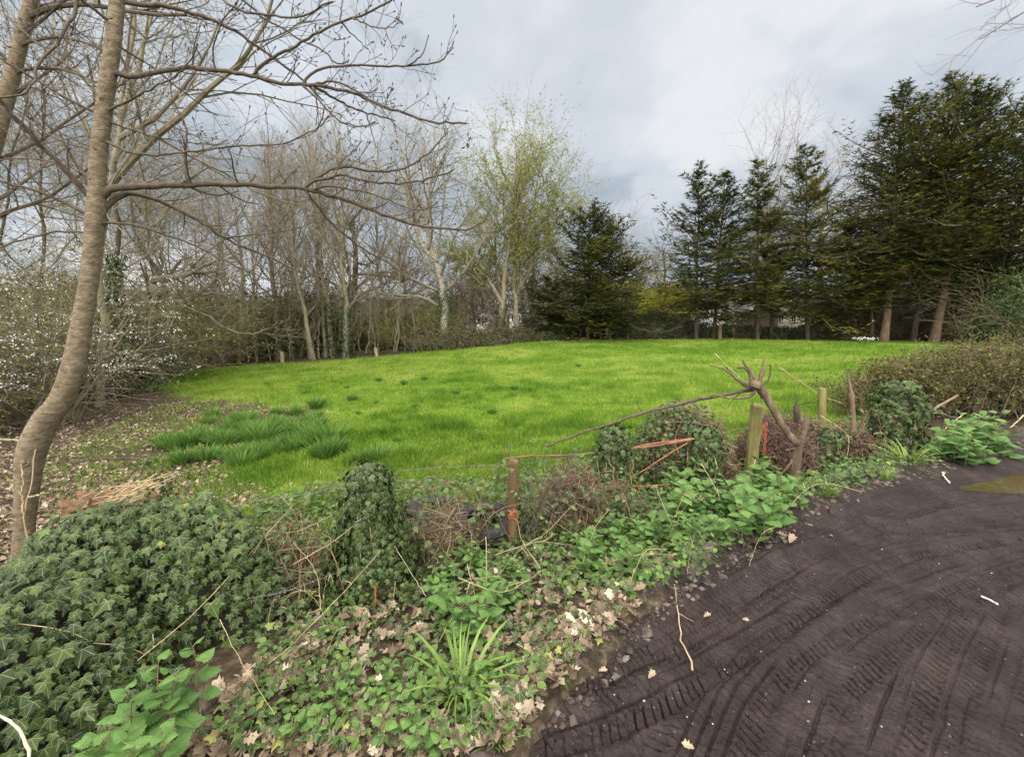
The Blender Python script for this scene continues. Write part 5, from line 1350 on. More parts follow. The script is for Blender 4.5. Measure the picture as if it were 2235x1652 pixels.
def ivy_bank():
    rng = np.random.default_rng(81)
    t = thing('ivy_bank', 'thick bank of large dark ivy leaves spilling toward the track at the lower left', 'ivy', gz(-1.7, 1.9))
    xs = np.linspace(-3.4, -.6, 90); ys = np.linspace(.3, 3.1, 90); X, Y = np.meshgrid(xs, ys)
    h, f = bank_h(X, Y); Z = H(X, Y)+h*.78-.07-.12*(f <= 0)
    Z += (vnoise(X*14, Y*14, 28)-.5)*.05*(f > 0)
    body = MB(); ii = (np.arange(89)[:, None]*90+np.arange(89)[None]).ravel()
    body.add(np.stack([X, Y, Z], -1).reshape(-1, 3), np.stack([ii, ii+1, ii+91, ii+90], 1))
    part('stems', body, surf_mat('dark_ivy_interior', [(.3, (.012, .014, .008)), (.7, (.04, .035, .022))], 30, 5, .95, .6), t, True)  # solid dark sheet added to close leaf gaps, standing in for shaded stems
    n = 92000; x = rng.uniform(-3.2, -.75, n); y = rng.uniform(.4, 3.0, n)
    h, f = bank_h(x, y); e = .03
    gxx = (bank_h(x+e, y)[0]-h)/e; gyy = (bank_h(x, y+e)[0]-h)/e
    slope = np.sqrt(1+gxx**2+gyy**2)
    k = (f > .02) & (rng.random(n) < np.minimum(slope, 9)/9.)
    x, y, h, gxx, gyy = x[k], y[k], h[k], gxx[k], gyy[k]; n = len(x)
    nrmv = nrm(np.stack([-gxx, -gyy, np.ones(n)], 1))
    p = np.stack([x, y, H(x, y)+h], 1)+nrmv*(rng.random(n)**1.5*.1-.05)[:, None]
    nn = nrmv*.8+np.array([.1, -.55, .25])+.5*rdir(rng, n)
    tip = np.stack([-nrmv[:, 0]*0+.35, np.full(n, -.3), np.full(n, -.9)], 1)+.6*rdir(rng, n)
    sz = np.where(rng.random(n) < .05, .07, .028)+.03*rng.random(n)
    lf = MB(); scatter(lf, IVY, p, nn, tip, sz, np.clip(rng.normal(.42, .24, n), 0, np.where(sz > .05, .72, 1)), .8+.4*rng.random(n), curl=-.4+2.2*rng.random(n))
    part('leaves', lf, LM['ivy'], t, lc=True)
    # runners
    rn = MB()
    for q in range(9):
        j = rng.integers(0, n); a = p[j]; b = p[rng.integers(0, n)]
        if np.linalg.norm(a-b) > 1: continue
        P = resample(np.array([a, (a+b)/2+np.array([0, -.03, .08]), b]), 9); P += rng.normal(0, .008, P.shape)
        tube_batch(rn, P[None], np.full((1, 9), .0025), 4)
    part('vines', rn, M_['straw'], t)
ivy_bank()

def ivy_column(name, label, X, Yt, d, wpx, flare, n, seed, leafs=.045, body=True, lean=0, group='ivy smothered posts along the old fence', postmat='wood', cat='ivy post'):
    rng = np.random.default_rng(seed)
    tp = at(X, Yt, d); b = np.array([tp[0]+lean, d, float(H(tp[0], d))]); h = tp[2]-b[2]; r = wpx*S/F*d/2*.92
    t = thing(name, label, cat, b, group)
    part('post', post_mesh(b-np.array([0, 0, .1]), np.array([tp[0], d, tp[2]-.06]), .05, seed), M_[postmat], t, True)
    zz = rng.random(n)**.85; a = rng.random(n)*2*PI
    prof = r*(1+flare*(1-zz)**2)*np.clip((1.03-zz)*9, .15, 1)**.5*(1+.95*(vnoise(a*1.6, zz*5, seed)-.5)+.35*(vnoise(a*4, zz*12, seed+1)-.5))
    rr = prof*np.where(zz > .86, 1.05*np.sqrt(rng.random(n)), .58+.5*rng.random(n)**.7)+.07*(rng.random(n) < .06)
    dv = np.stack([np.cos(a), np.sin(a), .25+.9*sstep(.85, 1, zz)], 1)
    cx = b[0]+(tp[0]-b[0])*zz
    p = np.stack([cx+np.cos(a)*rr, d+np.sin(a)*rr, b[2]+zz*h], 1)
    lf = MB(); scatter(lf, IVY, p, dv+.5*rdir(rng, n), np.array([0, 0, -1.])+.7*rdir(rng, n), leafs*(.55+.7*rng.random(n)), np.clip(rng.normal(.4, .22, n), 0, 1), curl=.5+rng.random(n))
    part('ivy', lf, LM['ivy'], t, lc=True)
    bd = MB(); K = 10; zt = np.linspace(0, .88, K)
    P = np.stack([b[0]+(tp[0]-b[0])*zt, np.full(K, d), b[2]+zt*h], 1); R = r*(1+flare*(1-zt)**2)*.6; R[-1] *= .4
    tube_batch(bd, P[None], R[None], 9)
    m = 30; P0 = p[rng.integers(0, n, m)]; P1 = P0+np.stack([rng.normal(0, .05, m), rng.normal(0, .05, m), -.25-.2*rng.random(m)], 1)
    Q = P0[:, None]+(P1-P0)[:, None]*np.linspace(0, 1, 6)[None, :, None]+rng.normal(0, .008, (m, 6, 3))
    part('core', bd, M_['twig_brown'], t, True)
    rn = MB(); tube_batch(rn, Q, np.full((m, 6), .003), 4); part('vines', rn, M_['straw'], t)
    return t
ivy_column('ivy_post', 'broad ivy mound over a post, bell shaped, right of the big ivy bank', 800, 1008, 2.72, 96, 1.7, 4800, 601, .042)
ivy_column('ivy_post', 'ivy topped post leaning above the bramble stems, left of the brush heap', 1348, 928, 3.95, 78, .25, 1200, 602, .05, lean=-.12)
ivy_column('ivy_post', 'ivy column at the right side of the brush heap, close to the mossy post', 1540, 930, 4.4, 76, .5, 1400, 603, .05)
ivy_column('ivy_post', 'fat dark ivy stump with dead stems on its top, next to the twiggy hedge', 1966, 828, 5.6, 92, .35, 2200, 604, .06)
ivy_column('ivy_post', 'low ivy clump over a rotten post behind the mossy fence post, near the pollard', 1808, 935, 5.0, 60, .9, 700, 605, .05)

# rotting stump left with ivy and dry stems
def stump():
    rng = np.random.default_rng(82); c = at(255, 1120, 3.05); b = gz(c[0], 3.05); zt = at(243, 1085, 3.05)[2]
    t = thing('tree_stump', 'broad rotting brown stump with dry stems across it and ivy on its right side', 'stump', b)
    h = max(zt-b[2], .2); sides = 40; a = np.arange(sides)*2*PI/sides; R = .27
    V = []
    K = 8
    for i in range(K):
        f = i/(K-1); rr = R*(1.12-.12*f)*(1+.1*np.sin(a*5+1)+.06*np.sin(a*11)+.05*rng.standard_normal(sides))
        V.append(np.stack([b[0]+rr*np.cos(a)*1.15, b[1]+rr*np.sin(a)*.75, b[2]-.1+(h+.1)*f+(.02*rng.standard_normal(sides)*(f == 1))], 1))
    for q, dz in ((.72, -.02), (.4, -.05), (.02, -.04)):
        V.append(np.stack([b[0]+R*q*np.cos(a)*1.15, b[1]+R*q*np.sin(a)*.75, b[2]+h+dz+.03*rng.standard_normal(sides)], 1))
    k = np.arange(sides); k2 = (k+1) % sides; i = np.arange(len(V)-1)[:, None]
    mb = MB(); mb.add(np.vstack(V), np.stack([i*sides+k, i*sides+k2, (i+1)*sides+k2, (i+1)*sides+k], -1).reshape(-1, 4))
    part('wood', mb, surf_mat('rotten_wood', [(.25, (.05, .03, .018)), (.5, (.17, .1, .055)), (.8, (.33, .22, .13))], 12, 8, .95, .8, 40, (1, 1, .25)), t)
    n = 900; an = rng.uniform(-2.6, 1., n); zz = rng.random(n); wgt = np.clip(np.cos(an-.4), 0, 1)*.6+.4*(zz < .6)
    kp = rng.random(n) < wgt; an, zz = an[kp], zz[kp]; n = len(an)
    p = np.stack([b[0]+np.cos(an)*R*1.3, b[1]+np.sin(an)*R*.9, b[2]+zz*h*1.15], 1)+rng.normal(0, .03, (n, 3))
    d = np.stack([np.cos(an), np.sin(an), .3+0*an], 1)
    lf = MB(); scatter(lf, IVY, p, d+.5*rdir(rng, n), np.array([0, 0, -1.])+.6*rdir(rng, n), .03+.02*rng.random(n), np.clip(rng.normal(.45, .25, n), 0, 1)); part('ivy', lf, LM['ivy'], t, lc=True)
    st = MB()
    for q in range(26):
        a0 = rng.uniform(2.2, 4.2); p0 = b+np.array([-.32+.2*rng.random(), rng.normal(-.1, .12), h*(.5+.5*rng.random())]); p1 = b+np.array([.2+.2*rng.random(), rng.normal(0, .12), h+.06+.08*rng.random()])
        P = resample(np.array([p0, (p0+p1)/2+np.array([0, -.06, .1*rng.random()]), p1]), 9)+rng.normal(0, .006, (9, 3)); tube_batch(st, P[None], np.full((1, 9), .0028), 4)
    part('dry_stems', st, M_['straw'], t)
stump()

# ---------------------------------------------------------------- verge cover
def verge_pts(rng, n, lo, hi, x0=-1.5, x1=7.):
    s = rng.random(n); ex = np.interp(s, [0, .3, 1], [0, .42, 1])
    E = resample(np.array(EDGE[1:-1]), 300); i = (s*299).astype(int)
    T = nrm(np.gradient(E, axis=0)); Nn = np.stack([-T[:, 1], T[:, 0]], 1)
    p = E[i]+Nn[i]*rng.uniform(lo, hi, n)[:, None]+rng.normal(0, .03, (n, 2))
    return p
def region(rng, n, pts):     # random ground points inside a picture-measured patch of ground
    W = np.array([gr(*p)[:2] for p in pts]); lo, hi = W.min(0), W.max(0); out = []
    while len(out) < n:
        q = lo+(hi-lo)*rng.random((n*3, 2)); out += list(q[poly_sd(q[:, 0], q[:, 1], W) > 0])
    return np.array(out[:n])
def ground_ivy():
    rng = np.random.default_rng(83)
    E1 = [(560, 1340), (640, 1300), (720, 1290), (900, 1200), (1120, 1150), (1300, 1100), (1600, 1050), (1900, 1000), (2100, 960), (2080, 1000), (1900, 1050), (1790, 1090), (1650, 1180), (1480, 1280), (1380, 1345), (1270, 1450), (1150, 1600), (1100, 1640), (620, 1652), (420, 1640), (560, 1500)]
    a = region(rng, 11500, E1)
    k = rng.random(len(a)) < .35+.65*sstep(.35, .6, vnoise(a[:, 0]*2.2, a[:, 1]*2.2, 29))
    a = a[k]; n = len(a)
    up = .015+.10*rng.random(n)**1.6
    p = np.column_stack([a, H(a[:, 0], a[:, 1])+up])
    lf = MB(); scatter(lf, IVY, p, np.array([0, -.25, 1.])+.6*rdir(rng, n), rdir(rng, n)+np.array([.2, -.3, -.2]), .024+.03*rng.random(n), np.clip(rng.normal(.5, .24, n), 0, 1), curl=.5+rng.random(n))
    o = link('ivy_ground_cover', lf.mesh('ivy_ground_cover', LM['ivy'], lc=True)); tag(o, 'low ivy and small leaves creeping over the verge', None, None, 'stuff')
    b = region(rng, 6500, E1); kk = vnoise(b[:, 0]*1.8+5, b[:, 1]*1.8, 30) > .42; b = b[kk]; n = len(b)
    p = np.column_stack([b, H(b[:, 0], b[:, 1])+.02+.09*rng.random(n)])
    hb = MB(); scatter(hb, OVAL, p, np.array([0, -.2, 1.])+.5*rdir(rng, n), rdir(rng, n), .02+.025*rng.random(n), rng.random(n), 1.5)
    o = link('herb_ground_cover', hb.mesh('herb_ground_cover', LM['herb'])); tag(o, 'tiny green herb leaves carpeting the verge', None, None, 'stuff')
ground_ivy()
def fence_side_green():
    rng = np.random.default_rng(84)
    E1 = [(560, 1200), (560, 1110), (720, 1075), (900, 1070), (1120, 1060), (1300, 1030), (1640, 985), (1900, 930), (2000, 940), (1900, 1000), (1600, 1050), (1300, 1100), (1120, 1170), (900, 1220), (700, 1300), (600, 1330)]
    b = region(rng, 12000, E1); n = len(b)
    p = np.column_stack([b, H(b[:, 0], b[:, 1])+.02+.2*rng.random(n)**1.7])
    hb = MB(); m = rng.random(n) < .55
    val = np.clip(rng.normal(.5, .25, n), 0, 1); nn = np.array([0, -.25, 1.])+.6*rdir(rng, n); tp = rdir(rng, n)+np.array([0, -.2, -.1]); sz = .03+.035*rng.random(n)
    scatter(hb, OVAL, p[m], nn[m], tp[m], sz[m], val[m], 1.4)
    o = link('weed_ground_cover', hb.mesh('weed_ground_cover', LM['herb'])); tag(o, 'leafy weeds crowding the foot of the old fence', None, None, 'stuff')
    lf = MB(); scatter(lf, IVY, p[~m], nn[~m], tp[~m], sz[~m], val[~m]); o = link('ivy_undergrowth', lf.mesh('ivy_undergrowth', LM['ivy'], lc=True)); tag(o, 'ivy trailing along the foot of the old fence', None, None, 'stuff')
fence_side_green()
def verge_litter():
    rng = np.random.default_rng(85)
    pts = [region(rng, 420, [(465, 1530), (560, 1470), (690, 1390), (720, 1420), (600, 1540), (520, 1600)]), region(rng, 700, [(1120, 1640), (1230, 1480), (1390, 1330), (1350, 1290), (1180, 1400), (1090, 1540), (1040, 1640)]),
           region(rng, 150, [(910, 1235), (960, 1180), (1010, 1190), (1010, 1240), (940, 1260)]), region(rng, 420, [(560, 1640), (800, 1560), (1100, 1600), (1080, 1640)]), region(rng, 140, [(350, 1640), (420, 1600), (520, 1600), (560, 1640)]), region(rng, 900, [(560, 1400), (1000, 1250), (1350, 1200), (1500, 1260), (1200, 1450), (700, 1640)])]
    dead_scatter('verge_leaf_litter', 'crumpled tan dead leaves lying on the verge beside the track', np.vstack(pts), lambda g, m: .035+.055*g.random(m)**1.5, 86, .03)
verge_litter()

# ---------------------------------------------------------------- nettles
def nettle_plant(seed, h, leafs, nodes):
    rng = np.random.default_rng(seed)
    st = MB(); lf = MB()
    stems_ = rng.integers(1, 3)
    for s in range(stems_):
        b = np.array([rng.normal(0, .03), rng.normal(0, .03), -.02]); hh = h*(.8+.3*rng.random()); D = np.array([rng.normal(0, .12), rng.normal(0, .12), 1.])
        P = np.stack([b+D*hh*q+np.array([0, 0, 0]) for q in np.linspace(0, 1, 6)])
        P[1:] += rng.normal(0, .008, (5, 3)); tube_batch(st, P[None], np.linspace(.004, .0022, 6)[None], 5)
        for k in range(nodes):
            f = .18+.82*k/(nodes-1); c = np.array([np.interp(f, np.linspace(0, 1, 6), P[:, j]) for j in range(3)])
            az = k*PI/2+rng.normal(0, .25)+s
            for q in (0, PI):
                d = np.array([math.cos(az+q), math.sin(az+q), .25+.25*f+rng.normal(0, .15)]); d /= np.linalg.norm(d)
                pet = leafs*.35*(1.2-.6*f); e = c+d*pet
                tube_batch(st, np.stack([c, (c+e)/2+np.array([0, 0, .003]), e])[None], np.full((1, 3), .0015), 3)
                nn = np.array([-d[0]*.3, -d[1]*.3, 1.])+.25*rng.standard_normal(3)
                sz = leafs*(1.15-.55*f**2)*(.8+.4*rng.random()) if k < nodes-1 else leafs*.55
                scatter(lf, NET, e[None], nn[None], (d-np.array([0, 0, .35]))[None], sz, np.clip(rng.normal(.45+.25*f, .13), 0, 1), 1.25, curl=np.array([.7+.8*rng.random()]))
    return st, lf
NS = [nettle_plant(700+k, [.24, .3, .2, .28, .14, .12][k], [.105, .11, .065, .085, .05, .045][k], [5, 6, 5, 6, 4, 4][k]) for k in range(6)]
NP = []
for k, (st, lf) in enumerate(NS):
    mb = MB(); mb.V = lf.V+st.V; mb.A = lf.A+st.A; mb.L = lf.L+st.L; mb.n = lf.n+st.n; mb.T = lf.T; mb.TM = lf.TM
    mb.Q = [q+lf.n for q in st.Q]; mb.QM = [q*0+1 for q in st.QM]
    NP.append(mb.mesh('nettle', [LM['nettle'], M_['twig_olive']], lc=True))
rn = np.random.default_rng(87)
NET_REG = [([(1435, 1110), (1500, 1075), (1640, 1065), (1740, 1085), (1720, 1120), (1640, 1175), (1560, 1205), (1470, 1170)], 62, (0, 1, 2, 3), 1.05, 'stinging nettle in the big dark green clump between the mossy post and the track', 'nettles of the big clump by the track'),
           ([(905, 1340), (960, 1270), (1080, 1230), (1150, 1260), (1150, 1400), (1050, 1450), (960, 1440)], 34, (2, 3, 4), .85, 'stinging nettle in front of the tyres, in the middle of the verge', 'nettles in front of the tyres'),
           ([(1230, 1160), (1400, 1110), (1470, 1170), (1480, 1240), (1380, 1290), (1260, 1280)], 36, (2, 3, 4, 5), .85, 'young stinging nettle between bramble stems and the track edge', 'nettles below the bramble tangle'),
           ([(700, 1500), (900, 1440), (1080, 1480), (1050, 1620), (800, 1648), (650, 1640)], 44, (4, 5), .85, 'small nettle seedling near the bottom of the verge', 'nettle seedlings at the bottom of the verge'),
           ([(2030, 990), (2090, 955), (2180, 965), (2190, 1000), (2100, 1025), (2040, 1015)], 34, (0, 1, 2), 1.15, 'nettle in the leafy green patch below the twiggy hedge', 'nettles under the twiggy hedge'),
           ([(880, 1190), (1100, 1120), (1320, 1070), (1330, 1110), (1130, 1190), (950, 1240)], 30, (2, 3, 4), .8, 'nettle among the bramble canes at the old fence line', 'nettles along the old fence'),
           ([(1750, 1060), (1900, 1010), (1960, 1010), (1900, 1045), (1780, 1085)], 14, (4, 5), 1.0, 'small nettle on the verge left of the sword leaved tuft', 'small nettles near the right tuft')]
for reg, n, kinds, sc, lab, grp in NET_REG:
    for q in region(rn, n, reg):
        o = link('nettle', NP[kinds[rn.integers(0, len(kinds))]], None, gz(*q)); s = sc*(.7+.6*rn.random()); o.scale = (s, s, s); o.rotation_euler = (0, 0, rn.random()*6.28)
        tag(o, lab, 'nettle', grp)
def big_nettle(X, Y, d, h, seed, label):
    c = at(X, Y, d); b = np.array([c[0], d, c[2]-h])
    st, lf = nettle_plant(seed, h, .085, 6)
    rng = np.random.default_rng(seed)
    for e in range(2):
        s2, l2 = nettle_plant(seed+5+e, h*.9, .075, 6); off = np.array([rng.normal(0, .05), rng.normal(0, .05), 0])
        for src, dst in ((s2, st), (l2, lf)):
            dst.T += [f+dst.n for f in src.T]; dst.TM += src.TM; dst.Q += [f+dst.n for f in src.Q]; dst.QM += src.QM
            dst.V += [v+off for v in src.V]; dst.A += src.A; dst.L += src.L; dst.n += src.n
    t = thing('nettle', label, 'nettle', b)
    for mb in (st, lf): mb.V = [v+b for v in mb.V]
    part('stem', st, M_['twig_olive'], t); part('leaves', lf, LM['nettle'], t, lc=True)
big_nettle(345, 1435, 1.52, .34, 731, 'bright light green nettle growing from the ivy bank, the upper of two')
big_nettle(240, 1565, 1.18, .26, 742, 'bright light green nettle at the bottom edge below its twin on the ivy bank')

# sword leaved tufts
for k, (X, Y, nb, h, w, bw, lab) in enumerate([(1005, 1515, 34, .36, .07, .0075, 'bright sword leaved grass tuft on the verge in front of the nettles'), (1985, 1015, 46, .42, .1, .008, 'sword leaved tuft at the track edge below the fat ivy stump'),
                                              (1925, 1042, 90, .16, .1, .004, 'short bright grass tuft on the muddy track edge left of the sword leaved tuft'), (1800, 1078, 90, .16, .12, .004, 'short grass tuft on the crumbly track edge right of the nettle clump'),
                                              (825, 1003, 70, .34, .16, .009, 'dark daffodil like tuft behind the bell shaped ivy mound, left one'), (775, 1010, 50, .3, .12, .009, 'dark broad bladed tuft just behind the top of the bell shaped ivy mound'), (880, 995, 40, .28, .12, .009, 'dark broad bladed tuft in the meadow right of the bell shaped ivy mound'),
                                              (1085, 1610, 60, .12, .06, .003, 'small grass tuft between dead leaves at the bottom of the verge')]):
    b = gr(X, Y); o = link('grass_tuft', tussock_mesh(760+k, nb, h, w, 'tussock' if 4 <= k < 7 else 'sword', bw, .8 if k < 2 else .5), None, b); tag(o, lab, 'grass tuft')

# daffodils far off
def daffs():
    rng = np.random.default_rng(88); b = gr(1885, 752)
    t = thing('daffodil_clump', 'pale flowering daffodil clump in the grass before the stout conifer trunk', 'daffodils', b)
    me = tussock_mesh(790, 160, .42, .45, 'tussock', .012, .5); link('leaves', me, t)
    n = 60; p = b+np.stack([rng.normal(0, .4, n), rng.normal(0, .3, n), .36+.16*rng.random(n)], 1); mb = MB()
    scatter(mb, DIA, np.repeat(p, 3, 0), rdir(rng, n*3), rdir(rng, n*3), .07, 1., 1.2); part('blossoms', mb, LM['petal'], t)
daffs()
# ---------------------------------------------------------------- old fence along the verge
M_['orange'] = surf_mat('faded_orange_twine', [(.3, (.26, .07, .03)), (.7, (.48, .17, .08))], 20, 3, .7, 0)
M_['wire'] = surf_mat('galvanised_wire', [(.3, (.09, .085, .08)), (.7, (.2, .2, .19))], 20, 3, .6, 0, spec=.4)
M_['rubber'] = surf_mat('weathered_rubber', [(.3, (.012, .012, .012)), (.7, (.045, .043, .04))], 8, 6, .75, .4, 40)
M_['cutwood'] = surf_mat('pollard_bark', [(.25, (.05, .033, .02)), (.5, (.13, .092, .06)), (.75, (.27, .21, .145))], 10, 7, .9, .6, 40, (1, 1, .3))
M_['redstick'] = surf_mat('reddish_dead_stick', [(.3, (.14, .06, .04)), (.7, (.3, .16, .11))], 10, 4, .8, .3)

M_['wood_brown'] = surf_mat('wet_brown_post_wood', [(.25, (.05, .03, .014)), (.5, (.13, .085, .04)), (.8, (.24, .17, .09))], 9, 8, .9, .7, 30, (1, 1, .15))
def near_post(label, Xb, Xt, Yt, d, w, seed, mt, square=True, taper=.95, dd=0):
    tp = at(Xt, Yt, d+dd); bx = at(Xb, 1000, d)[0]; b = gz(bx, d)
    return solo('fence_post', post_mesh(b-np.array([0, 0, .15]), tp, pxr(w, d), seed, square, 12, taper), M_[mt], label, 'post', b, 'wooden posts of the old fence')
near_post('bare brown wooden post with orange twine tied round it, beside the tyres', 1116, 1121, 1008, 3.3, 24, 620, 'wood_brown')
near_post('mossy green square post standing in front of the twiggy brush, tallest bare post', 1640, 1652, 884, 4.55, 24, 621, 'wood_green')
near_post('mossy post with a splintered top behind the pollard', 1797, 1794, 848, 5.15, 15, 622, 'wood_green')
def rot_post(label, Xb, Xt, Yt, d, w, seed):
    b = gz(at(Xb, 1000, d)[0], d); tp = at(Xt, Yt, d); rng = np.random.default_rng(seed)
    P = resample(np.array([b-np.array([0, 0, .1]), (b+tp)/2+rng.normal(0, .02, 3), tp]), 14); R = pxr(w, d)*np.linspace(1.1, .8, 14)*(1+.12*rng.standard_normal(14)); R[-1] *= .5
    mb = MB(); tube_batch(mb, P[None], R[None], 8)
    return mb, b, P
mb, b, P = rot_post('', 1862, 1858, 850, 5.3, 12, 623)
q = np.array([P[-2], at(1852, 822, 5.3), at(1849, 812, 5.3)]); tube_batch(mb, resample(q, 6)[None], np.linspace(pxr(7, 5.3), pxr(3, 5.3), 6)[None], 6)
solo('dead_stake', mb, M_['bark_red'], 'dark reddish dead stake with a crooked broken tip, left of the fat ivy stump', 'stake', b, None, True)
mb, b, P = rot_post('', 1752, 1738, 878, 4.95, 14, 624)
rng = np.random.default_rng(8); tube_batch(mb, *grow(rng, P[None], np.full((1, 14), .03), 16, .5, 1, 60, 20, .3, N=5, rr=.2, rmin=.003, wig=.3), 3)
solo('dead_snag', mb, M_['bark_dark'], 'shaggy dark dead snag behind the pollard trunk', 'dead stump', b, None, True)

def pollard():
    rng = np.random.default_rng(9); d = 4.25; b = gz(at(1735, 1000, d)[0], d)
    t = thing('pollard', 'cut back leaning pollard with a clenched fist of bare stubs at its top', 'pollard', b)
    def limb(pts, w, dd=0., sides=10, rj=.06):
        P = np.array([at(x, y, d+dd+(p[0] if p else 0)) for x, y, *p in pts]); K = max(12, len(pts)*4); sm = resample(smooth(P, 6), K)
        R = .8*np.interp(np.linspace(0, 1, K), np.linspace(0, 1, len(w)), [pxr(q, d) for q in w])*(1+rj*rng.standard_normal(K)); sm[1:-1] += rng.normal(0, .003, (K-2, 3))
        return sm, R, sides
    tr = MB()
    bp = b-np.array([0, 0, .15]); P = np.vstack([bp, [at(1737, 1010, d), at(1740, 985, d), at(1747, 962, d)]]); P = resample(smooth(P, 6), 12); tube_batch(tr, P[None], np.linspace(pxr(24, d), pxr(19, d), 12)[None]*(1+.07*rng.standard_normal((1, 12))), 12)
    for pts, w in [([(1747, 970), (1728, 955), (1706, 925), (1688, 893), (1668, 862), (1655, 842), (1648, 832)], (20, 19, 18, 18, 20, 24, 15)), ([(1745, 972), (1752, 950), (1758, 930), (1763, 908)], (20, 17, 16, 15))]:
        s, R, k = limb(pts, w); tube_batch(tr, s[None], R[None], 12)
    part('trunk', tr, M_['cutwood'], t, True)
    for pts, w in [([(1655, 842), (1662, 820), (1667, 795), (1668, 782)], (17, 13, 9, 3)), ([(1648, 838), (1640, 815), (1628, 797), (1621, 785)], (12, 9, 7, 4)), ([(1645, 835), (1636, 818), (1640, 800)], (9, 7, 5)),
                   ([(1640, 842), (1618, 833), (1595, 815), (1575, 803), (1550, 796)], (9, 7, 6, 5, 3)), ([(1642, 846), (1625, 840), (1605, 826), (1592, 812), (1586, 800)], (8, 7, 5, 4, 3)),
                   ([(1648, 850), (1640, 862), (1620, 868), (1595, 868), (1570, 864)], (10, 9, 7, 5, 4)), ([(1658, 848), (1672, 835), (1682, 815), (1680, 795)], (6, 5, 4, 3)), ([(1655, 846), (1630, 806), (1612, 802)], (7, 7, 6)),
                   ([(1734, 1000), (1715, 1022), (1702, 1040)], (9, 7, 5)), ([(1747, 975), (1730, 978), (1714, 982)], (8, 7, 5)), ([(1748, 973), (1720, 968), (1712, 966)], (6, 5, 4)), ([(1762, 985), (1775, 978), (1800, 975)], (4, 3, 2))]:
        mb = MB(); s, R, k = limb(pts, w, 0, 7, .1); tube_batch(mb, s[None], R[None], 7)
        part('branch_stub', mb, M_['cutwood' if w[0] > 8 else 'bark_twig'], t, True)
    mb = MB()
    c = at(1648, 838, d)
    u = rdir(rng, 1)
    K = 9; tube_batch(mb, (c+np.linspace(-.05, .05, K)[:, None]*np.array([.3, 0, .9]))[None], (pxr(30, d)*np.sqrt(np.maximum(1-np.linspace(-.98, .98, K)**2, .03))*(1+.12*rng.standard_normal(K)))[None], 10)
    part('knuckle', mb, M_['cutwood'], t, True)
pollard()

def line_thing(name, label, cat, pts, w0, w1, mat, n=24, jit=.003, group=None, sides=6, twigs=0, seed=3, kind=None):
    rng = np.random.default_rng(seed); P = resample(smooth(np.array([at(*p) for p in pts]), 6), n); P[1:-1] += rng.normal(0, jit, (n-2, 3))
    R = np.linspace(pxr(w0, pts[0][2]), pxr(w1, pts[-1][2]), n)*(1+.06*rng.standard_normal(n))
    mb = MB(); tube_batch(mb, P[None], R[None], sides)
    if twigs: tube_batch(mb, *grow(rng, P[None], R[None], twigs, .05, .9, 60, 15, .08, N=6, rr=.4, rmin=.0025, wig=.15, trop=-.05), 4)
    return solo(name, mb, M_[mat], label, cat, P[0], group, True)
line_thing('fallen_pole', 'long straight cut pole resting on the brush heap and pollard, sloping down to the left', 'pole', [(1648, 848, 4.35), (1600, 856, 4.3), (1500, 877, 4.2), (1400, 902, 4.1), (1300, 934, 4.0), (1190, 972, 3.85)], 9, 4.5, 'bark_twig', 34, .004, twigs=7)
line_thing('dead_stick', 'reddish brown stick wedged between the two ivy posts across the brush heap', 'stick', [(1340, 988, 4.05), (1385, 976, 4.1), (1440, 970, 4.15), (1506, 958, 4.2)], 8, 7, 'redstick', 14, .003)
line_thing('dead_stick', 'thin reddish stick running left from the ivy topped post toward the brown post', 'stick', [(1300, 988, 3.9), (1230, 992, 3.75), (1160, 995, 3.6), (1100, 1000, 3.45)], 5, 3, 'redstick', 14, .004)
for k, pts in enumerate([[(1397, 971, 4.1), (1450, 963, 4.15), (1515, 957, 4.2)], [(1335, 1059, 4.0), (1400, 1028, 4.05), (1450, 996, 4.1), (1500, 966, 4.15)], [(1335, 1063, 4.0), (1400, 1060, 4.05), (1495, 1053, 4.1)], [(1370, 1000, 4.05), (1380, 1030, 4.03), (1396, 1070, 4.)]]):
    line_thing('orange_twine', ['upper orange twine stretched between the ivy posts', 'slanting orange twine across the dark opening of the brush heap', 'lowest orange twine, level, tied with a red knot', 'short steep orange twine at the left of the brush heap'][k], 'twine', pts, 2.6, 2.6, 'orange', 12, .001, 'orange twines on the brush heap', 4)
def strands(name, label, cat, X0, Y0, X1, Y1, d, n, seed, w=2.4):
    rng = np.random.default_rng(seed); mb = MB(); base = at((X0+X1)/2, Y1, d)
    for k in range(n):
        p = [(X0+rng.random()*(X1-X0), Y0+rng.random()*6, d), (X0+rng.random()*(X1-X0), (Y0+Y1)/2, d-.02), (X0+rng.random()*(X1-X0), Y1-rng.random()*20, d)]
        P = resample(smooth(np.array([at(*q) for q in p]), 5), 12); P += rng.normal(0, .004, P.shape); tube_batch(mb, P[None], np.full((1, 12), pxr(w, d)), 4)
    return solo(name, mb, M_['orange'], label, cat, base)
strands('orange_net', 'hank of orange baler twine hanging behind the right side of the mossy green square post', 'twine', 1662, 920, 1674, 1000, 4.6, 8, 31, 1.6)
strands('orange_net', 'loops of orange twine knotted round the brown wooden post by the tyres', 'twine', 1106, 1108, 1136, 1142, 3.2, 5, 32, 2)
strands('orange_net', 'shred of orange twine hanging in the bell shaped ivy mound', 'twine', 812, 1275, 820, 1340, 2.45, 2, 33, 2)

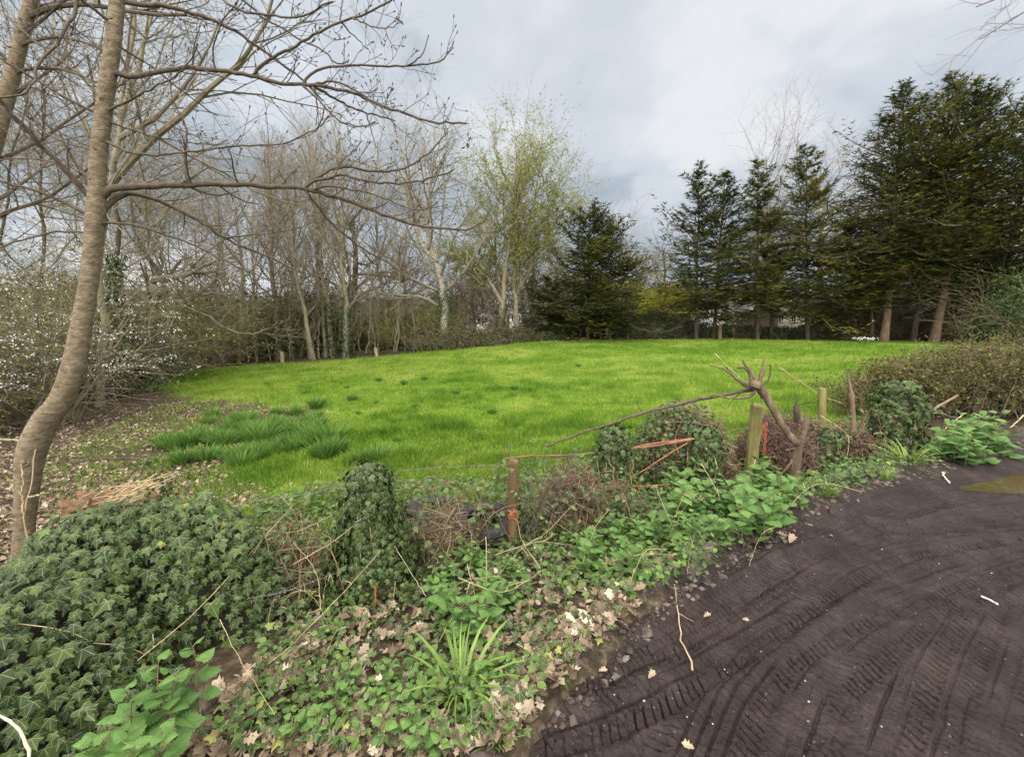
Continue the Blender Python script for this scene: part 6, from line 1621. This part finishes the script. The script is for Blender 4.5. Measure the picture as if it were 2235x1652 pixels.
def barbed(label, pts, seed):
    rng = np.random.default_rng(seed); P = resample(smooth(np.array([at(*p) for p in pts]), 8), 60); mb = MB()
    s = np.linspace(0, 70, 60)
    for ph in (0, PI):
        Q = P+np.stack([0*s, np.cos(s+ph), np.sin(s+ph)], 1)*.0016; tube_batch(mb, Q[None], np.full((1, 60), .0012), 4)
    for k in range(3, 58, 4):
        for q in range(3):
            d = rdir(rng, 1)[0]*.014; tube_batch(mb, np.stack([P[k]-d, P[k], P[k]+d])[None], np.full((1, 3), .0011), 3)
    return solo('barbed_wire', mb, M_['wire'], label, 'barbed wire', P[0], 'barbed wire strands of the old fence')
barbed('upper barbed wire strand sagging from the ivy bank to the brown post', [(530, 1095, 2.5), (640, 1082, 2.62), (720, 1066, 2.72), (800, 1040, 2.85), (900, 1024, 2.98), (1020, 1016, 3.15), (1118, 1012, 3.28)], 1)
barbed('barbed wire strand from the brown post to the ivy topped post', [(1122, 1012, 3.3), (1180, 1006, 3.5), (1260, 992, 3.75), (1320, 980, 3.95)], 2)
barbed('lower barbed wire strand crossing in front of the tyres', [(860, 1135, 2.85), (940, 1128, 2.98), (1030, 1122, 3.12), (1118, 1112, 3.26)], 3)
barbed('low barbed wire strand at the right edge of the ivy bank', [(540, 1305, 2.2), (620, 1290, 2.3), (700, 1262, 2.45), (760, 1240, 2.6)], 4)
barbed('barbed wire strand curling from the mossy square post into the brush heap', [(1645, 930, 4.55), (1600, 938, 4.5), (1550, 958, 4.42), (1480, 1000, 4.35)], 5)

# tyres
def tyre(label, c, tilt, az, Ro, wd):
    t = thing('tyre', label, 'tyre', c, 'old tyres dumped at the fence')
    prof = []
    for a in np.linspace(0, 2*PI, 22)[:-1]:
        r = (Ro-.06)+.062*math.copysign(abs(math.cos(a))**.55, math.cos(a)); z = wd/2*math.copysign(abs(math.sin(a))**.6, math.sin(a)); prof.append((r, z))
    prof = prof[3:]+prof[:0]; prof = [p for p in prof]
    prof.sort(key=lambda p: math.atan2(p[1], p[0]-(Ro-.06)))
    prof = [p for p in prof if not (p[0] < Ro-.095 and abs(p[1]) < wd*.36)]
    n = 72; A = np.arange(n)*2*PI/n
    M = np.array(((1, 0, 0), (0, math.cos(tilt), -math.sin(tilt)), (0, math.sin(tilt), math.cos(tilt)))); Z = np.array(((math.cos(az), -math.sin(az), 0), (math.sin(az), math.cos(az), 0), (0, 0, 1)))
    T = (Z@M).T
    V = np.array([[(r-(.006 if (r > Ro-.02 and (i % 3 == 0)) else 0))*np.cos(a_), (r-(.006 if (r > Ro-.02 and (i % 3 == 0)) else 0))*np.sin(a_), z] for i, a_ in enumerate(A) for r, z in prof]); K = len(prof)
    i = np.arange(n)[:, None]; j = np.arange(K-1)[None]
    f = np.stack([i*K+j, i*K+j+1, ((i+1) % n)*K+j+1, ((i+1) % n)*K+j], -1).reshape(-1, 4)
    mb = MB(); mb.add(V@T+np.array(c), f); part('carcass', mb, M_['rubber'], t, True)
    for zg in (-.3, 0., .3):     # tread grooves as raised ribs
        g = MB(); ring = np.array([[(Ro+.002)*np.cos(a_), (Ro+.002)*np.sin(a_), zg*wd] for a_ in np.append(A, A[0])]); tube_batch(g, (ring@T+np.array(c))[None], np.full((1, n+1), .008), 5); part('tread_rib', g, M_['rubber'], t, True)
    for zs in (-1, 1):
        g = MB(); ring = np.array([[(Ro-.112)*np.cos(a_), (Ro-.112)*np.sin(a_), zs*wd*.4] for a_ in np.append(A, A[0])]); tube_batch(g, (ring@T+np.array(c))[None], np.full((1, n+1), .011), 6); part('bead', g, M_['rubber'], t, True)
c = gr(1052, 1192); tyre('old black tyre lying tilted beside the brown post, open top showing', c+np.array([0.02, .12, .13]), math.radians(5), .15, .27, .18)
c = gr(928, 1178); tyre('old black tyre half hidden in ivy behind the first one, further left', c+np.array([.03, .38, .07]), math.radians(-4), -.2, .27, .17)

# brush heaps
def brush(label, X, Y, d, wpx, Yt, ry, n, seed, mat, ivyn=0, ivyoff=(0, 0), r=(.002, .006), litter=1500):
    rng = np.random.default_rng(seed); b = gz(at(X, Y, d)[0], d); h = at(X, Yt, d)[2]-b[2]; rx = wpx*S/F*d/2
    t = thing('brush_heap', label, 'brush heap', b, 'heaps of dead brush along the fence')
    dv = rdir(rng, n); dv[:, 2] = np.abs(dv[:, 2]); rr = .5+.5*rng.random(n)**.5
    c = b+dv*np.array([rx, ry, h])*rr[:, None]*(1+.25*(vnoise(dv[:, 0]*3, dv[:, 2]*3, seed)[:, None]-.5))
    tan = nrm(np.cross(dv, rdir(rng, n))+.35*rdir(rng, n)); L_ = .12+.45*rng.random(n)**1.5
    K = 6; P = np.empty((n, K, 3)); D = tan
    P[:, 0] = c-tan*(L_/2)[:, None]
    for i in range(1, K):
        D = nrm(D+rng.normal(0, .14, D.shape)-dv*.16); P[:, i] = P[:, i-1]+D*(L_/(K-1))[:, None]
    P[:, :, 2] = np.maximum(P[:, :, 2], b[2]-.02)
    R = (r[0]+(r[1]-r[0])*rng.random((n, 1))**2)*np.linspace(1, .5, K)[None]
    tw = MB(); tube_batch(tw, P, R, 4, rng.random(n)); part('twigs', tw, surf_mat('brush_twigs_'+str(seed), mat, 3, 2, .9, 0, vmix=.75), t)
    # dense inner litter
    m = litter; dd = rdir(rng, m); dd[:, 2] = np.abs(dd[:, 2]); q = b+dd*np.array([rx, ry, h])*(.55+.3*rng.random(m))[:, None]
    lf = MB(); scatter(lf, OAK, q, dd+.5*rdir(rng, m), rdir(rng, m), .05+.05*rng.random(m), np.clip(rng.normal(.12, .12, m), 0, 1)); part('dry_leaves', lf, LM['dead'], t, lc=True)
    if ivyn:
        a = rdir(rng, ivyn*3); a[:, 2] = np.abs(a[:, 2]); k = (a[:, 0]*ivyoff[0]+a[:, 2]*ivyoff[1]+.25*rng.standard_normal(len(a))) > .55; a = a[k][:ivyn]; m = len(a)
        q = b+a*np.array([rx, ry, h])*(.98+.12*rng.random(m))[:, None]
        iv = MB(); scatter(iv, IVY, q, a+.5*rdir(rng, m), np.array([0, 0, -1.])+.7*rdir(rng, m), .03+.03*rng.random(m), np.clip(rng.normal(.4, .22, m), 0, 1)); part('ivy', iv, LM['ivy'], t, lc=True)
BRC = [(0, (.04, .028, .016)), (.5, (.17, .125, .075)), (1, (.42, .33, .2))]
BRR = [(0, (.03, .017, .014)), (.5, (.13, .075, .06)), (1, (.24, .15, .115))]
brush('big domed heap of dead brush capped with ivy behind the two ivy posts', 1488, 1020, 4.85, 240, 885, .5, 3400, 41, BRC, 900, (-.6, .7))
brush('reddish brown twig heap behind the mossy square post and the leaning pollard', 1690, 1010, 5.0, 170, 905, .45, 1900, 42, BRR)
brush('low tangle of dead twigs around the foot of the dark snag', 1760, 985, 5.2, 120, 905, .3, 700, 43, BRC)
brush('thin dry bramble twigs heaped between the brown post and the ivy topped post', 1245, 1120, 3.75, 190, 1000, .35, 900, 45, BRC, r=(.0015, .0035), litter=150)
brush('loose dead twigs caught in the gap between the bell shaped ivy mound and the tyres', 960, 1185, 3.05, 190, 1085, .3, 420, 46, BRC, r=(.0015, .003), litter=60)
brush('straggling dead stems over the low ivy behind the big ivy bank', 620, 1240, 2.6, 200, 1120, .3, 420, 47, BRC, 500, (0, .3), r=(.0015, .003), litter=60)
brush('dead twig tangle at the foot of the reddish stake', 1860, 1000, 5.25, 120, 945, .3, 600, 44, BRR)

# bramble canes: arching stems with sparse leaves
def bramble(label, X, Y, n, span, hmax, seed, leaves=16, mat='redstick'):
    rng = np.random.default_rng(seed); b = gr(X, Y); t = thing('bramble', label, 'bramble', b, 'bramble canes on the old fence'); st = MB(); lf = MB()
    for k in range(n):
        a = rng.random()*2*PI; L_ = span*(.5+.8*rng.random()); h = hmax*(.5+.7*rng.random()); p0 = b+np.array([rng.normal(0, .12), rng.normal(0, .08), 0])
        e = p0+np.array([math.cos(a)*L_, math.sin(a)*L_*.45, -.05]); e[2] = float(H(e[0], e[1]))+rng.random()*.25
        P = resample(smooth(np.array([p0, p0*.7+e*.3+np.array([0, 0, h*.9]), p0*.35+e*.65+np.array([0, 0, h*.85]), e]), 7), 16)+rng.normal(0, .006, (16, 3)); R = np.linspace(.0045, .0018, 16)*(.7+.7*rng.random())
        tube_batch(st, P[None], R[None], 5)
        tw, rw = grow(rng, P[None], R[None], 5, .2, .95, 55, 15, .2, N=5, rr=.5, rmin=.0015, wig=.2); tube_batch(st, tw, rw, 3)
        m = leaves; q = tw[rng.integers(0, 5, m), rng.integers(1, 5, m)]+rng.normal(0, .015, (m, 3))
        scatter(lf, NET, q, np.array([0, -.3, 1.])+.6*rdir(rng, m), rdir(rng, m)-np.array([0, 0, .4]), .028+.03*rng.random(m), rng.random(m), 1.1)
    part('canes', st, M_[mat], t, True); part('leaves', lf, LM['brambleleaf'], t, lc=True)
LM['brambleleaf'] = leaf_mat('bramble_leaflet', [(0, (.04, .075, .03)), (.6, (.08, .13, .045)), (1, (.15, .19, .06))], .5, .2, .35)
for k, (X, Y, n, sp, h, lab) in enumerate([(1010, 1200, 7, .7, .55, 'bramble arching over the tyres left of the brown post'), (1170, 1190, 9, .7, .6, 'bramble tangle just right of the brown post'), (1260, 1160, 10, .6, .5, 'dense dry bramble tangle in front of the ivy topped post'), (880, 1240, 5, .6, .55, 'bramble with long canes right of the bell shaped ivy mound'),
                                         (640, 1290, 6, .55, .4, 'bramble sprays between the ivy bank and the bell shaped mound'), (1330, 1160, 6, .5, .4, 'bramble below the ivy topped post'), (1870, 1000, 6, .5, .5, 'bramble left of the fat ivy stump, behind the short grass tuft'), (2020, 960, 5, .6, .5, 'bramble at the right foot of the fat ivy stump')]):
    bramble(lab, X, Y, n*2, sp, h, 800+k, 10 if k not in (2,) else 4, 'redstick' if k % 2 == 0 else 'bark_twig')

# pale dry stems leaning through the verge
DS = [([(500, 1500, 1.8), (620, 1420, 2.0), (760, 1280, 2.3), (830, 1200, 2.45)], 4), ([(640, 1230, 2.45), (720, 1185, 2.5), (790, 1130, 2.55)], 4), ([(560, 1150, 2.7), (640, 1160, 2.6), (730, 1120, 2.6)], 4), ([(1020, 1230, 2.6), (1045, 1340, 2.4), (1055, 1410, 2.25)], 3), ([(960, 1395, 2.1), (1000, 1330, 2.25), (1060, 1318, 2.2)], 4),
      ([(975, 1420, 2.1), (1010, 1380, 2.15), (1060, 1370, 2.1)], 3), ([(1150, 1480, 1.95), (1200, 1400, 2.1), (1300, 1310, 2.35), (1370, 1240, 2.55)], 4), ([(930, 1300, 2.3), (905, 1260, 2.4), (860, 1190, 2.55)], 3), ([(1060, 1170, 2.75), (1062, 1260, 2.5), (1056, 1330, 2.35)], 3), ([(1080, 1210, 2.7), (1180, 1170, 2.9), (1250, 1100, 3.2)], 3),
      ([(1180, 1240, 2.6), (1140, 1180, 2.8), (1130, 1140, 3.0)], 3), ([(1270, 1230, 2.7), (1300, 1150, 3.0), (1330, 1110, 3.2)], 3), ([(300, 1440, 1.8), (430, 1330, 2.1), (560, 1190, 2.4), (640, 1100, 2.6)], 5), ([(1435, 1070, 3.6), (1470, 1150, 3.1), (1500, 1190, 2.95)], 3), ([(1530, 1010, 3.9), (1560, 1060, 3.7), (1572, 1090, 3.5)], 3), ([(1650, 1000, 4.2), (1640, 1030, 4.0), (1625, 1055, 3.9)], 3),
      ([(1790, 905, 5.0), (1850, 950, 4.9), (1845, 1010, 4.8)], 4), ([(1700, 800, 5.4), (1790, 860, 5.3), (1840, 880, 5.2)], 3), ([(1560, 770, 5.2), (1600, 810, 5.0), (1650, 850, 4.8)], 2.5), ([(2100, 905, 6.2), (2030, 960, 6.1)], 5), ([(2235, 905, 6.4), (2180, 955, 6.1)], 6), ([(700, 1330, 2.2), (690, 1250, 2.3), (640, 1180, 2.45)], 3), ([(480, 1350, 2.0), (520, 1430, 1.85), (600, 1560, 1.6)], 3), ([(1000, 1260, 2.4), (1100, 1290, 2.35), (1190, 1240, 2.5)], 3)]
_r = np.random.default_rng(55)
for _k in range(34):
    _x = _r.uniform(560, 1760); _y = np.interp(_x, [560, 1100, 1760], [1400, 1260, 1060])+_r.normal(0, 60); _p = gr(_x, _y); _dx, _dd, _h = _r.normal(0, 75), _r.normal(0, .12), _r.uniform(30, 130)
    _d = _p[1]; DS.append(([(_x, _y, _d), (_x+_dx*.6, _y-_h*.8, _d+_dd*.5), (_x+_dx*1.3, _y-_h*_r.uniform(.6, 1.1), _d+_dd)], _r.uniform(2, 3.6)))
for k, (pts, w) in enumerate(DS):
    line_thing('dry_stem', 'thin pale dry stem leaning through the verge plants', 'dry stem', pts, w*.6, w*.3, 'straw', 16, .002, 'dry stems on the verge', 4, 2, 900+k)
line_thing('bleached_stem', 'thick white bleached stem curving up in the bottom left corner', 'stem', [(72, 1700, 1.0), (66, 1655, 1.02), (52, 1610, 1.05), (25, 1575, 1.1), (-30, 1545, 1.15)], 8, 6, 'pale_stem', 20, .001)
line_thing('fallen_branch', 'grey fallen branch on the leaf litter left of the leaning tree, running out of frame', 'branch', [(-60, 955, 8.), (0, 958, 7.9), (40, 962, 7.8), (75, 975, 7.6)], 8, 5, 'bark_pale', 16, .01, None, 6, 4)
line_thing('fallen_branch', 'thin dead branch on the leaf litter just right of the leaning trunk', 'branch', [(150, 1010, 6.), (220, 1000, 6.2), (290, 998, 6.4), (340, 1008, 6.3)], 5, 3, 'bark_twig', 16, .012, None, 6, 4, 5)
line_thing('fallen_branch', 'long fallen branch along the grass edge by the field corner posts', 'branch', [(410, 802, 25.2), (460, 797, 26.2), (520, 794, 27.4), (570, 795, 28)], 4, 3, 'bark_red', 16, .03, None, 5, 5, 6)
line_thing('broken_branch', 'broken brown branch leaning against the twiggy hedge foot', 'branch', [(1935, 950, 6.), (2000, 915, 6.3), (2060, 880, 6.6), (2090, 862, 6.8)], 7, 5, 'bark_red', 14, .006)
line_thing('broken_branch', 'dark broken branch sloping down to the right in front of the twiggy hedge', 'branch', [(2010, 880, 6.2), (2060, 905, 6.2), (2120, 915, 6.2), (2180, 930, 6.2)], 6, 5, 'bark_dark', 14, .006, None, 6, 3)
# twig, white stick and leaves on the mud
def mudpt(X, Y, up=.012):
    p = pl0(X, Y); return np.array([p[0], p[1], float(track_height(p[:1], p[1:2], edge_sd(p[:1], p[1:2]))[0])+up])
def mud_line(name, label, cat, pts, w0, w1, mat, seed, twigs=0):
    rng = np.random.default_rng(seed); P = np.array([mudpt(*p) for p in pts]); P = resample(smooth(P, 5), 18); P[1:-1, :2] += rng.normal(0, .004, (16, 2))
    mb = MB(); R = np.linspace(w0, w1, 18)*(1+.15*rng.standard_normal(18)); tube_batch(mb, P[None], R[None], 5)
    if twigs: tube_batch(mb, *grow(rng, P[None], R[None], twigs, .1, .6, 55, 10, .12, N=4, rr=.6, rmin=.0015, wig=.1), 4)
    return solo(name, mb, M_[mat], label, cat, P[0], None, True)
mud_line('twig', 'long thin pale twig lying on the mud across the tyre prints', 'twig', [(1460, 1255, .03), (1472, 1300), (1482, 1350), (1487, 1390), (1500, 1425), (1512, 1452)], .0022, .0048, 'straw', 1, 5)
mud_line('white_stick', 'small split white stick lying on the mud at the right', 'stick', [(2142, 1302, .014), (2158, 1310, .014), (2178, 1318, .014)], .005, .004, 'white', 2)
mud_line('twig', 'short pale stick on the mud near the puddle', 'stick', [(2055, 1037, .02), (2064, 1045, .02), (2074, 1053, .02)], .009, .006, 'pale_stem', 3)
def mud_leaves():
    rng = np.random.default_rng(91)
    for k, (X, Y, s) in enumerate([(1716, 1180, .075), (1722, 1196, .09), (1536, 1345, .05), (1306, 1472, .045), (1415, 1490, .05), (1312, 1455, .03), (1516, 1630, .05), (1820, 1170, .03), (1620, 1350, .035)]):
        p = mudpt(X, Y, .018); mb = MB(); scatter(mb, OAK, p[None], (np.array([0, -.2, 1.])+.3*rdir(rng, 1)), rdir(rng, 1), s, rng.random()*.5+.45, curl=np.array([1.5]))
        solo('dead_leaf', mb, LM['dead'], 'single dry tan leaf lying flat on the mud track', 'leaf', p, 'dead leaves on the mud', lc=True)
mud_leaves()
def pebbles():
    rng = np.random.default_rng(92); n = 1500
    a = np.radians(rng.uniform(-3, 62, n)); r = 1.2*(8/1.2)**rng.random(n); x, y = r*np.sin(a), r*np.cos(a); sd = edge_sd(x, y); k = sd > .02; x, y, sd = x[k], y[k], sd[k]; n = len(x)
    z = track_height(x, y, sd); s = .0018+.0035*rng.random(n)**4*1.6
    O = np.array([(1, 0, 0), (0, 1, 0), (-1, 0, 0), (0, -1, 0), (0, 0, .8), (0, 0, -.8)], float); Fo = np.array([[0, 1, 4], [1, 2, 4], [2, 3, 4], [3, 0, 4], [1, 0, 5], [2, 1, 5], [3, 2, 5], [0, 3, 5]])
    V = O[None]*(s[:, None, None]*(.7+.6*rng.random((n, 6, 1))))+np.stack([x, y, z], 1)[:, None]
    mb = MB(); mb.add(V.reshape(-1, 3), (Fo[None]+(np.arange(n)*6)[:, None, None]).reshape(-1, 3), np.repeat(rng.random(n), 6))
    o = link('pebbles', mb.mesh('pebbles', surf_mat('pale_grit', [(0, (.05, .04, .035)), (.6, (.12, .1, .085)), (1, (.5, .45, .4))], 5, 2, .8, 0, vmix=.9))); tag(o, 'tiny pale stones and grit on the mud', None, None, 'stuff')
pebbles()
def clods():
    rng = np.random.default_rng(93); n = 9000
    p = verge_pts(rng, n, -.1, .2); x, y = p[:, 0], p[:, 1]
    dense = vnoise(x*2.2, y*2.2, 94) > .3; x, y = x[dense], y[dense]; n = len(x)
    off = edge_sd(x, y)
    z = np.where(off > -.02, track_height(x, y, off), H(x, y))-.004; s = .002+.02*rng.random(n)**4
    import bmesh as _bm
    bm = _bm.new(); _bm.ops.create_icosphere(bm, subdivisions=1, radius=1); bm.verts.ensure_lookup_table()
    O = np.array([v.co[:] for v in bm.verts]); Fo = np.array([[v.index for v in f.verts] for f in bm.faces]); bm.free()
    nv = len(O); V = O[None]*(1+.30*rng.standard_normal((n, nv, 1)).clip(-1.2, 1.2))*np.stack([.8+.7*rng.random(n), .8+.7*rng.random(n), .55+.3*rng.random(n)], 1)[:, None]*s[:, None, None]+np.stack([x, y, z+s*.2], 1)[:, None]
    mb = MB(); mb.add(V.reshape(-1, 3), (Fo[None]+(np.arange(n)*nv)[:, None, None]).reshape(-1, 3), np.repeat(rng.random(n), nv))
    o = link('mud_clods', mb.mesh('mud_clods', surf_mat('dried_mud_clods', [(0, (.022, .015, .012)), (.5, (.07, .053, .044)), (.85, (.17, .14, .118)), (1, (.3, .255, .22))], 30, 4, .95, .4, 80, vmix=.6))); tag(o, 'crumbly dry clods along the edge of the track', None, None, 'stuff')
clods()

# ---------------------------------------------------------------- twiggy hedge on the right
LM['hedge'] = leaf_mat('hedge_leaflets', [(0, (.05, .052, .016)), (.6, (.12, .11, .03)), (1, (.24, .21, .06))], .6, .25, .2)
def hedge_bush(label, X, d, wpx, Yt, seed, leafn=3800, nst=60):
    rng = np.random.default_rng(seed); b = gz(at(X, 800, d)[0], d); h = .74*(at(X, Yt, d)[2]-b[2]); rx = wpx*S/F*d/2
    t = thing('hedge_shrub', label, 'hedge', b, 'shrubs of the twiggy hedge by the track')
    n = nst; P = np.empty((n, 7, 3)); P[:, 0] = b+np.stack([rng.uniform(-rx, rx, n)*.8, rng.normal(0, .28, n), -.05+0*rng.random(n)], 1); L_ = h*(.8+.3*rng.random(n)); D = nrm(np.stack([rng.normal(0, .28, n), rng.normal(0, .22, n), np.ones(n)], 1))
    for i in range(1, 7): D = nrm(D+rng.normal(0, .1, D.shape)); P[:, i] = P[:, i-1]+D*(L_/6)[:, None]
    R = (.008+.008*rng.random((n, 1)))*np.linspace(1, .35, 7)[None]
    st = MB(); tube_batch(st, P, R, 5)
    p1, r1 = grow(rng, P, R, 8, .15, 1, 48, 14, .34, N=5, rr=.5, rmin=.0035, wig=.14, trop=.08); p2, r2 = grow(rng, p1, r1, 6, .1, 1, 48, 14, .45, N=4, rr=.6, rmin=.0022, wig=.16, trop=.05)
    tube_batch(st, p1, r1, 3); tube_batch(st, p2, r2, 3); part('stems', st, M_['twig_brown'], t)
    A = p2.reshape(-1, 3); A = A[A[:, 2]-b[2] > .22*h]; q = A[rng.integers(0, len(A), leafn)]+rng.normal(0, .025, (leafn, 3))
    lf = MB(); scatter(lf, DIA, q, rdir(rng, leafn)+np.array([0, 0, .5]), rdir(rng, leafn), .028+.034*rng.random(leafn), rng.random(leafn)); part('leaves', lf, LM['hedge'], t)
for k, (X, d, w, Y, lab) in enumerate([(1905, 7.4, 120, 800, 'lowest sparse shrub at the left end of the twiggy hedge, behind the fat ivy stump'), (1985, 7.6, 140, 770, 'olive twiggy hedge shrub right behind the fat ivy stump'), (2065, 7.5, 150, 752, 'twiggy hedge shrub above the leaning broken branch'), (2140, 7.3, 150, 732, 'tall dense twiggy hedge shrub over the leafy green patch'), (2210, 7.1, 150, 716, 'twiggy hedge shrub at the right picture edge, tallest of the hedge'), (2290, 7.2, 160, 712, 'twiggy hedge shrub just beyond the right picture edge'), (2120, 9.4, 190, 730, 'back row hedge shrub seen over the top of the front ones'), (2020, 9.2, 150, 762, 'back row hedge shrub bordering the grass')]):
    hedge_bush(lab, X, d, w, Y, 950+k, 7500 if k else 2600, 52 if k else 30)
